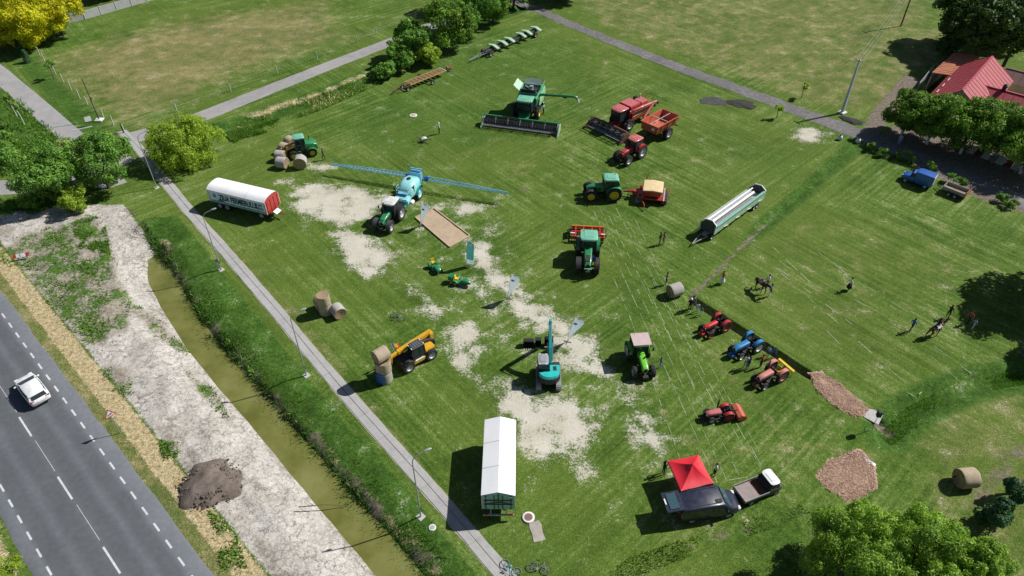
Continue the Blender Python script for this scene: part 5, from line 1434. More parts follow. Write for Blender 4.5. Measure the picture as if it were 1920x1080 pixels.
def bucket(par, x, y, z, w, m='dark'):
    prof = [(.0, .75), (.15, .85), (.5, .75), (.62, .4), (.5, .1), (.1, 0), (-.25, .02), (-.25, .06), (.08, .06), (.42, .15), (.52, .4), (.42, .66), (.12, .74)]
    o = MB().prism([(x + a, z + c) for a, c in prof], 'Y', y - w / 2, y + w / 2).build('bucket', m, par)
    for s in (-1, 1): MB().prism([(x + a, z + c) for a, c in prof[:6] + [(-.25, .04)]], 'Y', y + s * w / 2 - .02, y + s * w / 2 + .02).build('cheek_plate', m, o)
    for k in range(5): MB().bar((x - .22, y - w / 2 + .06 + k * (w - .12) / 4, z + .04), (x - .38, y - w / 2 + .06 + k * (w - .12) / 4, z + .03), .07, .04).build('tooth', 'offwhite', o)
    return o
bucket(t, 4.3, yb, .25, .8)
for px, w_, lab in (((991, 651), 1.0, 'wide spare digger bucket with pale teeth on the ground left of the excavator boom'), ((1009, 649), .55, 'narrow spare digger bucket on the ground close to the excavator boom')):
    q = thing('spare_bucket', lab, 'bucket', spot(px, HX, (0, 0)), HX)
    bucket(q, 0, 0, 0.01, w_)

# ---- yellow telehandler
HY = heading((809.5, 673), (770, 695.5))
t = thing('telehandler', 'yellow telehandler with its boom down, lifting a round bale', 'telehandler', spot((809.5, 673), HY, (0, .95)), HY)
wbY = 2.55
MB().box((1.2, 0, .85), (3.9, 1.1, .5)).box((0, 0, .62), (.3, 1.7, .3)).box((wbY, 0, .62), (.3, 1.7, .3)).build('chassis', 'dark', t, bevel=.04)
MB().box((.2, .0, 1.25), (1.6, 1.7, .35)).build('rear_body', 'amber_paint', t, bevel=.08)
MB().loft([rrect(-1.05, .9, .7, 1.4, .1, 3, -.3), rrect(-.5, 1.0, .7, 1.75, .12, 3, -.4), rrect(.6, .9, .7, 1.8, .12, 3, -.5)]).build('engine_cover', 'dark', t, 40)
B((1.3, .88, .72), (1.3, .3, .35)).build('side_step', 'amber_paint', t, bevel=.04)
B((1.3, .95, .93), (.9, .2, .06)).build('step_plate', 'offwhite', t)
for s in (-1, 1):
    wheel(t, 0, s * .95, .62, .42, 'rimgrey', True, .55)
    wheel(t, wbY, s * .95, .62, .42, 'rimgrey', True, .55)
    arc_fender(wbY, .7, 20, 150, s * .95 - .2, s * .95 + .2, .04, .62).build('fender', 'dark', t, 40)
cab(t, .55, 1.95, .95, 1.0, 2.35, 'dark', 'darkgrey', lean=.18, rooft=.1, over=.05, roof_w=1.0, glass='glass')
for ch in [o for o in COL.objects if o.parent == t and o.name.split('.')[0] in ('cab_floor', 'cab_post', 'side_window', 'windscreen', 'rear_window', 'cab_roof', 'seat', 'steering_wheel')]: ch.location.y += .42
rf = [o for o in COL.objects if o.parent == t and o.name.startswith('cab_roof')][0]
for k in range(5): B((.75 + k * .24, 0, 2.48), (.06, .85, .03)).build('roof_bar', 'steel', rf)
MB().bar((-.9, -.35, 2.15), (2.9, -.35, 1.75), .42, .45).build('boom', 'amber_paint', t, bevel=.05)
MB().bar((2.7, -.35, 1.77), (3.7, -.35, 1.65), .32, .34).build('boom_extension', 'amber_paint', t, bevel=.04)
MB().box((-.85, -.35, 1.75), (.45, .7, .9)).build('boom_pivot', 'amber_paint', t, bevel=.06)
MB().prism([(3.5, 1.85), (3.85, 1.8), (4.1, 1.2), (4.0, .55), (3.8, .6), (3.6, 1.2)], 'Y', -.62, -.08).build('boom_head', 'amber_paint', t, bevel=.03)
MB().box((4.12, -.0, 1.5), (.1, 1.3, .9)).bar((4.12, .5, 1.1), (5.2, .5, 1.15), .07).bar((4.12, -.5, 1.1), (5.2, -.5, 1.15), .07).bar((4.12, 0, 1.75), (5.0, 0, 1.75), .06).build('bale_fork', 'dark', t)
for k in range(3): B((1.4 + k * .5, -.57, 1.92 - k * .05), (.35, .01, .12)).build('decal', 'white_paint', t)
MB().tube([(1.9, .9, 2.2), (2.15, 1.15, 2.1)], .02).box((2.15, 1.2, 1.95), (.05, .2, .3)).build('mirror', 'dark', t)
# flag on the telehandler: blue, yellow and red
f = thing('boom_flag', 'blue yellow and red flag fixed to the telehandler boom', 'flag', spot((809.5, 673), HY, (0, .95)), HY)
f.location.z = 1.9
fm = MB().tube([(3.1, -.35, .0), (3.3, -.5, 1.25)], .015, 5).build('flag_staff', 'offwhite', f)
mat('flag_blue', (0.01, 0.04, 0.3), 0.8, 0, 0.05, 0); mat('flag_yellow', (0.8, 0.55, 0.02), 0.8, 0, 0.05, 0); mat('flag_red', (0.55, 0.02, 0.03), 0.8, 0, 0.05, 0)
def cloth_strip(par, p0, du, dv, n0, n1, m, wav=.05, name='flag_stripe'):
    mb = MB()
    p0, du, dv = Vector(p0), Vector(du), Vector(dv); nn = du.cross(dv).normalized()
    rows = []
    for i in range(5):
        u = n0 + (n1 - n0) * i / 4
        o = nn * wav * math.sin(u * 7)
        rows.append([p0 + du * u + o, p0 + du * u + dv + o * 1.4])
    a = len(mb.v)
    for r_ in rows: mb.v += [tuple(r_[0]), tuple(r_[1]), tuple(r_[1] + nn * .006), tuple(r_[0] + nn * .006)]
    for i in range(4):
        q = i * 4
        mb.f += [(q, q + 4, q + 5, q + 1), (q + 1, q + 5, q + 6, q + 2), (q + 2, q + 6, q + 7, q + 3), (q + 3, q + 7, q + 4, q)]
    return mb.build(name, m, par, 40)
for k, mm in enumerate(('flag_blue', 'flag_yellow', 'flag_red')):
    cloth_strip(f, (3.3, -.5, 1.2), (-.95, -.25, -.75), (-.05, .03, -.5), k / 3, (k + 1) / 3, mm)
# flag on the nose of the largest tractor
f = thing('nose_flag', 'small blue and orange flag on the nose of the largest green tractor', 'flag', T8, H8)
f.location.z = 1.7
MB().tube([(3.6, .3, .3), (3.7, .5, 1.2)], .015, 5).build('flag_staff', 'offwhite', f)
mat('flag_orange', (0.75, 0.38, 0.1), 0.8, 0, 0.05, 0)
cloth_strip(f, (3.7, .5, 1.2), (.25, .6, -.55), (.1, -.05, -.45), 0, .55, 'flag_blue')
cloth_strip(f, (3.7, .5, 1.2), (.25, .6, -.55), (.1, -.05, -.45), .55, 1.0, 'flag_orange')

# ---- round bales
m, nt, b = base_mat('bale_straw')
tc = nd(nt, 'ShaderNodeTexCoord')
mp = nd(nt, 'ShaderNodeMapping'); mp.inputs['Scale'].default_value = (1, 14, 1)
nt.links.new(tc.outputs['Object'], mp.inputs['Vector'])
n1 = noise(nt, mp.outputs[0], 2.0, 5, 0.7); n2 = noise(nt, tc.outputs['Object'], 14, 4, 0.7)
cc = ramp(nt, math_n(nt, 'ADD', math_n(nt, 'MULTIPLY', n1, .55), math_n(nt, 'MULTIPLY', n2, .45)), [(0.32, (0.22, 0.17, 0.1)), (0.5, (0.4, 0.33, 0.23)), (0.68, (0.56, 0.49, 0.37))])
nt.links.new(cc, b.inputs['Base Color']); b.inputs['Roughness'].default_value = .95
bp = nd(nt, 'ShaderNodeBump', i_Strength=.6, i_Distance=.04); nt.links.new(n2, bp.inputs['Height']); nt.links.new(bp.outputs[0], b.inputs['Normal'])
MATS['bale_straw'] = m
m2 = m.copy(); m2.name = 'bale_grey'; MATS['bale_grey'] = m2
for n in m2.node_tree.nodes:
    if n.type == 'VALTORGB':
        for e, c_ in zip(n.color_ramp.elements, ((0.2, 0.19, 0.17), (0.37, 0.35, 0.32), (0.55, 0.53, 0.5))): e.color = (*c_, 1)
m3 = m.copy(); m3.name = 'bale_end'; MATS['bale_end'] = m3
for n in m3.node_tree.nodes:
    if n.type == 'VALTORGB':
        for e, c_ in zip(n.color_ramp.elements, ((0.12, 0.09, 0.06), (0.3, 0.22, 0.13), (0.46, 0.35, 0.21))): e.color = (*c_, 1)
brng = random.Random(3)
def bale(label, px, r, L, rz, up=False, z=0.0, m='bale_straw', px_z=None, group=None, loc=None):
    """round bale: axis along local y (or upright)"""
    p = loc if loc is not None else P(px[0], px[1], px_z if px_z is not None else 0)
    t = thing('round_bale', label, 'bale', (p[0], p[1], z), rz, group)
    n = 28
    prof = [(r * .97, -L / 2), (r, -L / 2 + .06), (r * 1.005, -L / 4), (r * .995, 0), (r * 1.005, L / 4), (r, L / 2 - .06), (r * .97, L / 2)]
    mb = MB().lathe(prof, (0, 0, 0), 'Z' if up else 'Y', n, False)
    k = brng.random() * 9
    mb.v = [tuple(Vector(v) * (1 + .012 * math.sin(7 * math.atan2(v[1 if up else 2], v[0]) + k))) for v in mb.v]
    lift = L / 2 if up else r * .985
    mb.build('netting', m, t, 50, loc=(0, 0, lift))
    for s in (-1, 1):
        e = MB().lathe([(.01, s * L / 2 * 1.0), (r * .3, s * (L / 2 - .01)), (r * .34, s * L / 2 * 1.01), (r * .62, s * (L / 2 - .015)), (r * .66, s * L / 2 * 1.01), (r * .98, s * L / 2 * .99)], (0, 0, 0), 'Z' if up else 'Y', 24)
        e.build('bale_end', 'bale_end', t, 50, loc=(0, 0, lift))
    return t
# a little wall of bales at the loader
bale('grey weathered round bale lying nearest the white banner trailer at the loader', (531, 314), .75, 1.35, R(75), m='bale_grey')
bale('pale round bale lying in the loader row next to the grey weathered one', (529, 301), .75, 1.35, R(80), m='bale_grey')
bale('tan round bale standing on end behind the loader forks', (536, 287), .75, 1.25, R(60))
bale('golden round bale lying behind the green loader cab', (547, 276), .8, 1.3, R(50))
bale('pale round bale with dark end lying in front of the green loader', (565, 314), .86, 1.25, R(8), m='bale_grey')
bale('lower standing round bale of the trio beside the footpath', (612, 586), .68, 1.25, 0, True, 0.0)
bale('weathered round bale lying with a dark rotted end, in the trio beside the footpath', (636, 592), .68, 1.2, R(35), m='bale_grey')
bale('straw round bale lying half hidden at the back of the trio beside the footpath', (604, 578), .68, 1.25, R(30))
bale('upper standing round bale stacked in the trio beside the footpath', (612, 586), .68, 1.2, 0, True, 1.25)
LBs = P(722, 712)
bale('bottom round bale of the tall stack in front of the telehandler', None, .74, 1.3, 0, True, 0, 'bale_grey', loc=(LBs.x, LBs.y))
bale('middle round bale of the tall stack in front of the telehandler', None, .74, 1.3, 0, True, 1.3, loc=(LBs.x + .03, LBs.y + .05))
bale('top round bale lying crosswise on the tall stack in front of the telehandler', None, .68, 1.3, HY + R(92), False, 2.6, loc=(LBs.x, LBs.y + .1))
bale('whitish round bale lying where furrow and trench meet', (1264, 553), .72, 1.35, R(-65), m='bale_grey')
bale('round bale with a bicycle leaning on it near the dark shrubs', (1805, 907), .82, 1.35, R(-85))
# blue net and old tyre at the foot of the stack
q = thing('blue_tarpaulin', 'blue tarpaulin wrapped round the foot of the tall bale stack', 'tarpaulin', (LBs.x, LBs.y, 0))
mb = MB()
for k in range(13):
    a = R(165 + 10 * k); rr_ = .765 + .02 * math.sin(k * 2)
    mb.v += [(rr_ * math.cos(a), rr_ * math.sin(a), .02), (rr_ * math.cos(a), rr_ * math.sin(a), 1.45 + .15 * math.sin(k)), ((rr_ + .015) * math.cos(a), (rr_ + .015) * math.sin(a), 1.45 + .15 * math.sin(k)), ((rr_ + .015) * math.cos(a), (rr_ + .015) * math.sin(a), .02)]
for k in range(12):
    o = k * 4
    mb.f += [(o, o + 4, o + 5, o + 1), (o + 2, o + 6, o + 7, o + 3), (o + 1, o + 5, o + 6, o + 2)]
mb.build('sheet', 'blue_paint', q, 40)
q = thing('old_tyre', 'old car tyre lying at the foot of the tall bale stack', 'tyre', P(717, 719))
MB().lathe([(.2, 0), (.24, -.0), (.33, .02), (.36, .1), (.33, .2), (.24, .22), (.2, .2)], (0, 0, .01), 'Z', 20, False).build('rubber', 'tyre', q, 50)

# ---- green loader by the bales (facing away to the right, forks to the bales)
HL = R(200)
t = thing('wheel_loader', 'green wheel loader with tan lifting arms standing among round bales', 'loader', spot((567, 291), HL, (0, 0)), HL)
MB().box((0, 0, .95), (3.4, 1.2, .55)).build('chassis', 'dark', t, bevel=.05)
MB().loft([rrect(-2.2, 1.2, .9, 1.6, .12), rrect(-1.7, 1.4, .85, 1.95, .15), rrect(-.6, 1.4, .85, 2.0, .1)]).build('engine_cover', 'green_paint', t, 40)
for s in (-1, 1):
    wheel(t, -1.35, s * .85, .62, .46, 'rimyellow', True, .55)
    wheel(t, 1.15, s * .85, .62, .46, 'rimyellow', True, .55)
    arc_fender(-1.35, .7, 20, 160, s * .85 - .22, s * .85 + .22, .04, .62).build('fender', 'green_paint', t, 40)
    MB().bar((.3, s * .45, 1.9), (1.9, s * .5, 1.5), .16, .24).bar((1.9, s * .5, 1.5), (2.4, s * .5, .8), .14, .2).build('lift_arm', 'amber_paint', t)
cab(t, -.65, .7, 1.3, 1.2, 2.75, 'green_paint', 'green_sky_sheen', lean=.08, rooft=.2, over=.08, roof_w=1.45)
MB().box((2.5, 0, .8), (.12, 1.8, .7)).bar((2.5, .4, .4), (3.5, .4, .42), .06).bar((2.5, -.4, .4), (3.5, -.4, .42), .06).build('bale_fork', 'amber_paint', t)
railing(t, [(-.2, .95), (.5, .95)], 1.2, .8)
ladder(t, .05, .9, .35, 1.2, m='green_paint')
MB().tube([(-1.3, -.4, 1.95), (-1.3, -.4, 2.6)], .06, 8).build('exhaust', 'dark', t)

# ---- cars and vans
def car_loft(secs, n=4): return MB().loft(secs)
def sec(x, w, z0, z1, r=.12): return rrect(x, w, z0, z1, r, 3)
# white hatchback on the road
HW = ROAD_A + R(2)
t = thing('car', 'white hatchback car driving along the road', 'car', spot((66, 738), HW, (0, 0)), HW)
t.location.z = .05
MB().loft([sec(-2.12, 1.35, .42, .78, .12), sec(-2.02, 1.62, .32, .95, .16), sec(-1.5, 1.78, .24, 1.0, .2), sec(-.6, 1.8, .22, 1.0, .2), sec(.6, 1.8, .22, .99, .2), sec(1.2, 1.77, .24, .95, .2), sec(1.75, 1.68, .28, .84, .2), sec(2.05, 1.45, .34, .72, .16), sec(2.16, 1.1, .4, .62, .08)]).build('body', 'white_paint', t, 60)
MB().loft([[(-2.0, y, z) for y, z in ((-.66, .9), (.66, .9), (.62, 1.0), (-.62, 1.0))], [(-1.72, y, z) for y, z in ((-.8, .9), (.8, .9), (.66, 1.38), (-.66, 1.38))], [(-.9, y, z) for y, z in ((-.85, .9), (.85, .9), (.7, 1.45), (-.7, 1.45))], [(.2, y, z) for y, z in ((-.85, .9), (.85, .9), (.7, 1.45), (-.7, 1.45))], [(1.08, y, z) for y, z in ((-.78, .9), (.78, .9), (.72, 1.03), (-.72, 1.03))], [(1.22, y, z) for y, z in ((-.74, .88), (.74, .88), (.72, .97), (-.72, .97))]]).build('windows', 'glass', t, 30)
MB().loft([[(-1.88, -.66, 1.35), (-1.88, .66, 1.35), (-1.88, .6, 1.39), (-1.88, -.6, 1.39)], [(-1.2, -.73, 1.43), (-1.2, .73, 1.43), (-1.2, .66, 1.5), (-1.2, -.66, 1.5)], [(-.3, -.74, 1.45), (-.3, .74, 1.45), (-.3, .67, 1.52), (-.3, -.67, 1.52)], [(.12, -.71, 1.43), (.12, .71, 1.43), (.12, .64, 1.475), (.12, -.64, 1.475)]]).build('roof', 'white_paint', t, 50)
for s in (-1, 1):
    MB().bar((1.15, s * .78, .98), (.15, s * .64, 1.46), .07, .05).build('pillar', 'white_paint', t)
    MB().bar((-1.98, s * .72, .95), (-1.68, s * .62, 1.4), .14, .1).build('pillar', 'white_paint', t)
    MB().bar((-.45, s * .835, .98), (-.5, s * .66, 1.45), .07, .04).build('pillar', 'dark', t)
    B((.78, s * 1.0, 1.02), (.16, .22, .14)).build('wing_mirror', 'white_paint', t, bevel=.04)
    for x in (-1.28, 1.35): wheel(t, x, s * .8, .32, .21, 'rimgrey', False, .62)
    B((-2.0, s * .62, .86), (.16, .36, .14)).build('tail_light', 'taillamp', t, bevel=.03)
    B((1.95, s * .6, .7), (.22, .34, .14)).build('headlight', 'headlamp', t, bevel=.03)
B((-2.13, 0, .66), (.03, .52, .12)).build('number_plate', 'plate', t)
B((-2.08, 0, .36), (.1, 1.4, .12)).build('bumper_insert', 'dark', t, bevel=.03)
CAR0 = t
# navy van with raised tailgate
HVN = heading((1295, 979), (1360, 969))
t = thing('van', 'dark navy panel van with its tailgate raised beside the red gazebo', 'van', spot((1295, 979), HVN, (-1.45, -.82)), HVN)
MB().loft([sec(-2.4, 1.82, .38, 1.9, .12), sec(-2.2, 1.92, .3, 1.96, .14), sec(-.5, 1.94, .28, 1.99, .16), sec(.9, 1.94, .28, 1.97, .18), sec(1.2, 1.93, .28, 1.75, .2), sec(1.65, 1.9, .28, 1.22, .2), sec(2.2, 1.8, .3, 1.05, .2), sec(2.5, 1.55, .36, .86, .15), sec(2.58, 1.3, .42, .72, .08)]).build('body', 'navy_paint', t, 50)
pane([(1.72, -.8, 1.16), (1.72, .8, 1.16), (1.06, .68, 1.93), (1.06, -.68, 1.93)], .06).build('windscreen', 'glass_blue', t)
for s in (-1, 1):
    pane([(.15, s * .985, 1.2), (1.3, s * .975, 1.2), (.98, s * .955, 1.72), (.15, s * .965, 1.74)], .02).build('side_window', 'glass', t)
    pane([(-2.1, s * .975, 1.2), (-.1, s * .985, 1.2), (-.1, s * .965, 1.74), (-2.1, s * .955, 1.7)], .02).build('side_window', 'glass', t)
    B((1.25, s * 1.1, 1.22), (.12, .22, .26)).build('wing_mirror', 'navy_paint', t, bevel=.04)
    for x in (-1.45, 1.55): wheel(t, x, s * .85, .34, .24, 'rimgrey', False, .6)
    B((2.35, s * .68, .86), (.3, .34, .2)).build('headlight', 'headlamp', t, bevel=.05)
    B((-2.42, s * .88, 1.3), (.06, .12, .5)).build('tail_light', 'taillamp', t)
    MB().bar((-1.6, s * .7, 2.0), (.7, s * .7, 2.02), .04).build('roof_rail', 'dark', t)
B((-2.44, 0, 1.05), (.02, 1.55, 1.2)).build('load_opening', 'dark', t)
g_ = MB().box((-2.93, 0, 1.99), (1.45, 1.75, .08), (0, -.05, 0)).build('tailgate', 'navy_paint', t, bevel=.03)
B((-2.95, 0, 2.075), (.75, 1.35, .02), (0, -.06, 0)).build('tailgate_window', 'glass_blue', g_)
B((-3.55, 0, 2.1), (.1, .5, .04)).build('number_plate', 'plate', g_)
for s in (-1, 1): MB().tube([(-2.42, s * .85, 1.5), (-2.95, s * .85, 1.97)], .015, 5).build('gas_strut', 'steel', g_)
MB().box((.6, -.5, 2.02), (.5, .3, .02)).build('roof_vent', 'dark', t)
# little flatbed truck with white cab
HPU = heading((1393, 925), (1455, 900), .9)
t = thing('flatbed_truck', 'small flatbed truck with white cab roof and grey load deck behind the van', 'truck', spot((1421, 918), HPU, (0, 0), .5), HPU)
MB().box((-.2, 0, .55), (3.4, .7, .16)).build('chassis', 'dark', t)
MB().box((-.75, 0, .82), (2.3, 1.6, .06)).build('deck', 'rust', t)  # dark brown deck: the shadow over its front is put into the colour
mat('deck_mat', (0.28, 0.23, 0.22), .8, 0, .15, .2, 3)
B((-1.15, 0, .875), (1.35, 1.5, .04)).build('deck_mat', 'deck_mat', t)
for s in (-1, 1): B((-.75, s * .8, .95), (2.3, .04, .26)).build('side_board', 'greysteel', t)
B((-1.9, 0, .95), (.04, 1.6, .26)).build('tailboard', 'greysteel', t)
MB().loft([sec(.45, 1.5, .45, 1.15, .08), sec(1.3, 1.5, .42, 1.1, .1), sec(1.75, 1.4, .45, .9, .12), sec(1.9, 1.2, .5, .75, .08)]).build('cab_body', 'darkgrey', t, 50)
cab(t, .5, 1.4, 1.4, 1.1, 1.68, 'dark', 'white_paint', lean=.25, rooft=.07, over=.1, roof_w=1.5, interior=False)
for x in (-1.1, 1.3):
    for s in (-1, 1): wheel(t, x, s * .66, .29, .19, 'rimgrey', False, .6)
for s in (-1, 1):
    B((1.83, s * .45, .68), (.08, .2, .12)).build('headlight', 'headlamp', t)
    B((-1.94, s * .6, .8), (.04, .2, .1)).build('tail_light', 'taillamp', t)
MB().bar((.4, -.7, .9), (.4, -.7, 1.5), .05).bar((.4, .7, .9), (.4, .7, 1.5), .05).bar((.4, -.7, 1.5), (.4, .7, 1.5), .05).build('head_board', 'dark', t)
# bright blue panel van by the gravel track, and its box trailer
HBV = heading((1741, 349), (1693, 333))
t = thing('van', 'bright blue box van with a white rear parked on the grass by the shaded track', 'van', spot((1716, 343), HBV), HBV)
MB().loft([sec(.2, 1.55, .35, 1.12, .15), sec(1.0, 1.5, .32, 1.05, .2), sec(1.6, 1.35, .36, .92, .2), sec(1.78, 1.1, .42, .74, .1)]).build('nose', 'blue_paint', t, 50)
MB().loft([sec(-1.95, 1.55, .4, 1.85, .1), sec(-.2, 1.62, .35, 1.92, .14), sec(.2, 1.5, .4, 1.85, .2)]).build('box_body', 'blue_paint', t, 50)
B((-1.97, 0, 1.15), (.05, 1.4, 1.3)).build('rear_door', 'offwhite', t)
MB().loft([[(.15, y, z) for y, z in ((-.68, 1.08), (.68, 1.08), (.6, 1.55), (-.6, 1.55))], [(.55, y, z) for y, z in ((-.7, 1.05), (.7, 1.05), (.6, 1.5), (-.6, 1.5))], [(.85, y, z) for y, z in ((-.68, 1.03), (.68, 1.03), (.66, 1.08), (-.66, 1.08))]]).build('cab_windows', 'glass', t, 30)
MB().box((.35, 0, 1.55), (.5, 1.22, .06)).build('cab_roof', 'blue_paint', t, bevel=.02)
for s in (-1, 1):
    for x in (-1.25, 1.15): wheel(t, x, s * .68, .3, .18, 'rimgrey', False, .6)
    B((1.68, s * .45, .78), (.08, .2, .16)).build('headlight', 'headlamp', t)
    B((-1.99, s * .6, .75), (.04, .1, .2)).build('tail_light', 'taillamp', t)
HST = heading((1812, 372), (1768, 355))
t = thing('box_trailer', 'small wooden car trailer with grey side boards behind the blue van', 'trailer', spot((1788, 365), HST), HST)
open_box(t, 2.7, 1.6, .55, 1.05, .05, 'greysteel', 'wood', 0.0, 'side_board')
for k in range(6): B((0, -.65 + k * .26, .62), (2.55, .2, .03)).build('plank', 'wood', t)
for s in (-1, 1):
    for x in (-.35, .4): wheel(t, x, s * .9, .28, .17, 'rimgrey', False, .55)
    B((0, s * .9, .63), (1.5, .24, .04)).build('mudguard', 'rust', t)
B((-1.4, 0, .85), (.05, 1.7, .9)).build('tailboard', 'orange_red', t)
MB().bar((1.3, .5, .5), (2.2, 0, .45), .07).bar((1.3, -.5, .5), (2.2, 0, .45), .07).box((0, 0, .42), (2.6, .8, .1)).build('drawbar', 'dark', t)

# ---- red gazebo with a table and benches underneath
ga = [P(*p, 2.1) for p in ((1252, 864), (1310, 853), (1338, 906), (1277, 921))]
gc = sum(ga, Vector()) / 4
HGZ = math.atan2((ga[1] - ga[0]).y, (ga[1] - ga[0]).x)
t = thing('gazebo', 'bright red pop-up gazebo pitched behind the navy van', 'gazebo', (gc.x, gc.y, 0), HGZ)
loc_ = [Matrix.Rotation(-HGZ, 4, 'Z') @ (p - gc) for p in ga]
mat('gazebo_cloth', (0.62, 0.012, 0.03), 0.6, 0, 0.06, 0, 1.5)
mb = MB(); N = 10; apex = Vector((.1, .08, 3.05))
cs_ = [Vector((p.x, p.y, 2.12)) for p in loc_]
for q in range(4):
    a, c_ = cs_[q], cs_[(q + 1) % 4]
    o = len(mb.v)
    for i in range(N + 1):
        u = i / N
        for j in range(N + 1):
            f = j / N
            e = a + (c_ - a) * u
            p = e + (apex - e) * f
            edge_d = min(u, 1 - u) * 2
            p.z -= .16 * math.sin(math.pi * f) + .13 * edge_d * (1 - f) ** .7 * f * 1.6
            if j == 0: p = e + (Vector((0, 0, e.z)) - e) * .03 * math.sin(math.pi * u)
            p.z += .014 * math.sin(u * 40) * f * (1 - f)
            mb.v.append(tuple(p))
    for i in range(N):
        for j in range(N):
            k = o + i * (N + 1) + j
            mb.f.append((k, k + N + 1, k + N + 2, k + 1))
cn = mb.build('canopy', 'gazebo_cloth', t, 20)
for q in range(4):
    a, c_ = cs_[q], cs_[(q + 1) % 4]
    v_ = MB()
    for i in range(9):
        e = a + (c_ - a) * i / 8
        e = e + (Vector((0, 0, e.z)) - e) * .03 * math.sin(math.pi * i / 8)
        v_.v += [(e.x, e.y, e.z), (e.x * 1.01, e.y * 1.01, e.z - .2 - .03 * (i % 2))]
    for i in range(8): v_.f.append((i * 2, i * 2 + 2, i * 2 + 3, i * 2 + 1))
    v_.build('valance', 'gazebo_cloth', cn)
    MB().bar((a.x * .97, a.y * .97, 0), (a.x * .97, a.y * .97, 2.15), .045).build('leg', 'offwhite', t)
    MB().bar((a.x * .97, a.y * .97, 2.08), (c_.x * .97, c_.y * .97, 2.08), .03).build('truss_bar', 'offwhite', t)
for s, lb in ((-.5, 'folding table with papers under the red gazebo on its camera-shy side'), (.75, 'folding table laid with goods under the red gazebo next to the van')):
    lb = 'folding table under the red gazebo, at its open end' if s < 0 else 'folding table under the red gazebo, along the navy van'
    p = gc + Matrix.Rotation(HGZ, 4, 'Z') @ Vector((-.3 if s < 0 else .3, .3 if s < 0 else -1.45, 0))
    q = thing('folding_table', lb, 'table', (p.x, p.y, 0), HGZ + (R(90) if s < 0 else 0))
    B((0, 0, .73), (1.5, .6, .04)).build('table_top', 'red_paint' if s < 0 else 'cream_paint', q)
    for x in (-.65, .65):
        for y in (-.25, .25): B((x, y, .36), (.04, .04, .72)).build('leg', 'dark', q)
# ================================================================ STREET FURNITURE, FLAGS, SMALL THINGS
# ---- street lamps along the footpath
def lamp_post(label, px, hgt, arm):
    p = P(*px)
    t = thing('street_lamp', label, 'street lamp', (p.x, p.y, 0), arm, 'street lamps along the footpath')
    MB().box((0, 0, .0), (.6, .6, .1), (0, 0, .4)).build('footing', 'concrete', t, bevel=.03)
    MB().tube([(0, 0, .05), (0, 0, 1.2), (0, 0, hgt - .5), (.05, 0, hgt - .15), (.35, 0, hgt + .15), (1.1, 0, hgt + .35)], [.07, .062, .045, .04, .032, .028], 10).build('pole', 'galv', t, 50)
    h = MB().loft([rrect(.95, .09, hgt + .3, hgt + .38, .03), rrect(1.1, .19, hgt + .3, hgt + .43, .05), rrect(1.4, .18, hgt + .34, hgt + .45, .05), rrect(1.52, .08, hgt + .37, hgt + .42, .02)]).build('lamp_head', 'galv', t, 50)
    B((1.25, 0, hgt + .32), (.28, .13, .03)).build('lens', 'headlamp', h)
    B((.09, 0, 1.1), (.05, .1, .4)).build('access_door', 'darkgrey', t)
    return t
for lb, px in (('street lamp beside the footpath between the white ridge-covered trailer and the canal', (789, 969)), ('street lamp beside the footpath across from the telehandler', (574.5, 704)),
               ('street lamp beside the footpath below the banner trailer', (415, 506)), ('street lamp at the shaded bend of the footpath beside the round bush', (294, 352))):
    lamp_post(lb, px, 7.6 if px[1] > 600 else 7.4, R(25))
q = [o for o in COL.objects if o.get('label', '').startswith('street lamp beside the footpath below')][0]
MB().tube([(-.1, 0, .9), (-.45, .1, .5), (-.3, .1, .0)], .03).box((-.2, .1, 1.3), (.3, .12, .5)).build('meter_box', 'galv', q)

# ---- utility poles and wires
def util_pole(label, px, hgt, m, r0, r1, foot=None, arms=True, rz=0):
    p = P(*px)
    t = thing('utility_pole', label, 'utility pole', (p.x, p.y, 0), rz)
    if r0 > .13: MB().loft([[(-r0, -r0 * .8, 0), (r0, -r0 * .8, 0), (r0, r0 * .8, 0), (-r0, r0 * .8, 0)], [(-r1, -r1 * .8, hgt), (r1, -r1 * .8, hgt), (r1, r1 * .8, hgt), (-r1, r1 * .8, hgt)]]).build('shaft', m, t, bevel=.02)
    else: MB().tube([(0, 0, 0), (0, 0, hgt)], [r0, r1], 10).build('shaft', m, t, 50)
    if foot: MB().box((0, 0, .12), (1.1, 1.0, .25)).build('plinth', foot, t, bevel=.06)
    if arms:
        B((0, 0, hgt - .1), (.12, 1.2, .1)).build('crossarm', m, t)
        for y in (-.5, 0, .5): MB().lathe([(.03, 0), (.05, .04), (.05, .12), (.02, .16)], (0, y, hgt - .05), 'Z', 8).build('insulator', 'offwhite', t)
    return t
mat('pole_concrete', (0.5, 0.52, 0.54), .8, 0, .1, .1, 2)
UP1 = util_pole('tall pale concrete utility pole with white plinth beside the gravel track', (1579, 212), 8.3, 'pole_concrete', .24, .13, 'limewash', True, R(35))
UP2 = util_pole('dark wooden utility pole at the edge of the dark trees', (1689, 49), 8.5, 'bark', .14, .1, None, True, R(35))
UP3 = util_pole('slim dark lamp pole with white foot by the wire fence and driveway', (186.5, 226), 6.5, 'darkgrey', .09, .06, 'limewash', False)
B((0, .12, 3.4), (.16, .3, .3)).build('switch_box', 'dark', UP3)
UPW = thing('overhead_wires', 'thin overhead wires strung from the concrete pole to the dark wooden pole and beyond', 'wires', (0, 0, 0))
def wire(p, q, sag, r=.014):
    pts = []
    for k in range(15):
        f = k / 14
        v = Vector(p).lerp(Vector(q), f); v.z -= sag * 4 * f * (1 - f)
        pts.append(v)
    MB().tube(pts, r, 5).build('wire', 'greysteel', UPW)
c_, s_ = math.cos(R(35)), math.sin(R(35))
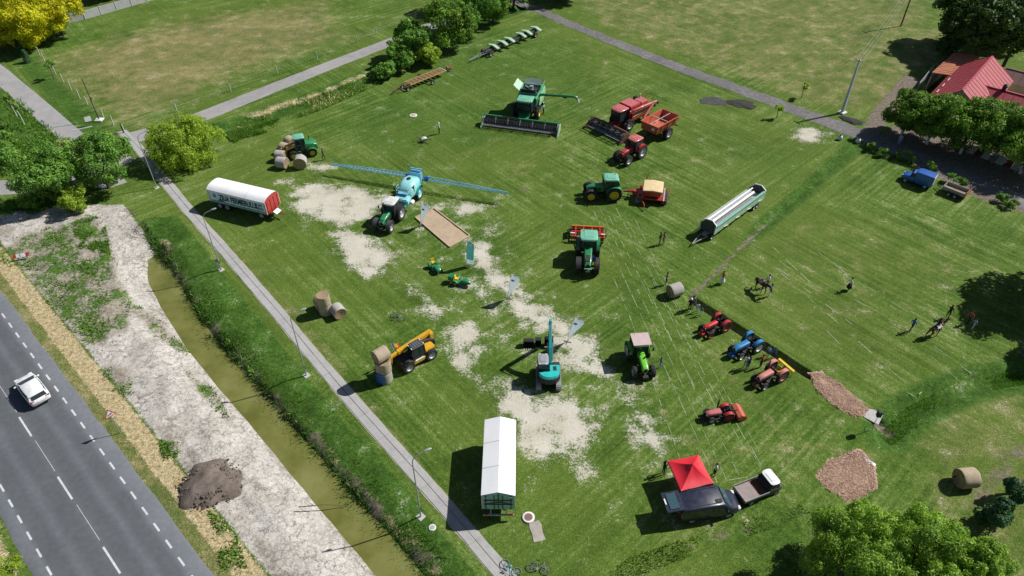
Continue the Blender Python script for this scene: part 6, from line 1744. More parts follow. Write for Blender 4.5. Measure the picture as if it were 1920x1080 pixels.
for y in (-.5, 0, .5):
    a = UP1.location + Vector((-s_ * y, c_ * y, 8.36)); b_ = UP2.location + Vector((-s_ * y, c_ * y, 8.56))
    wire(a, b_, .5)
    far = b_ + (b_ - a).normalized() * 45
    wire(b_, far, .5)
    wire(a, a + Vector((-6 - y, -3.0, -.3)) * 0 + Vector((0.01, 0, 0)), 0) if False else None

# ---- warning sign by the road
HSG = ROAD_A + R(180)
t = thing('road_sign', 'triangular warning sign with red border on a post beside the road', 'road sign', P(226, 812), HSG)
MB().tube([(0, 0, 0), (0, 0, 2.9)], .035, 8).build('post', 'galv', t, 50)
def tri(k, x0, x1): return MB().prism([(-.52 * k, 2.62 - .3 * k), (.52 * k, 2.62 - .3 * k), (0, 2.62 + .6 * k)], 'X', x0, x1)
tri(1.0, .04, .06).build('border', 'bright_red', t)
tri(.72, .062, .068).build('face', 'white_paint', t)
MB().prism([(-.2, 2.5), (.1, 2.56), (.22, 2.68), (.1, 2.7), (-.05, 2.62), (-.22, 2.6)], 'X', .07, .075).build('symbol', 'dark', t)
tri(.97, .03, .038).build('backing', 'greysteel', t)
# ---- red and white barrier board in the weeds
t = thing('barrier_board', 'red and white barrier board standing in the weeds by the road', 'board', P(43, 486), R(20))
for s, mm in ((-.62, 'bright_red'), (.62, 'bright_red')): B((s, 0, .55), (.3, .05, .42), (-.5, 0, 0)).build('red_end', mm, t)
B((0, 0, .55), (.94, .05, .42), (-.5, 0, 0)).build('face', 'white_paint', t)
B((-.05, -.04, .56), (.06, .02, .4), (-.5, 0, 0)).build('stripe', 'greysteel', t)
for s in (-.45, .45): MB().bar((s, .1, 0), (s, .05, .5), .05).build('leg', 'darkgrey', t)
# ---- notice board on a stake by the driveway
t = thing('notice_board', 'small white notice board on a stake beside the driveway', 'sign', P(170, 236), R(30))
MB().bar((0, 0, 0), (0, 0, 1.0), .07).build('stake', 'wood', t)
B((0, 0, 1.1), (.85, .06, .7), (-.35, 0, .0)).build('board', 'offwhite', t, bevel=.01)
t = thing('timber_beam', 'pale timber beam lying on the grass below the notice board', 'timber', P(155, 242), R(28))
B((0, 0, .07), (2.6, .14, .14)).build('beam', 'offwhite', t)

# ---- feather flags
def cloth_mat(name, col, trans=.5):
    m = bpy.data.materials.new(name); m.use_nodes = True; nt = m.node_tree; b = nt.nodes['Principled BSDF']
    g = nd(nt, 'ShaderNodeTexCoord')
    c = ramp(nt, noise(nt, g.outputs['Object'], 2.5, 4), [(.3, tuple(x * .92 for x in col)), (.7, col)])
    nt.links.new(c, b.inputs['Base Color']); b.inputs['Roughness'].default_value = .7
    tr = nd(nt, 'ShaderNodeBsdfTranslucent'); nt.links.new(c, tr.inputs[0])
    mx = nd(nt, 'ShaderNodeMixShader', i_0=trans)
    nt.links.new(b.outputs[0], mx.inputs[1]); nt.links.new(tr.outputs[0], mx.inputs[2]); nt.links.new(mx.outputs[0], nt.nodes['Material Output'].inputs[0])
    MATS[name] = m
cloth_mat('flag_pale', (0.86, 0.92, 0.97), .6); cloth_mat('flag_teal', (0.25, 0.62, 0.58), .6)
mat('emblem_dark', (0.03, 0.05, 0.08), .6, 0, .05, 0)
def teardrop(label, px, hgt, rz, lean):
    t = thing('feather_flag', label, 'flag', P(*px), rz, 'feather flags on the bare ground')
    mb = MB()
    prof = [(0.04, .15), (.16, .5), (.36, 1.0), (.58, 1.5), (.8, 2.0), (.97, 2.4), (1.02, 2.65), (.9, 2.85), (.6, 3.0), (.2, 3.07)]
    k = hgt / 3.05
    lx = lambda z: lean * (z / 3.05) ** 1.6
    L_, R_ = [], []
    for w_, z in prof:
        L_.append((lx(z), 0, z * k)); R_.append((lx(z) + w_, .05 * math.sin(z * 2.4), z * k))
    n = len(prof)
    for i in range(n):
        m_ = [(L_[i][j] + R_[i][j]) / 2 for j in range(3)]
        mb.v += [L_[i], (m_[0], m_[1] - .06, m_[2]), R_[i], R_[i], (m_[0], m_[1] - .05, m_[2]), (L_[i][0], .008, L_[i][2])]
    for i in range(n - 1):
        for a, c_ in ((0, 1), (1, 2), (3, 4), (4, 5)):
            q = i * 6
            mb.f.append((q + a, q + c_, q + 6 + c_, q + 6 + a))
    mb.build('cloth', 'flag_pale', t, 60)
    MB().tube([(0, 0, 0)] + [(lx(z) - .01, 0, z * k) for _, z in prof] , .018, 6).build('flag_pole', 'offwhite', t, 60)
    for sy in (-.075, .06):
        e = MB()
        e.v = [(lx(2.4) + .3 + .2 * math.cos(a_) , sy, 2.42 * k + .085 * math.sin(a_)) for a_ in [i * math.pi / 8 for i in range(16)]]
        e.f = [tuple(range(16))]
        e.build('emblem', 'emblem_dark', t)
    MB().box((0, 0, .03), (.8, .06, .05)).box((0, 0, .035), (.06, .8, .05)).build('cross_base', 'darkgrey', t)
teardrop('pale teardrop flag standing at the corner of the sandpit', (789, 424), 3.3, R(-22), .45)
teardrop('pale teardrop flag standing midway along the bare track', (953, 560), 3.5, R(-25), .4)
teardrop('pale teardrop flag standing beside the excavator boom', (1064, 641), 3.5, R(-22), .6)
t = thing('feather_flag', 'teal and white straight feather flag beside the small mower', 'flag', P(875, 498), R(-20), 'feather flags on the bare ground')
def fl_part(z0, z1, m, nm, top=False):
    mb = MB(); n = 8
    for i in range(n + 1):
        z = z0 + (z1 - z0) * i / n
        w_ = .85 * (1 if not top else (1 - max(0, (z - z1 + .45) / .45) ** 2 * .75))
        lx_ = .22 * (z / 3.3) ** 2
        mb.v += [(lx_, 0, z), (lx_ + w_ / 2, -.06, z), (lx_ + w_, .02, z), (lx_ + w_, .03, z), (lx_ + w_ / 2, -.05, z), (lx_, .01, z)]
    for i in range(n):
        for a, c_ in ((0, 1), (1, 2), (3, 4), (4, 5)): mb.f.append((i * 6 + a, i * 6 + c_, i * 6 + 6 + c_, i * 6 + 6 + a))
    return mb.build(nm, m, t, 60)
fl_part(.35, .95, 'flag_pale', 'lower_panel'); fl_part(.95, 3.5, 'flag_teal', 'upper_panel', True)
for k in range(3): B((.38 + k * .14, -.075, 1.75), (.04, .01, 1.3), (0, .1, 0)).build('lettering', 'flag_pale', t)
MB().lathe([(.01, 0), (.22, 0), (.22, .01), (.01, .01)], (.6, -.085, 3.02), 'Y', 18).build('emblem', 'white_paint', t)
MB().tube([(0, .01, 0), (.02, .01, 1.0), (.1, .01, 2.2), (.25, .01, 3.5), (.6, 0, 3.62)], .018, 6).build('flag_pole', 'offwhite', t, 60)
MB().box((0, 0, .03), (.8, .06, .05)).box((0, 0, .035), (.06, .8, .05)).build('cross_base', 'darkgrey', t)

# ---- sandpit
sp_ = [P(*p) for p in ((779, 409), (814, 392), (881, 443), (843, 464))]
sc_ = sum(sp_, Vector()) / 4
t = thing('sandpit', 'rectangular sandpit edged with pale timber boards', 'sandpit', (sc_.x, sc_.y, 0))
lp = [p - sc_ for p in sp_]
N = 26
mb = MB()
for i in range(N + 1):
    for j in range(N + 1):
        u, v = i / N, j / N
        p = (lp[0] * (1 - u) + lp[1] * u) * (1 - v) + (lp[3] * (1 - u) + lp[2] * u) * v
        p = p * .985
        z = .03 + .10 * float(fbm(np.array([p.x * 1.0]), np.array([p.y]), 1.2, 3)[0]) * math.sin(math.pi * u) ** .3 * math.sin(math.pi * v) ** .3
        mb.v.append((p.x, p.y, z))
for i in range(N):
    for j in range(N):
        k = i * (N + 1) + j
        mb.f.append((k, k + N + 1, k + N + 2, k + 1))
mb.build('sand', 'sand', t, 60)
mat('pale_timber', (0.5, 0.38, 0.25), .8, 0, .15, .1, 4)
for q in range(4): MB().bar(lp[q] + Vector((0, 0, .09)), lp[(q + 1) % 4] + Vector((0, 0, .09)), .12, .18).build('edge_board', 'pale_timber', t)

# ---- manhole covers and slabs
def manhole(label, px, r, hgt, mm):
    t = thing('manhole', label, 'manhole', P(*px))
    MB().lathe([(r, 0), (r, hgt), (r * .97, hgt + .01), (r * .7, hgt + .012)], (0, 0, 0), 'Z', 28).build('collar', 'limewash', t, 40)
    c_ = MB().lathe([(r * .68, hgt + .013), (r * .68, hgt + .035), (.01, hgt + .04)], (0, 0, 0), 'Z', 24).build('lid', mm, t, 40)
    for k in range(3): B((0, (k - 1) * r * .3, hgt + .045), (r * .9, .05, .014)).build('lid_rib', mm, c_)
mat('lid_red', (0.22, 0.12, 0.1), .8, 0, .2, .2, 8)
manhole('round manhole with white collar and reddish lid near the parked bicycles', (991, 971), .48, .12, 'lid_red')
manhole('round pale manhole in the grass between the sprayer boom and the yellow trolley', (775, 217), .55, .1, 'pale_timber')
manhole('small concrete marker block in the grass strip below the street lamp', (811, 990), .28, .1, 'concrete')
t = thing('concrete_slab', 'worn rectangular concrete slab set in the grass below the reddish manhole', 'slab', P(1007, 997), R(-75))
mb = MB().prism([(-.85, -.42), (-.4, -.5), (.1, -.45), (.8, -.52), (.86, .1), (.8, .45), (.2, .4), (-.5, .5), (-.9, .4)], 'Z', 0, .05).build('slab', 'pale_gravel', t, bevel=.02)
# ---- heaps and chip beds
def heap(name, label, cat, px, rx, ry, hgt, m, rz=0, seed=1, rough=.22, kind=None, lumps=0):
    p = P(*px)
    o_ = thing(name, label, cat, (p.x, p.y, 0), rz)
    N = 40
    mb = MB()
    for i in range(N + 1):
        for j in range(N + 1):
            x, y = -1.15 + 2.3 * i / N, -1.15 + 2.3 * j / N
            r_ = math.hypot(x, y)
            a_ = math.atan2(y, x)
            lim = 1 + .1 * math.sin(a_ * 3 + seed) + .06 * math.sin(a_ * 7 + seed * 2)
            f = max(0, 1 - (r_ / lim) ** 1.8)
            n_ = float(fbm(np.array([x * rx + seed * 7]), np.array([y * ry]), 1.3, 5)[0]) - .5
            z = max(-.04, hgt * f ** .85 * (1 + rough * n_ * 3) + n_ * rough * .6) if f > 0 else -.2
            mb.v.append((x * rx, y * ry, z))
    for i in range(N):
        for j in range(N):
            k = i * (N + 1) + j
            q = (k, k + N + 1, k + N + 2, k + 1)
            if max(mb.v[a_][2] for a_ in q) > -.05: mb.f.append(q)
    mb.build('heap', m, o_, 60)
    if lumps:
        lm = MB(); rg = random.Random(seed)
        for k in range(lumps):
            a_ = rg.uniform(0, 6.28); d_ = rg.uniform(.55, 1.12)
            s_ = rg.uniform(.03, .1)
            z = hgt * max(0, 1 - d_ ** 1.8) ** .85
            lm.lathe([(s_ * .3, -s_), (s_, -s_ * .3), (s_ * .9, s_ * .4), (s_ * .2, s_ * .8)], (math.cos(a_) * d_ * rx, math.sin(a_) * d_ * ry, z + .02), 'Z', 6)
        lo = lm.build('clods', m, o_)
        lo['kind'] = 'stuff'
    return o_
heap('soil_heap', 'dark brown heap of loose soil on the pale bank by the road', 'soil heap', (393, 908), 2.45, 2.35, .95, 'soil', 0, 2, .13, lumps=260)
heap('black_soil_heap', 'flat black soil heap at the end of the gravel track below the concrete pole', 'soil heap', (1596, 226), 1.9, 1.0, .3, 'black_soil', R(-40), 5, .2)
heap('soil_patch', 'dark grey spread of fine gravel beside the gravel track', 'gravel heap', (1338, 190), 2.2, 1.5, .12, 'dark_gravel', R(-10), 3, .1)
heap('soil_patch', 'black ridged soil spread beside the gravel track', 'soil heap', (1390, 195), 2.4, 1.5, .18, 'black_soil', R(-20), 4, .25)
def chip_bed(label, pxs, hgt, seed):
    pts = [P(*p) for p in pxs]
    c_ = sum(pts, Vector()) / len(pts)
    t = thing('wood_chips', label, 'wood chips', (c_.x, c_.y, 0))
    W = [np.array([(p - c_).x, (p - c_).y]) for p in pts]
    xs = [w_[0] for w_ in W]; ys = [w_[1] for w_ in W]
    n = 56
    X, Y = np.meshgrid(np.linspace(min(xs) - .5, max(xs) + .5, n), np.linspace(min(ys) - .5, max(ys) + .5, n), indexing='ij')
    sd_ = poly_sd(X, Y, W) + (fbm(X + seed * 3, Y, 1.0, 3) - .5) * .9
    Z = np.where(sd_ > -.15, hgt * sstep(-.15, .9, sd_) * (.6 + .8 * fbm(X, Y + seed, .9, 4)) + .012, -1)
    mb = MB(); mb.v = [(float(a), float(b_), float(c2) if c2 > -1 else -.03) for a, b_, c2 in zip(X.ravel(), Y.ravel(), Z.ravel())]
    ok = (Z > -1)
    for i in range(n - 1):
        for j in range(n - 1):
            if ok[i, j] or ok[i + 1, j] or ok[i, j + 1] or ok[i + 1, j + 1]: mb.f.append((i * n + j, (i + 1) * n + j, (i + 1) * n + j + 1, i * n + j + 1))
    mb.build('chip_layer', 'chips', t, 60)
    rg = random.Random(seed); cm = MB()
    while len(cm.f) < 2200 * 6:
        x, y = rg.uniform(min(xs), max(xs)), rg.uniform(min(ys), max(ys))
        if float(poly_sd(np.array([x]), np.array([y]), W)[0]) < -.25 * rg.random(): continue
        T = Matrix.Translation((x, y, hgt * .8 + .04)) @ Matrix.Rotation(rg.random() * 6.28, 4, 'Z') @ Matrix.Rotation(rg.uniform(-.6, .6), 4, 'X')
        cm.box((0, 0, 0), (rg.uniform(.05, .16), .035, .015), None, T)
    o_ = cm.build('chips', 'chips', t); o_['kind'] = 'stuff'
chip_bed('long bed of reddish wood chips filling the end of the trench', [(1518, 700), (1540, 700), (1575, 722), (1628, 768), (1606, 782), (1570, 762), (1530, 730)], .1, 1)
chip_bed('wide patch of reddish wood chips above the willow crowns', [(1588, 850), (1612, 845), (1638, 875), (1640, 915), (1600, 940), (1550, 915), (1533, 890), (1555, 868)], .04, 2)
t = thing('culvert_slab', 'grey concrete culvert slab at the end of the long chip bed', 'slab', P(1637, 780), R(-40))
MB().prism([(-.6, -.7), (.7, -.75), (.65, .6), (-.2, .75), (-.65, .5)], 'Z', 0, .06).build('slab', 'concrete', t, bevel=.02)
t = thing('white_board', 'small white board lying on the edge of the wide chip patch', 'board', P(1629, 866), R(-45))
B((0, 0, .03), (1.1, .35, .04)).build('board', 'white_paint', t)
t = thing('loudspeaker_stand', 'black loudspeaker on a thin tripod stand at the end of the trench', 'loudspeaker', P(1633, 806), R(-100))
MB().tube([(0, 0, .5), (0, 0, 1.9)], .025, 6).build('pole', 'dark', t)
for k in range(3): MB().tube([(0, 0, .75), (.5 * math.cos(k * 2.1), .5 * math.sin(k * 2.1), 0)], .02, 5).build('leg', 'greysteel', t)
MB().box((0, 0, 2.2), (.4, .38, .66)).build('cabinet', 'dark', t, bevel=.04)
B((.205, 0, 2.2), (.01, .3, .55)).build('grille', 'darkgrey', t)
# sacks beside the track
for i, (px, lb) in enumerate((((1574, 262), 'white sack with dark top standing on the grass beside the gravel track end'), ((1608, 268), 'pale round sack beside the first shaded shrub of the track'))):
    t = thing('sack', lb, 'sack', P(*px))
    MB().lathe([(.2, 0), (.32, .1), (.34, .35), (.26, .6), (.1, .68)], (0, 0, 0), 'Z', 14).build('bag', 'limewash', t, 60)
    MB().lathe([(.12, .66), (.16, .74), (.05, .8)], (0, 0, 0), 'Z', 10).build('tie', 'cloth_black', t, 60)
# sheet-covered stack in front of the house
t = thing('corrugated_sheets', 'row of pale corrugated roofing sheets leaning low under the walnut trees', 'roofing sheets', P(1862, 303), heading((1828, 290), (1898, 316)))
for k in range(7):
    mb = MB(); n = 12
    x0 = -3.4 + k * .95
    for i in range(n + 1):
        y = -.8 + 1.6 * 1 * 0
        xx = x0 + .92 * i / n
        z = .05 * math.sin(i * math.pi * .9)
        mb.v += [(xx, -.85, .35 + z), (xx, .85, .75 + z), (xx, .85, .77 + z), (xx, -.85, .37 + z)]
    for i in range(n):
        q = i * 4
        mb.f += [(q, q + 4, q + 5, q + 1), (q + 2, q + 6, q + 7, q + 3), (q + 3, q + 7, q + 4, q), (q + 1, q + 5, q + 6, q + 2)]
    mb.build('sheet', ('limewash', 'rust', 'offwhite', 'greysteel')[k % 4], t)
for x in (-3.2, 0, 3.0): B((x, 0, .25), (.1, 1.5, .5)).build('trestle', 'wood', t)

# ---- bicycles
def bicycle(label, px, rz, m, tilt=R(78), group=None, z=.1):
    p = P(*px)
    t = thing('bicycle', label, 'bicycle', (p.x, p.y, z), 0, group)
    t.rotation_euler = Matrix.Rotation(rz, 4, 'Z').to_3x3().to_4x4().__matmul__(Matrix.Rotation(tilt, 4, 'X')).to_euler()
    for x in (-.52, .55):
        w_ = MB()
        w_.lathe([(.31, -.02), (.345, -.018), (.345, .018), (.31, .02), (.31, -.02)], (x, 0, .34), 'Y', 24, False)
        wo = w_.build('wheel', 'tyre', t)
        rm = MB().lathe([(.285, -.012), (.312, -.012), (.312, .012), (.285, .012), (.285, -.012)], (x, 0, .34), 'Y', 24, False)
        for k in range(8): rm.bar((x, 0, .34), (x + .3 * math.cos(k * .785), 0, .34 + .3 * math.sin(k * .785)), .008)
        rm.build('rim', 'steel', wo)
    MB().tube([(-.52, 0, .34), (-.08, 0, .3), (-.2, 0, .85), (-.52, 0, .34)], .02, 5).tube([(-.08, 0, .3), (.38, 0, .78), (-.18, 0, .76)], .022, 5).tube([(.55, 0, .34), (.4, 0, .72), (.36, 0, .92)], .02, 5).build('frame', m, t)
    MB().tube([(.3, -.3, 1.0), (.36, -.1, .95), (.36, .1, .95), (.3, .3, 1.0)], .016, 5).build('handlebar', 'steel', t)
    MB().prism([(-.33, .88), (-.33, .93), (-.05, .92), (-.02, .89)], 'Y', -.06, .06).build('saddle', 'dark', t)
    MB().lathe([(.02, .0), (.1, .0), (.1, .012), (.02, .012)], (-.08, -.04, .3), 'Y', 14).build('chainring', 'steel', t)
    return t
bicycle('dark bicycle lying on the grass between the bale trio and the telehandler', (752, 592), R(-35), 'darkgrey', R(80))
bicycle('bicycle with green frame lying on the grass beside the footpath', (964, 1058), R(-35), 'teal_paint', R(76))
bicycle('grey bicycle lying on the grass at the bottom edge near the footpath', (1008, 1076), R(-12), 'greysteel', R(-76))
bicycle('bicycle leaning against the lone bale near the dark shrubs', (1781, 900), R(15), 'faded_red', R(14), z=0)

# ---- spraying drone on the grass
t = thing('spraying_drone', 'agricultural drone with white tank standing on the grass beside a person', 'drone', P(795, 266), R(30))
MB().loft([rrect(-.35, .4, .35, .6, .1), rrect(0, .55, .3, .8, .15), rrect(.4, .4, .38, .62, .1)]).build('tank', 'white_paint', t, 50)
B((0, 0, .42), (.5, .7, .14)).build('body', 'dark', t, bevel=.04)
for k in range(6):
    a = k * math.pi / 3 + .2
    x, y = 1.05 * math.cos(a), 1.05 * math.sin(a)
    o_ = MB().tube([(.2 * math.cos(a), .2 * math.sin(a), .45), (x, y, .52)], .025, 6).build('arm', 'dark', t)
    MB().lathe([(.06, .48), (.06, .6)], (x, y, 0), 'Z', 8).build('motor', 'dark', o_)
    MB().bar((x - .36 * math.cos(a * 2), y - .36 * math.sin(a * 2), .615), (x + .36 * math.cos(a * 2), y + .36 * math.sin(a * 2), .615), .05, .01).build('propeller', 'darkgrey', o_)
for s in (-1, 1): MB().tube([(-.4, s * .4, .02), (.4, s * .4, .02)], .02, 5).tube([(-.2, s * .25, .4), (-.25, s * .4, .02)], .018, 5).tube([(.2, s * .25, .4), (.25, s * .4, .02)], .018, 5).build('landing_skid', 'dark', t)

# ---- wire fences round the meadow
def fence(label, pts, hgt, pitch, m, dark_last=False):
    t = thing('wire_fence', label, 'fence', (0, 0, 0))
    pos_ = []
    for i in range(len(pts) - 1):
        a, c_ = P(*pts[i]), P(*pts[i + 1]); L = (c_ - a).length; n = max(1, round(L / pitch))
        for k in range(n): pos_.append(a + (c_ - a) * k / n)
    pos_.append(P(*pts[-1]))
    rg = random.Random(len(pts))
    for i, p in enumerate(pos_):
        z0 = float(ground_h(np.array([p.x]), np.array([p.y]))[0])
        MB().bar((p.x, p.y, z0 - .02), (p.x + rg.uniform(-.05, .05), p.y + rg.uniform(-.05, .05), hgt + rg.uniform(-.1, .08)), .11).build('post', 'darkgrey' if dark_last and i in (0, len(pos_) - 1) else m, t)
    for k in (.35, .62, .92):
        MB().tube([(p.x, p.y, hgt * k) for p in pos_], .0045, 4).build('strand', 'greysteel', t)
    nt_ = MB()
    return t
mat('post_concrete', (0.5, 0.49, 0.46), .85, 0, .15, .15, 3)
fence('wire fence on pale posts between the driveway strip and the dry meadow', [(66, 95), (105, 140), (150, 185), (195, 222), (232, 249)], 1.5, 3.6, 'post_concrete', True)
fence('long wire fence on pale posts along the side lane', [(234, 249), (332, 210), (433, 172), (520, 138), (595, 111), (670, 80), (740, 50), (800, 28), (900, 0)], 1.35, 6.2, 'post_concrete')
# ---- white rendered wall behind the yellow tree
wl = W2([(-60, 84), (0, 72), (160, 36), (275, 3), (330, -14)])
t = thing('garden_wall', 'pale grey concrete garden wall behind the yellow tree', 'wall', (0, 0, 0))
mat('wall_grey', (0.42, 0.42, 0.43), .85, 0, .1, .15, 1)
for i in range(len(wl) - 1):
    a, c_ = wl[i], wl[i + 1]
    n = max(1, int(np.hypot(*(c_ - a)) / 2.5))
    for k in range(n):
        p, q = a + (c_ - a) * k / n, a + (c_ - a) * (k + .985) / n
        MB().bar((p[0], p[1], .75), (q[0], q[1], .75), .14, 1.5).build('panel', 'wall_grey', t)
        MB().bar((p[0], p[1], 0), (p[0], p[1], 1.6), .2).build('post', 'wall_grey', t)
# plank footbridge sticks over the canal
for px, q, lb in (((560, 952), (655, 948), 'thin dark branch lying out over the water from the pale bank'),):
    a, c_ = P(*px), P(*q, -.85)
    t = thing('branch', lb, 'branch', (a.x, a.y, 0))
    MB().tube([(0, 0, .1), ((c_ - a).x * .5, (c_ - a).y * .5 + .1, -.3), ((c_ - a).x, (c_ - a).y, -.85)], [.05, .04, .015], 6).tube([((c_ - a).x * .3, (c_ - a).y * .3, 0), ((c_ - a).x * .3 - .6, (c_ - a).y * .3 + .3, .2)], [.03, .01], 5).build('stem', 'bark', t)
# ================================================================ PEOPLE AND HORSES
def skin_mesh(name, nodes, edges, root, sub=1):
    """grow one continuous surface over a jointed skeleton"""
    keys = list(nodes)
    me = bpy.data.meshes.new(name)
    me.from_pydata([nodes[k][0] for k in keys], [(keys.index(a), keys.index(b)) for a, b in edges], [])
    o = bpy.data.objects.new(name, me)
    COL.objects.link(o)
    md = o.modifiers.new('skin', 'SKIN')
    md.use_smooth_shade = True
    md.branch_smoothing = .6
    if not me.skin_vertices:
        bpy.context.view_layer.objects.active = o
    sv = me.skin_vertices[0].data
    for i, k in enumerate(keys):
        r = nodes[k][1]
        sv[i].radius = r if isinstance(r, tuple) else (r, r)
        sv[i].use_root = (k == root)
    if sub:
        sm = o.modifiers.new('sub', 'SUBSURF'); sm.levels = sub; sm.render_levels = sub
    bpy.context.view_layer.update()
    out = bpy.data.meshes.new_from_object(o.evaluated_get(bpy.context.evaluated_depsgraph_get()))
    bpy.data.objects.remove(o)
    return out
def body(pose):
    n = dict(pelvis=((0, 0, .95), (.15, .12)), spine=((0, 0, 1.12), (.14, .11)), chest=((0, 0, 1.33), (.17, .125)), neck=((.005, 0, 1.5), .06), jaw=((.03, 0, 1.57), (.075, .08)), head=((.02, 0, 1.66), (.085, .1)), crown=((.01, 0, 1.74), (.06, .07)), nose=((.125, 0, 1.63), .018))
    e = [('pelvis', 'spine'), ('spine', 'chest'), ('chest', 'neck'), ('neck', 'jaw'), ('jaw', 'head'), ('head', 'crown'), ('head', 'nose')]
    lab = {('pelvis', 'spine'): 1, ('spine', 'chest'): 1, ('chest', 'neck'): 1, ('neck', 'jaw'): 0, ('jaw', 'head'): 0, ('head', 'crown'): 0, ('head', 'nose'): 0}
    arms = dict(stand=((.0, .24, 1.15), (.08, .27, .92)), walk=((-.12, .24, 1.17), (.02, .27, .95)), hold=((.0, .25, 1.16), (.26, .16, 1.12)), ride=((.05, .25, 1.17), (.3, .13, 1.1)), wave=((.05, .33, 1.3), (.2, .42, 1.5)))
    for s, S in ((1, 'l'), (-1, 'r')):
        el, wr = arms[pose]
        if pose == 'walk' and s < 0: el, wr = (.12, .24, 1.17), (.28, .22, 1.0)
        if pose == 'wave' and s < 0: el, wr = arms['stand']
        el, wr = Vector((el[0], el[1] * s, el[2])), Vector((wr[0], wr[1] * s, wr[2]))
        d = (wr - el).normalized()
        n['sh' + S] = ((0, .17 * s, 1.42), .065); n['el' + S] = (tuple(el), .045); n['wr' + S] = (tuple(wr), .03)
        pm = wr + d * .07
        n['pm' + S] = (tuple(pm), (.04, .02))
        side = d.cross(Vector((1, 0, 0))).normalized() if abs(d.x) < .9 else Vector((0, 1, 0))
        e += [('chest', 'sh' + S), ('sh' + S, 'el' + S), ('el' + S, 'wr' + S), ('wr' + S, 'pm' + S)]
        lab.update({('chest', 'sh' + S): 1, ('sh' + S, 'el' + S): 1, ('el' + S, 'wr' + S): 0, ('wr' + S, 'pm' + S): 0})
        q = Vector((1, 0, 0)) - d * d.x
        q = q.normalized() if q.length > .1 else Vector((0, 0, 1))
        for f in range(4):
            off = q * (f - 1.5) * .019
            tip = pm + off * 1.3 + d * (.075 + (.012 if f in (1, 2) else 0)) + Vector((0, -s * .015, 0))
            n['f%d%s' % (f, S)] = (tuple(tip), .009); e.append(('pm' + S, 'f%d%s' % (f, S))); lab[('pm' + S, 'f%d%s' % (f, S))] = 0
        n['th' + S] = (tuple(wr + d * .05 + q * .055), .01); e.append(('wr' + S, 'th' + S)); lab[('wr' + S, 'th' + S)] = 0
        if pose == 'walk': kn, an, to = (.16 * s, .1 * s, .52), (.12 * s - .06, .1 * s, .1), (.12 * s + .1, .1 * s, .045)
        elif pose == 'ride': kn, an, to = (.3, .3 * s, .72), (.12, .34 * s, .32), (.3, .36 * s, .27)
        else: kn, an, to = (.02, .1 * s, .5), (-.02, .11 * s, .09), (.14, .13 * s, .045)
        n['hp' + S] = ((0, .095 * s, .9), .095); n['kn' + S] = (kn, .06); n['an' + S] = (an, .04); n['to' + S] = (to, (.04, .035))
        e += [('pelvis', 'hp' + S), ('hp' + S, 'kn' + S), ('kn' + S, 'an' + S), ('an' + S, 'to' + S)]
        lab.update({('pelvis', 'hp' + S): 2, ('hp' + S, 'kn' + S): 2, ('kn' + S, 'an' + S): 2, ('an' + S, 'to' + S): 3})
    me = skin_mesh('body_' + pose, n, e, 'pelvis')
    nf = len(me.polygons)
    cen = np.empty(nf * 3); me.polygons.foreach_get('center', cen); cen = cen.reshape(-1, 3)
    best = np.full(nf, 1e9); ids = np.zeros(nf, np.int32)
    for (a, b_), L_ in lab.items():
        A = np.array(n[a][0]); D = np.array(n[b_][0]) - A
        t_ = np.clip(((cen - A) @ D) / (D @ D), 0, 1)
        dd = np.linalg.norm(cen - (A + t_[:, None] * D), axis=1) / (.1 if L_ == 1 and 'chest' in (a, b_) else .09 if a in ('pelvis', 'spine') else .06)
        m_ = dd < best; best[m_] = dd[m_]; ids[m_] = L_
    for nm in range(4): me.materials.append(M('skin'))
    me.polygons.foreach_set('material_index', ids)
    return me
BODY = {p: body(p) for p in ('stand', 'walk', 'hold', 'ride', 'wave')}
hair_me = MB().lathe([(.098, -.03), (.108, .02), (.1, .07), (.06, .115), (.01, .125)], (0, 0, 0), 'Z', 14).mesh('hair', None, 60)
cap_me = MB().lathe([(.14, -.0), (.11, .02), (.108, .06), (.07, .11), (.01, .12)], (0, 0, 0), 'Z', 14).mesh('cap', None, 60)
skirt_me = MB().lathe([(.145, .0), (.2, -.2), (.27, -.45), (.3, -.6), (.29, -.6), (.14, -.01)], (0, 0, 1.0), 'Z', 16, False).mesh('skirt', None, 60)
def person(label, px, face, pose, top, bottom, shoe='shoe', hair='hair_dark', k=1.0, cap=None, skirt=None, group=None, loc=None, z=0.0):
    p = loc if loc is not None else P(*px)
    me = BODY[pose].copy()
    for i, mm in enumerate(('skin', top, bottom, shoe)): me.materials[i] = M(mm)
    me.name = 'person'
    o = tag(link('person', me, None, (p[0], p[1], z), R(face)), label, 'person', group)
    o.scale = (k, k, k)
    h = link('hair' if not cap else 'cap', (cap_me if cap else hair_me).copy(), o, (.0, 0, 1.65 if not cap else 1.67))
    h.data.materials.append(M(cap or hair))
    if skirt:
        s = link('skirt', skirt_me.copy(), o); s.data.materials.append(M(skirt))
    return o
person('person in a white top and cap standing beside the spraying drone', (824, 251), 200, 'hold', 'cloth_white', 'cloth_black', cap='cloth_white')
person('person all in black standing beside the end of the sprayer boom', (607.5, 300), 190, 'walk', 'cloth_black', 'cloth_black')
person('person in dark clothes standing with a companion near the header trailer drawbar', (1236, 459), -40, 'stand', 'cloth_black', 'cloth_grey')
person('person in khaki clothes standing with a companion near the header trailer drawbar', (1243.5, 458), 200, 'hold', 'cloth_khaki', 'cloth_khaki')
person('person in navy standing behind the whitish bale at the furrow', (1248, 534), -30, 'hold', 'cloth_navy', 'cloth_denim', 'shoe_white')
person('adult in black with a white cap at the head of the trench', (1292, 583), -120, 'stand', 'cloth_black', 'cloth_black', 'shoe_white', cap='cloth_white')
person('adult in grey standing behind the black-clad adult at the head of the trench', (1297, 578), -100, 'stand', 'cloth_grey', 'cloth_black')
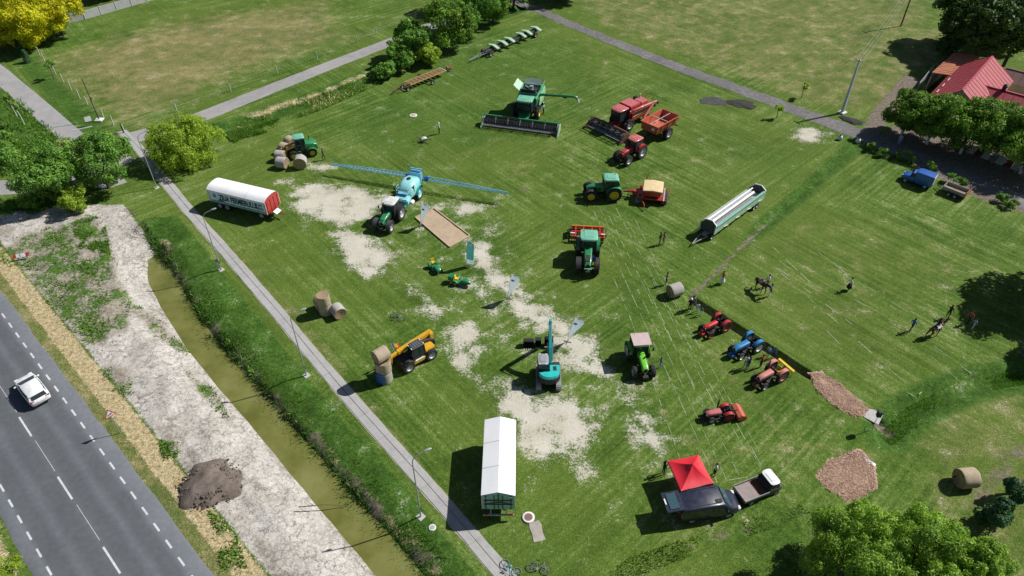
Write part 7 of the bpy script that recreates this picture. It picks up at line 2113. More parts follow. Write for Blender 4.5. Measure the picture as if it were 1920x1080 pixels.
person('child in a white shirt walking beside the trench', (1306, 586), -110, 'walk', 'cloth_white', 'cloth_lightblue', k=.78)
person('child in a green shirt walking beside the trench', (1313, 592), -110, 'walk', 'cloth_green', 'cloth_white', k=.72)
person('woman in a white skirt walking on the grass beyond the trench', (1353, 532), 190, 'walk', 'cloth_rust', 'skin', 'shoe_white', 'hair_dark', skirt='cloth_white')
person('person in blue leading the dark horse', (1442, 556), 150, 'hold', 'cloth_blue', 'cloth_white', 'shoe_white')
person('woman in a white top and long black skirt walking alone on the far grass', (1590, 544), 170, 'walk', 'cloth_white', 'cloth_black', skirt='cloth_black')
person('person in a blue shirt and dark shorts walking behind the chestnut horse', (1706, 621), 10, 'walk', 'cloth_blue', 'cloth_black')
person('person in black walking ahead of the chestnut horse', (1775, 596), 40, 'wave', 'cloth_black', 'cloth_black', 'shoe_white')
person('person in a rust red shirt standing near the tree shade beyond the chestnut horse', (1813, 607), 190, 'walk', 'cloth_rust', 'cloth_black')
person('child in light blue walking out of the tree shade', (1822, 617), 190, 'walk', 'cloth_lightblue', 'cloth_white', 'shoe_white', k=.8)
person('man in navy with white sleeves standing in front of the blue vintage tractor', (1401, 693), 120, 'hold', 'cloth_navy', 'cloth_grey', 'shoe_white')
person('person in light grey beside the man in navy at the blue vintage tractor', (1396, 690), 60, 'stand', 'cloth_white', 'cloth_grey')
person('person in a bright red shirt between the blue and salmon vintage tractors', (1425, 689), 130, 'stand', 'cloth_red', 'cloth_black')
person('child in pale clothes standing by the trench behind the vintage tractors', (1438, 668), -140, 'stand', 'cloth_lightblue', 'cloth_denim', k=.8)
person('child in dark blue standing by the trench behind the salmon tractor', (1449, 671), -140, 'stand', 'cloth_blue', 'cloth_navy', k=.8)
person('boy in blue standing beside the front wheel of the lime green tractor', (1237, 690), 190, 'walk', 'cloth_blue', 'cloth_lightblue', 'shoe_white', k=.8)
person('person in a white and blue top standing by the ladder of the green combine', (1019, 214), 160, 'wave', 'cloth_lightblue', 'cloth_black')
person('person in black bending at the left leg of the red gazebo', (1243, 888), 20, 'hold', 'cloth_black', 'cloth_black')
person('person in black and white standing at the right side of the red gazebo', (1338, 892), 190, 'hold', 'cloth_white', 'cloth_black', hair='hair_brown')
person('person in pale blue standing in the shade of the walnut trees', (1684, 272), -120, 'stand', 'cloth_lightblue', 'cloth_lightblue')
person('person in pale blue at the edge of the dark tree shade on the grass', (1914, 668), 180, 'stand', 'cloth_lightblue', 'cloth_denim')

# ---- horses
def horse_mesh(graze):
    n = dict(rump=((-.6, 0, 1.3), (.26, .28)), mid=((-.1, 0, 1.27), (.26, .29)), chest=((.42, 0, 1.28), (.24, .3)))
    if graze: n.update(nk1=((.78, 0, 1.42), .17), nk2=((1.08, 0, 1.5), .12), poll=((1.28, 0, 1.52), .1), head=((1.42, 0, 1.32), .095), muz=((1.55, 0, 1.02), .065))
    else: n.update(nk1=((.72, 0, 1.52), .17), nk2=((.98, 0, 1.82), .12), poll=((1.12, 0, 1.98), .1), head=((1.3, 0, 1.85), .095), muz=((1.5, 0, 1.6), .065))
    e = [('rump', 'mid'), ('mid', 'chest'), ('chest', 'nk1'), ('nk1', 'nk2'), ('nk2', 'poll'), ('poll', 'head'), ('head', 'muz')]
    n['tl0'] = ((-.86, 0, 1.32), .05); n['tl1'] = ((-.98, 0, 1.0), .07); n['tl2'] = ((-.98, 0, .65), .04)
    e += [('rump', 'tl0'), ('tl0', 'tl1'), ('tl1', 'tl2')]
    for s, S in ((1, 'l'), (-1, 'r')):
        st = .14 * s
        n['sh' + S] = ((.45, .15 * s, 1.02), .12); n['kn' + S] = ((.5 + st, .15 * s, .55), .06); n['ff' + S] = ((.47 + st, .15 * s, .13), .042); n['fh' + S] = ((.52 + st, .15 * s, .04), (.05, .055))
        e += [('chest', 'sh' + S), ('sh' + S, 'kn' + S), ('kn' + S, 'ff' + S), ('ff' + S, 'fh' + S)]
        n['hp' + S] = ((-.6, .16 * s, 1.05), .17); n['sf' + S] = ((-.46 - st * .4, .16 * s, .82), .12); n['hk' + S] = ((-.72 - st, .15 * s, .5), .06); n['hf' + S] = ((-.66 - st, .15 * s, .13), .042); n['hh' + S] = ((-.6 - st, .15 * s, .04), (.05, .055))
        e += [('rump', 'hp' + S), ('hp' + S, 'sf' + S), ('sf' + S, 'hk' + S), ('hk' + S, 'hf' + S), ('hf' + S, 'hh' + S)]
    return skin_mesh('horse', n, e, 'mid'), n
mat('coat_dark', (0.035, 0.018, 0.014), .55, 0, .2, 0, 4); mat('coat_chestnut', (0.15, 0.055, 0.025), .5, 0, .2, 0, 4); mat('mane', (0.012, 0.01, 0.01), .8, 0, .2, 0, 8); mat('saddle_leather', (0.05, 0.025, 0.015), .5, 0, .15, 0, 5)
def horse(label, px, face, m, graze, blanket):
    t = thing('horse', label, 'horse', P(*px), R(face))
    me, n = horse_mesh(graze)
    me.materials.append(M(m))
    link('body', me, t)
    nk = [Vector(n[k][0]) for k in ('chest', 'nk1', 'nk2', 'poll')]
    mb = MB()
    pts = [nk[1] + Vector((-.12, 0, .16)), nk[2] + Vector((-.09, 0, .11)), nk[3] + Vector((-.04, 0, .1))]
    mb.tube(pts, [.05, .06, .04], 6).build('mane', 'mane', t, 60)
    for s in (-1, 1): MB().tube([nk[3] + Vector((0, s * .06, .06)), nk[3] + Vector((.02, s * .08, .2))], [.035, .008], 6).build('ear', m, t)
    mb = MB()
    secs = []
    for x in (-.28, -.05, .2):
        secs.append([(x, .3 * math.sin(R(a)), 1.27 + .31 * math.cos(R(a))) for a in range(-75, 76, 15)] + [(x, .33 * math.sin(R(a)), 1.27 + .34 * math.cos(R(a))) for a in range(75, -76, -15)])
    mb.loft(secs).build('saddle_cloth', blanket, t, 50)
    MB().loft([rrect(-.2, .3, 1.56, 1.68, .04), rrect(0, .24, 1.57, 1.64, .03), rrect(.16, .2, 1.57, 1.7, .04)]).build('saddle', 'saddle_leather', t, 50)
    hd = Vector(n['head'][0])
    MB().tube([hd + Vector((.02, .09, .02)), hd + Vector((.08, 0, .08)), hd + Vector((.02, -.09, .02)), nk[1] + Vector((.1, -.15, .2))], .012, 5).build('bridle', 'mane', t)
    return t
H1 = horse('dark brown horse lowering its head beside its handler', (1424, 546), -65, 'coat_dark', True, 'cloth_pink')
H2 = horse('chestnut horse carrying a rider in black', (1748, 630), 22, 'coat_chestnut', False, 'cloth_white')
person('rider in black with white breeches on the chestnut horse', None, 22, 'ride', 'cloth_black', 'cloth_white', loc=(H2.location.x, H2.location.y), z=.68, cap='cloth_black')
person('person in white standing close behind the dark brown horse', (1437, 538), 200, 'stand', 'cloth_white', 'cloth_grey')
# ================================================================ TREES, SHRUBS, TALL GRASS
rngL = np.random.default_rng(21)
def leaf_mat(name, lo, mid, hi, trans=.35):
    m = bpy.data.materials.new(name); m.use_nodes = True
    nt = m.node_tree; nt.nodes.clear()
    out = nd(nt, 'ShaderNodeOutputMaterial')
    at = nd(nt, 'ShaderNodeAttribute', attribute_name='tone')
    c = ramp(nt, at.outputs['Fac'], [(0.0, lo), (0.5, mid), (1.0, hi)])
    d = nd(nt, 'ShaderNodeBsdfPrincipled'); d.inputs['Roughness'].default_value = .55; d.inputs['Specular IOR Level'].default_value = .25
    tr = nd(nt, 'ShaderNodeBsdfTranslucent')
    mx = nd(nt, 'ShaderNodeMixShader', i_0=trans)
    nt.links.new(c, d.inputs['Base Color'])
    nt.links.new(mix(nt, 1.0, c, (1.0, 1.15, .5), 'MULTIPLY'), tr.inputs[0])
    nt.links.new(d.outputs[0], mx.inputs[1]); nt.links.new(tr.outputs[0], mx.inputs[2]); nt.links.new(mx.outputs[0], out.inputs[0])
    MATS[name] = m
leaf_mat('leaf_willow', (0.111, 0.209, 0.029), (0.245, 0.405, 0.053), (0.441, 0.613, 0.098), .35)
leaf_mat('leaf_lime', (0.18, 0.28, 0.03), (0.34, 0.47, 0.05), (0.52, 0.64, 0.11), 0.42)
leaf_mat('leaf_green', (0.066, 0.154, 0.027), (0.154, 0.323, 0.049), (0.306, 0.521, 0.091), .3)
leaf_mat('leaf_dark', (0.029, 0.060, 0.014), (0.056, 0.117, 0.022), (0.101, 0.182, 0.032), .22)
leaf_mat('leaf_walnut', (0.066, 0.139, 0.021), (0.154, 0.290, 0.036), (0.290, 0.460, 0.061), .3)
leaf_mat('leaf_yellow', (0.3, 0.29, 0.012), (0.66, 0.62, 0.022), (0.8, 0.77, 0.05), 0.4)
leaf_mat('leaf_bluegreen', (0.025, 0.069, 0.029), (0.053, 0.134, 0.053), (0.123, 0.245, 0.111), .15)
leaf_mat('leaf_olive', (0.154, 0.245, 0.061), (0.306, 0.429, 0.122), (0.551, 0.643, 0.245), .3)
leaf_mat('grass_blade', (0.051, 0.132, 0.016), (0.112, 0.253, 0.028), (0.262, 0.383, 0.071), .3)
leaf_mat('reed_blade', (0.08, 0.07, 0.045), (0.16, 0.145, 0.11), (0.3, 0.28, 0.22), .2)
leaf_mat('straw_blade', (0.504, 0.403, 0.181), (0.750, 0.665, 0.322), (0.750, 0.750, 0.504), .2)
def quads_mesh(name, V, tone, m):
    """V: n x 4 x 3 corner array"""
    n, k = V.shape[0], V.shape[1]
    me = bpy.data.meshes.new(name)
    me.vertices.add(n * k)
    me.vertices.foreach_set('co', V.reshape(-1).astype(np.float32))
    me.loops.add(n * k)
    me.loops.foreach_set('vertex_index', np.arange(n * k, dtype=np.int32))
    me.polygons.add(n)
    me.polygons.foreach_set('loop_start', np.arange(0, n * k, k, dtype=np.int32))
    me.polygons.foreach_set('loop_total', np.full(n, k, np.int32))
    me.update(calc_edges=True)
    at = me.attributes.new('tone', 'FLOAT', 'POINT')
    at.data.foreach_set('value', np.repeat(tone, k).astype(np.float32))
    me.materials.append(M(m))
    return me
def unit(v): return v / (np.linalg.norm(v, axis=-1, keepdims=True) + 1e-9)
def crown_mesh(cen, rad, ncl, nleaf, size, m, droop=0.0, cr=(.24, .4), lift=.15, low=-.55, long=1.5, fill=.12):
    """leaf clumps gathered in many sub-clusters through the crown's shell"""
    cen, rad = np.array(cen, float), np.array(rad, float)
    d = unit(rngL.normal(size=(ncl * 3, 3)))
    d = d[d[:, 2] > low][:ncl]
    ncl = len(d)
    nl = max(4, ncl // 11)                               # big lobes first, then clusters sitting on them
    lob = unit(rngL.normal(size=(nl, 3)) + np.array([0, 0, .25 if low > -.75 else -.05])) * rngL.uniform(.42, .66, (nl, 1))
    lob[:, 2] = np.maximum(lob[:, 2], low * .75)
    wl_ = rngL.integers(0, nl, ncl)
    cc = lob[wl_] + unit(d + unit(lob[wl_]) * .6) * rngL.uniform(.2, .4, (ncl, 1))
    cc[:, 2] = np.maximum(cc[:, 2], low)
    crd = rngL.uniform(cr[0], cr[1], ncl)
    ctone = rngL.uniform(0, 1, ncl)
    w_ = crd ** 2; w_ /= w_.sum()
    which = rngL.choice(ncl, nleaf, p=w_)
    dd = unit(rngL.normal(size=(nleaf, 3)) + unit(cc[which]) * .75 + np.array([0, 0, lift * 2]))
    rr = crd[which] * rngL.uniform(.55, 1.12, nleaf) ** .7
    p = cc[which] + dd * rr[:, None]
    inner = rngL.random(nleaf) < fill
    p[inner] = unit(rngL.normal(size=(inner.sum(), 3))) * rngL.uniform(.2, .7, (inner.sum(), 1))
    if droop: p[:, 2] -= droop * rngL.random(nleaf) ** 2 * (np.hypot(p[:, 0], p[:, 1]) ** 1.2)
    pos = cen + p * rad
    nrm = unit(dd + rngL.normal(size=(nleaf, 3)) * .55)
    up = rngL.normal(size=(nleaf, 3))
    if droop: up = np.array([0, 0, -1.0]) + rngL.normal(size=(nleaf, 3)) * .35
    t1 = unit(np.cross(nrm, np.cross(up, nrm)))
    t2 = unit(np.cross(nrm, t1))
    s = size * rngL.uniform(.6, 1.35, nleaf)[:, None]
    a, b_ = t1 * s * .5 * long, t2 * s * .5
    V = np.stack([pos - a, pos - b_ * .9 + nrm * s * .12, pos + a, pos + b_ * .9 + nrm * s * .12], 1)
    tone = np.clip(ctone[which] * .55 + rngL.random(nleaf) * .45, 0, 1)
    V[:, :, 2] = np.maximum(V[:, :, 2], .03)
    return quads_mesh('crown', V, tone, m), cen + cc * rad
def tree(name, label, cat, base, hgt, rad, ncl, nleaf, size, m, trunk_r=.2, bark='bark', lime=0.0, cz=None, group=None, stems=1, rz=0, **kw):
    """base: (x, y); crown ellipsoid radii rad about height cz"""
    t = thing(name, label, cat, (base[0], base[1], 0), rz, group)
    cz = cz if cz is not None else hgt - rad[2]
    cr0 = kw.pop('cr', (.24, .4))
    kw['cr'] = (cr0[0] * .5, cr0[1] * .72)
    ncl, nleaf, size = int(ncl * 2.2), int(nleaf * 1.6), size * .74
    me, cl = crown_mesh((0, 0, cz), rad, ncl, nleaf, size, m, **kw)
    link('crown', me, t)
    rg = random.Random(label)
    mb = MB()
    fork = max(.5, cz - rad[2] * .55)
    for s in range(stems):
        a = rg.uniform(0, 6.28)
        ox, oy = (.0, .0) if stems == 1 else (.35 * math.cos(a), .35 * math.sin(a))
        lean = Vector((rg.uniform(-.15, .15) + ox, rg.uniform(-.15, .15) + oy, fork))
        mb.tube([(ox * .3, oy * .3, -.05), (lean.x * .5 + .05, lean.y * .5, fork * .5), tuple(lean)], [trunk_r * 1.2, trunk_r, trunk_r * .8], 8)
        idx = rg.sample(range(len(cl)), min(len(cl), max(4, 9 // stems)))
        for i in idx:
            e = Vector(cl[i])
            md_ = lean.lerp(e, .5) + Vector((0, 0, .12 * (e - lean).length))
            mb.tube([tuple(lean), tuple(md_), tuple(e)], [trunk_r * .55, trunk_r * .32, trunk_r * .1], 6)
    tr = mb.build('trunk', bark, t, 60)
    if lime: MB().tube([(0, 0, 0), (0, 0, lime)], [trunk_r * 1.28, trunk_r * 1.12], 10).build('limewash_band', 'limewash', t, 60)
    return t
pxy = lambda u, v, z=0: tuple(P(u, v, z)[:2])
# willows in the bottom corner
tree('willow_tree', 'bright green willow of the corner trio beside the rut, nearest the wide chip patch', 'tree', pxy(1572, 1078), 7.2, (3.5, 3.5, 3.3), 60, 30000, .12, 'leaf_willow', .22, cz=3.9, stems=2, droop=.35, long=2.2, cr=(.14, .3), fill=.06)
tree('willow_tree', 'bright green willow, middle and widest of the trio in the shaded corner', 'tree', pxy(1672, 1105), 7.6, (3.9, 3.9, 3.6), 70, 36000, .12, 'leaf_willow', .24, cz=4.0, stems=2, droop=.35, long=2.2, cr=(.14, .3), fill=.06)
tree('willow_tree', 'bright green willow of the corner trio closest to the dark shrubs', 'tree', pxy(1768, 1118), 6.6, (3.1, 3.1, 3.0), 56, 26000, .12, 'leaf_willow', .2, cz=3.6, stems=2, droop=.35, long=2.2, cr=(.14, .3), fill=.06)
tree('willow_tree', 'olive green willow sapling in the shade at the foot of the willow trio', 'tree', pxy(1512, 1085), 4.2, (1.7, 1.7, 1.9), 26, 7000, .12, 'leaf_willow', .09, cz=2.3, droop=.3, long=2.0)
tree('dark_shrub', 'dark blue-green shrub beside the willow trio', 'shrub', pxy(1853, 985), 2.9, (1.5, 1.5, 1.4), 26, 5200, .15, 'leaf_bluegreen', .08, cz=1.5, low=-.9)
tree('dark_shrub', 'dark blue-green shrub leaning by a pale post near the frame of the bottom corner', 'shrub', pxy(1893, 938), 2.6, (1.15, 1.15, 1.2), 20, 3600, .15, 'leaf_bluegreen', .08, cz=1.4, low=-.9)
t = thing('pale_post', 'pale slanting post standing behind the leaning dark shrub', 'post', P(1905, 925), R(40))
MB().bar((0, 0, 0), (.9, .2, 2.4), .16).build('shaft', 'limewash', t)
# round bush and the left-hand group
tree('round_bush', 'large round yellow-green willow bush beside the bend of the footpath', 'tree', pxy(352, 303), 6.4, (5.2, 5.0, 3.5), 110, 17000, .19, 'leaf_lime', .2, cz=2.7, stems=3, low=-.85, droop=.3, long=2.0, cr=(.15, .28))
tree('leafy_tree', 'rounded green tree beside the driveway junction', 'tree', pxy(206, 352), 7.6, (4.4, 4.2, 3.7), 70, 11000, .24, 'leaf_green', .2, cz=4.0, stems=2, low=-.8, cr=(.16, .3))
tree('leafy_tree', 'broad green tree shading the pale lane on the left', 'tree', pxy(92, 378), 7.8, (4.3, 4.2, 3.9), 64, 11000, .26, 'leaf_green', .22, cz=4.1, low=-.8, cr=(.16, .3))
tree('silvery_shrub', 'silvery olive shrub between the two broad green trees', 'shrub', pxy(146, 312), 4.2, (2.3, 2.3, 2.0), 34, 3800, .2, 'leaf_olive', .1, cz=2.2, low=-.9)
tree('leafy_shrub', 'bright green shrub at the top of the dry mud bank', 'shrub', pxy(152, 395), 3.4, (1.8, 1.8, 1.6), 30, 3800, .2, 'leaf_lime', .1, cz=1.8, low=-.9)
tree('leafy_shrub', 'dull green shrub at the left edge beside the pale lane', 'shrub', pxy(12, 300), 4.2, (2.8, 2.6, 2.0), 36, 4600, .22, 'leaf_green', .1, cz=2.1, low=-.9)
tree('leafy_shrub', 'small green shrub under the broad tree on the left', 'shrub', pxy(62, 385), 2.8, (2.2, 2.0, 1.4), 26, 2600, .2, 'leaf_green', .08, cz=1.4, low=-.9)
tree('leafy_shrub', 'clipped green bush cut by the bottom edge left of the road', 'shrub', pxy(8, 1082), 1.8, (1.6, 1.5, .9), 24, 3200, .14, 'leaf_lime', .06, cz=.9, low=-.9)
# yellow tree
tree('yellow_tree', 'golden yellow leaved tree overhanging the grey garden wall', 'tree', pxy(50, 84), 10.6, (7.8, 6.8, 5.2), 150, 20000, .36, 'leaf_yellow', .28, cz=5.4, low=-.85, cr=(.13, .24), long=1.2)
tree('yellow_tree', 'golden yellow leaved tree behind the wall, smaller of the two', 'tree', pxy(118, 66), 9.2, (5.8, 5.4, 4.4), 100, 13000, .36, 'leaf_yellow', .24, cz=4.8, low=-.85, cr=(.14, .26), long=1.2)
# hedge row by the lane
for i, (px, hgt, r, mm, lb) in enumerate((((752, 128), 4.0, 2.5, 'leaf_green', 'low dark green hedge shrub at the lower end of the hedgerow'), ((776, 112), 6.2, 3.1, 'leaf_green', 'green hedgerow tree standing against the side lane'),
        ((838, 92), 8.2, 4.3, 'leaf_walnut', 'tall green hedgerow tree behind the row-crop header drawbar'), ((722, 146), 2.6, 1.9, 'leaf_green', 'small shrub at the very end of the hedgerow by the straw strip'),
        ((884, 62), 8.5, 4.2, 'leaf_green', 'tall hedgerow tree in the middle of the hedgerow'), ((925, 40), 7.6, 3.8, 'leaf_walnut', 'hedgerow tree beside the pale green snout hoods'),
        ((868, 20), 8.6, 4.2, 'leaf_olive', 'pale olive hedgerow tree at the back of the hedgerow'), ((962, 14), 7.2, 3.6, 'leaf_dark', 'dark hedgerow tree at the junction of lane and gravel track'), ((1052, 2), 5.5, 4.0, 'leaf_dark', 'dark tree across the gravel track from the hedgerow'),
        ((800, 120), 3.2, 2.2, 'leaf_lime', 'bright green low shrub at the front of the hedgerow'))):
    r, hgt = r * 1.15, hgt * 1.12
    tree('hedgerow_tree', lb, 'tree', pxy(*px), hgt, (r, r, hgt * .46), int(26 + r * 9), int(2000 * r), .28, mm, .14, cz=hgt * .53, low=-.85, group='hedgerow by the lane', stems=2, cr=(.18, .32))
# dark trees behind the house
for px, hgt, r, lb in (((1856, 46, 6.5), 11.5, 6.6, 'dark broad tree behind the orange tiled shed'), ((1915, 52, 6.5), 12, 7.0, 'dark broad tree behind the red roof at the right edge'), ((1895, 0, 6.5), 11, 7.0, 'dark tree at the top right corner'), ((1815, 18, 6.5), 10.5, 6.0, 'dark tree beside the dark wooden pole'), ((1770, 112), 4.0, 2.2, 'dark small tree in front of the shed corner')):
    tree('dark_tree', lb, 'tree', pxy(*px), hgt, (r, r, hgt * .42), int(30 + r * 8), int(1900 * r), .42, 'leaf_dark', .25, cz=hgt * .58, low=-.7, group='dark trees behind the house', cr=(.18, .32))
for px, hgt, r, lb in (((205, -6), 6.5, 4.2, 'dark tree behind the grey garden wall beside the yellow trees'), ((262, -18), 6.0, 3.8, 'dark tree behind the far end of the grey garden wall'), ((-20, 70), 8, 5, 'dark tree left of the yellow trees')):
    tree('dark_tree', lb, 'tree', pxy(*px), hgt, (r, r, hgt * .44), int(30 + r * 8), int(1500 * r), .42, 'leaf_dark', .2, cz=hgt * .5, low=-.9, group='dark trees behind the garden wall', cr=(.18, .32))
# walnut row with limewashed trunks
for px, hgt, r, lb in (((1690, 252), 6.6, 3.6, 'walnut tree with limewashed trunk at the end of the row by the dirt verge'), ((1737, 270), 7.2, 4.2, 'walnut tree with limewashed trunk, second of the row from the dirt verge'), ((1800, 288), 7.6, 4.7, 'walnut tree with limewashed trunk in front of the red roof'), ((1868, 290), 7.4, 4.7, 'walnut tree behind the corrugated roofing sheets'), ((1912, 325), 7.0, 4.5, 'walnut tree with limewashed trunk at the right edge beyond the roofing sheets')):
    tree('walnut_tree', lb, 'tree', pxy(*px), hgt, (r * 1.1, r * 1.1, hgt * .44), int(34 + r * 9), int(2900 * r), .26, 'leaf_walnut', .16, cz=hgt * .58, lime=1.5, low=-.8, group='walnut row by the shaded track', cr=(.18, .32))
# tree outside the right edge: its shade falls on the horse ground
for b_, hgt, r, lb in (((62.5, 56.8), 14.5, 6.2, 'broad dark tree shading the edge of the horse ground'), ((60.0, 48.6), 12.0, 4.4, 'dark tree shading the swale at the edge of the horse ground')):
    tree('shade_tree', lb, 'tree', b_, hgt, (r, r, hgt * .4), 80, int(2600 * r), .4, 'leaf_walnut', .2, cz=hgt * .58, low=-.7, group='shade trees beside the horse ground')
# young trees
for px, hgt, r, mm, lb in (((1502, 184), 2.6, .75, 'leaf_lime', 'young lime green tree on the field side of the gravel track'), ((1456, 221), 2.4, .7, 'leaf_lime', 'young lime green tree on the lawn side of the gravel track'),
        ((46, 233), 4.2, .7, 'leaf_olive', 'thin staked sapling beside the driveway with a long pale stem'), ((32, 218), 4.0, .6, 'leaf_olive', 'thin staked sapling beside the driveway with a short pale stem'), ((101, 148), 3.4, 1.1, 'leaf_green', 'slim young tree on the grass strip by the wire fence')):
    tree('young_tree', lb, 'tree', pxy(*px), hgt, (r, r, hgt * .3), 14, 420, .2, mm, .05, bark='limewash' if 'pale stem' in lb else 'bark', cz=hgt * .72, low=-.9)
# small spruces
for px, hgt, lb in (((43, 105), 3.0, 'taller small blue spruce on the grass strip'), ((53, 117), 2.2, 'shorter small blue spruce on the grass strip')):
    t = thing('spruce', lb, 'tree', P(*px))
    n = 1100
    f = rngL.random(n) ** .7
    a = rngL.uniform(0, 6.28, n)
    rr_ = (1 - f) * hgt * .3 * rngL.uniform(.5, 1, n)
    pos = np.stack([rr_ * np.cos(a), rr_ * np.sin(a), .15 + f * hgt * .95], -1)
    out = np.stack([np.cos(a), np.sin(a), np.full(n, -.2)], -1)
    sd_ = np.stack([-np.sin(a), np.cos(a), np.zeros(n)], -1)
    V = np.stack([pos - out * .05, pos + sd_ * .05, pos + out * .3, pos - sd_ * .05], 1)
    link('crown', quads_mesh('crown', V, rngL.random(n), 'leaf_bluegreen'), t)
    MB().tube([(0, 0, 0), (0, 0, hgt * .9)], [.06, .02], 6).build('trunk', 'bark', t)
# garden shrubs along the shaded track
for k, (px, lb) in enumerate((((1628, 282), 'low leafy shrub at the mouth of the shaded track'), ((1650, 292), 'low leafy shrub second from the mouth of the shaded track'), ((1692, 300), 'small shrub behind the nose of the blue van'), ((1708, 306), 'small shrub behind the roof of the blue van'), ((1742, 318), 'small shrub between the blue van and the shaded track'),
        ((1785, 345), 'leafy shrub behind the wooden car trailer'), ((1805, 350), 'broad leafy shrub behind the wooden car trailer tailboard'), ((1872, 375), 'spreading shrub in the sun at the edge of the shaded track'), ((1895, 388), 'low shrub at the right edge below the shaded track'))):
    r = .65 + .25 * (k % 3)
    tree('garden_shrub', lb, 'shrub', pxy(*px), 1.3 + .2 * (k % 2), (r, r, .65), 12, 420, .2, 'leaf_green' if k % 2 else 'leaf_walnut', .04, cz=.75, low=-.9, group='shrubs along the shaded track')

# ---- tall grass, reeds, weeds
def scatter(polys, n, pred=None):
    out = []
    for pl in polys:
        W_ = W2(pl) if not isinstance(pl[0], np.ndarray) else pl
        xs = [w_[0] for w_ in W_]; ys = [w_[1] for w_ in W_]
        X = rngL.uniform(min(xs), max(xs), n * 4); Y = rngL.uniform(min(ys), max(ys), n * 4)
        ok = poly_sd(X, Y, W_) > 0
        out.append(np.stack([X[ok], Y[ok]], -1)[:n])
    return np.concatenate(out)
def blades(name, label_kind, pts, h, wd, m, lean=.35, clump=.6, patch=.25):
    n = len(pts)
    keep = fbm(pts[:, 0], pts[:, 1], patch, 3) + rngL.normal(size=n) * .06 > clump
    pts = pts[keep]; n = len(pts)
    z = ground_h(pts[:, 0], pts[:, 1])
    hh = h * rngL.uniform(.5, 1.2, n) * (.6 + .8 * fbm(pts[:, 0] + 31, pts[:, 1], .4, 3))
    a = rngL.uniform(0, 6.28, n); l = rngL.normal(size=(n, 2)) * lean * hh[:, None]
    w_ = wd * rngL.uniform(.6, 1.4, n)
    b0 = np.stack([pts[:, 0] - np.cos(a) * w_, pts[:, 1] - np.sin(a) * w_, z - .03], -1)
    b1 = np.stack([pts[:, 0] + np.cos(a) * w_, pts[:, 1] + np.sin(a) * w_, z - .03], -1)
    tp = np.stack([pts[:, 0] + l[:, 0], pts[:, 1] + l[:, 1], z + hh], -1)
    md_ = (b1 + tp) / 2 + np.stack([np.cos(a) * w_ * .4, np.sin(a) * w_ * .4, hh * .1], -1)
    V = np.stack([b0, b1, md_, tp], 1)
    o = link(name, quads_mesh(name, V, np.clip(fbm(pts[:, 0], pts[:, 1], .6, 3) * .7 - .1 + rngL.random(n) * .5, 0, 1), m))
    return tag(o, kind='stuff')
bank = [(285, 440), (330, 470), (420, 575), (520, 690), (640, 820), (760, 955), (890, 1100), (800, 1110), (700, 990), (600, 880), (500, 770), (400, 650), (330, 560), (295, 500)]
blades('bank_grass', None, scatter([bank], 26000), .3, .022, 'grass_blade', .5, .47, .5)
reeds = [(225, 385), (262, 400), (300, 460), (345, 540), (420, 640), (520, 745), (620, 865), (720, 985), (800, 1085), (770, 1085), (690, 1000), (590, 880), (490, 765), (390, 645), (322, 548), (285, 470), (240, 420)]
blades('reeds', None, scatter([reeds], 17000), .45, .02, 'reed_blade', .6, .53, .45)
bandp = [(270, 420), (320, 470), (372, 560), (450, 660), (540, 765), (640, 880), (740, 1000), (800, 1080), (770, 1085), (690, 1000), (590, 880), (490, 765), (390, 645), (322, 548), (285, 470)]
blades('bank_herbs', None, scatter([bandp], 9000), .4, .05, 'leaf_green', .5, .49, .5)
blades('bank_brush', None, scatter([bandp], 26000), .5, .04, 'leaf_dark', .5, .46, .4)
hb_ = [(440, 232), (560, 190), (690, 138), (760, 105), (800, 105), (700, 165), (600, 208), (480, 255), (430, 262)]
blades('hedge_bank_grass', None, scatter([hb_, [(420, 250), (470, 240), (520, 225), (500, 248), (440, 268)]], 16000), .4, .03, 'grass_blade', .5, .45)
blades('dry_bank_grass', None, scatter([hb_], 5000), .5, .04, 'straw_blade', .5, .55)
sw = [(1660, 800), (1700, 760), (1760, 730), (1860, 700), (1960, 680), (1960, 715), (1860, 728), (1770, 765), (1700, 815), (1670, 835)]
blades('swale_grass', None, scatter([sw], 9000), .25, .02, 'grass_blade', .5, .5, .5)
blades('rut_grass', None, scatter([[(1030, 1160), (1180, 1045), (1300, 1005), (1500, 945), (1520, 960), (1400, 1010), (1290, 1045), (1150, 1100)]], 6000), .2, .03, 'grass_blade', .5, .52)
weeds = [[(40, 440), (130, 415), (200, 435), (218, 490), (245, 560), (245, 620), (190, 660), (150, 640), (100, 580), (40, 515), (-20, 480)], [(130, 395), (195, 410), (208, 475), (150, 475)], [(-100, 380), (60, 372), (110, 385), (60, 402), (-100, 410)]]
blades('weeds', None, scatter(weeds, 8000), .25, .05, 'grass_blade', .6, .53, .6)
blades('bank_weeds', None, scatter([[(190, 690), (245, 690), (250, 740), (205, 740)], [(298, 825), (338, 830), (338, 885), (308, 892)], [(390, 955), (445, 1000), (465, 1065), (415, 1072)], [(240, 560), (300, 590), (365, 665), (330, 652), (270, 612)], [(345, 690), (400, 720), (445, 805), (410, 775), (360, 722)]], 900), .22, .06, 'grass_blade', .6, .5, .6)
def road_pt(x, y): p = _E1 + ROAD_T * x + ROAD_N * y; return np.array([p.x, p.y])
blades('verge_straw', None, scatter([[road_pt(-25, 1.7), road_pt(60, 1.7), road_pt(60, 4.2), road_pt(-25, 4.2)]], 15000), .16, .012, 'straw_blade', .9, .4, .5)
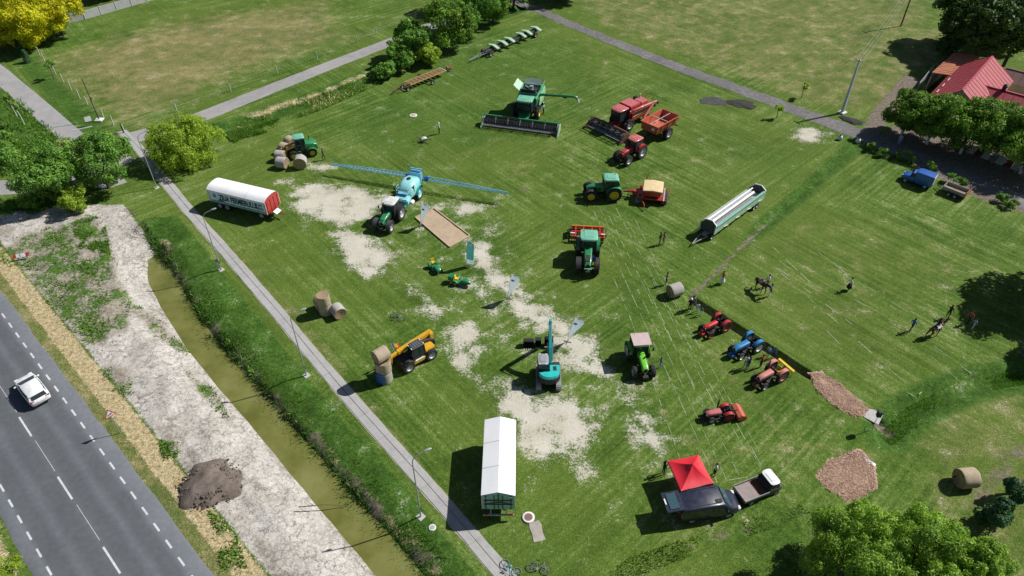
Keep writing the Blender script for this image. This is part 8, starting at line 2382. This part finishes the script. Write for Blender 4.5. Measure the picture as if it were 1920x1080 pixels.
blades('verge_grass', None, scatter([[road_pt(-25, 1.3), road_pt(60, 1.3), road_pt(60, 2.2), road_pt(-25, 2.2)], [road_pt(-20, -8.2), road_pt(40, -8.2), road_pt(40, -12), road_pt(-20, -12)]], 6000), .2, .025, 'grass_blade', .6, .48, .5)
blades('left_meadow_grass', None, scatter([[(-100, 130), (0, 150), (120, 262), (100, 300), (0, 300), (-100, 290)]], 9000), .4, .06, 'grass_blade', .45, .48, .3)

# ================================================================ HOUSES
mat('render_cream', (0.5, 0.42, 0.3), .9, 0, .1, .15, 1)
mat('roof_red', (0.36, 0.045, 0.06), .42, 0, .12, .1, .8)
mat('roof_tile', (0.36, 0.12, 0.06), .85, 0, .25, .2, 1.5)
mat('roof_brown', (0.16, 0.08, 0.075), .7, 0, .15, .15, 1)
def gable_roof(t, L, W_, ze, zr, m, over=.35, pitchw=1.1, name='roof'):
    """two slopes of sheet panels, each panel a piece; x along the ridge"""
    rf = MB().bar((-L / 2 - over, 0, zr + .05), (L / 2 + over, 0, zr + .05), .3, .06).build(name, m, t)
    n = max(2, int((L + 2 * over) / pitchw)); w_ = (L + 2 * over) / n
    for s in (-1, 1):
        for k in range(n):
            x0 = -L / 2 - over + k * w_; x1 = x0 + w_ - .015
            dz = (zr - ze) / (W_ / 2) * over
            mb = MB()
            q = [(x0, s * .02, zr), (x1, s * .02, zr), (x1, s * (W_ / 2 + over), ze - dz), (x0, s * (W_ / 2 + over), ze - dz)]
            nn = Vector((0, s * (zr - ze), W_ / 2)).normalized() * .04
            mb.loft([[Vector(p) for p in q], [Vector(p) + nn for p in q]])
            mb.bar(Vector(q[0]) + nn * 1.4, Vector(q[3]) + nn * 1.4, .05, .05)
            mb.build('roof_sheet', m, rf)
    return rf
def window(t, x, y, z, w_, h, rz, fm='white_paint'):
    fr = MB().box((0, 0, 0), (w_ + .16, .08, h + .16))
    o = fr.build('window', fm, t, loc=(x, y, z)); o.rotation_euler = (0, 0, rz)
    B((0, -.035, 0), (w_, .03, h)).build('pane', 'glass_blue', o)
    B((0, -.06, 0), (.05, .03, h)).build('mullion', fm, o)
    B((0, -.1, -h / 2 - .1), (w_ + .2, .16, .05)).build('sill', fm, o)
def rotm(a, p): return Matrix.Rotation(a, 4, 'Z') @ Vector(p)
ra, rb = P(1860, 107, 5.6), P(1806, 168, 5.6)
HH = math.atan2((rb - ra).y, (rb - ra).x)
Lh = (rb - ra).length
hc = (ra + rb) / 2
t = thing('house', 'cream house with a bright red sheet metal gable roof behind the walnut trees', 'house', (hc.x, hc.y, 0), HH)
Wh = 7.4
MB().box((0, 0, 1.5), (Lh, Wh, 3.0)).build('wall', 'render_cream', t)
for s in (-1, 1): MB().prism([(-Wh / 2, 3.0), (Wh / 2, 3.0), (0, 5.5)], 'X', s * Lh / 2 - .1, s * Lh / 2 + .1).build('gable_wall', 'render_cream', t)
rf = gable_roof(t, Lh, Wh, 3.05, 5.6, 'roof_red')
for k in range(3): MB().bar((-1.0 + k * 2.6, -Wh / 2 + .35, 3.45), (.2 + k * 2.6, -Wh / 2 + .35, 3.45), .08, .06).build('snow_guard', 'white_paint', rf)
for x in (-4, -1, 3): window(t, x, Wh / 2 + .02, 1.6, 1.1, 1.2, R(180))
for y in (-1.8, 1.8): window(t, Lh / 2 + .02, y, 1.6, 1.1, 1.2, R(90))
d_ = B((0, 0, 1.05), (1.0, .08, 2.1)).build('door', 'wood', t, loc=(1.2, Wh / 2 + .03, 0)); B((.38, .06, 1.05), (.12, .05, .04)).build('handle', 'steel', d_)
# right-hand wing with lower ridge
t2 = thing('house_wing', 'lower red roofed wing with a dark stove pipe at the right edge', 'house', (hc.x, hc.y, 0), HH)
wc = P(1906, 176, 4.4); loc_w = rotm(-HH, wc - Vector((hc.x, hc.y, 0)))
t2.location = (wc.x, wc.y, 0); t2.rotation_euler = (0, 0, HH + R(90))
MB().box((0, 0, 1.3), (9, 5.6, 2.6)).build('wall', 'render_cream', t2)
for s in (-1, 1): MB().prism([(-2.8, 2.6), (2.8, 2.6), (0, 4.3)], 'X', s * 4.5 - .1, s * 4.5 + .1).build('gable_wall', 'render_cream', t2)
rf2 = gable_roof(t2, 9, 5.6, 2.65, 4.4, 'roof_red', .3)
for x in (-2.5, 1.5): window(t2, x, -2.82, 1.4, 1.0, 1.1, 0)
pp = P(1880, 172, 4.2)
t3 = thing('stove_pipe', 'dark stove pipe with a cowl rising through the red roofs', 'chimney', (pp.x, pp.y, 3.4))
MB().tube([(0, 0, -.6), (0, 0, 1.4), (.2, .1, 1.7)], .3, 10).build('pipe', 'dark', t3, 50)
MB().lathe([(.36, 1.55), (.42, 1.65), (.1, 1.95)], (.2, .1, 0), 'Z', 12).build('cowl', 'darkgrey', t3, 50)
# lean-to with orange tiled roof
c4 = [P(1747, 137, 3.0), P(1781, 142, 3.0), P(1838, 107, 3.2), P(1789, 99, 3.0)]
cc4 = sum(c4, Vector()) / 4
t = thing('shed', 'open shed with an orange tiled roof beside the red roofed house', 'shed', (cc4.x, cc4.y, 0))
lq = [p - Vector((cc4.x, cc4.y, 0)) for p in c4]
rfs = MB().loft([[p for p in lq], [p + Vector((0, 0, .08)) for p in lq]]).build('roof', 'roof_tile', t)
for k in range(14):
    f = (k + .5) / 14
    a, b_ = lq[0].lerp(lq[3], f), lq[1].lerp(lq[2], f)
    MB().bar(a + Vector((0, 0, .1)), b_ + Vector((0, 0, .1)), .5, .05).build('tile_course', 'roof_tile', rfs)
for p in lq: MB().bar((p.x * .93, p.y * .93, 0), (p.x * .93, p.y * .93, p.z), .14).build('post', 'wood', t)
MB().bar((lq[2].x * .95, lq[2].y * .95, 1.4), (lq[3].x * .95, lq[3].y * .95, 1.4), .15, 2.8).build('back_wall', 'render_cream', t)
MB().bar((lq[0].x * .97, lq[0].y * .97, 1.2), (lq[3].x * .97, lq[3].y * .97, 1.2), .12, 2.4).build('side_wall', 'offwhite', t)
# yard fence sheet left of the shed
a, b_ = P(1718, 172), P(1745, 138)
t = thing('yard_fence', 'pale sheet metal yard fence beside the orange tiled shed', 'fence', (a.x, a.y, 0))
d_ = b_ - a; n = 5
for k in range(n): MB().bar(d_ * (k / n) + Vector((0, 0, .8)), d_ * ((k + .97) / n) + Vector((0, 0, .8)), .06, 1.5).build('panel', 'galv', t)
# brown roofed outbuilding and parked car at the right edge
bc = P(1912, 152, 2.8)
t = thing('outbuilding', 'small outbuilding with a brown gable roof at the right edge behind the red house', 'outbuilding', (bc.x + 2.0, bc.y + 1.2, 0), HH + R(90))
MB().box((0, 0, 1.1), (6, 4, 2.2)).build('wall', 'render_cream', t)
for s in (-1, 1): MB().prism([(-2, 2.2), (2, 2.2), (0, 3.3)], 'X', s * 3 - .1, s * 3 + .1).build('gable_wall', 'render_cream', t)
gable_roof(t, 6, 4, 2.25, 3.4, 'roof_brown', .3)
window(t, 1.2, -2.02, 1.2, .8, .8, 0)

# white car parked in the yard at the right edge
q = copy_tree(CAR0)
q.location = P(1918, 214); q.rotation_euler = (0, 0, HH + R(90))
tag(q, 'white car parked in the yard below the red roofed wing', 'car')
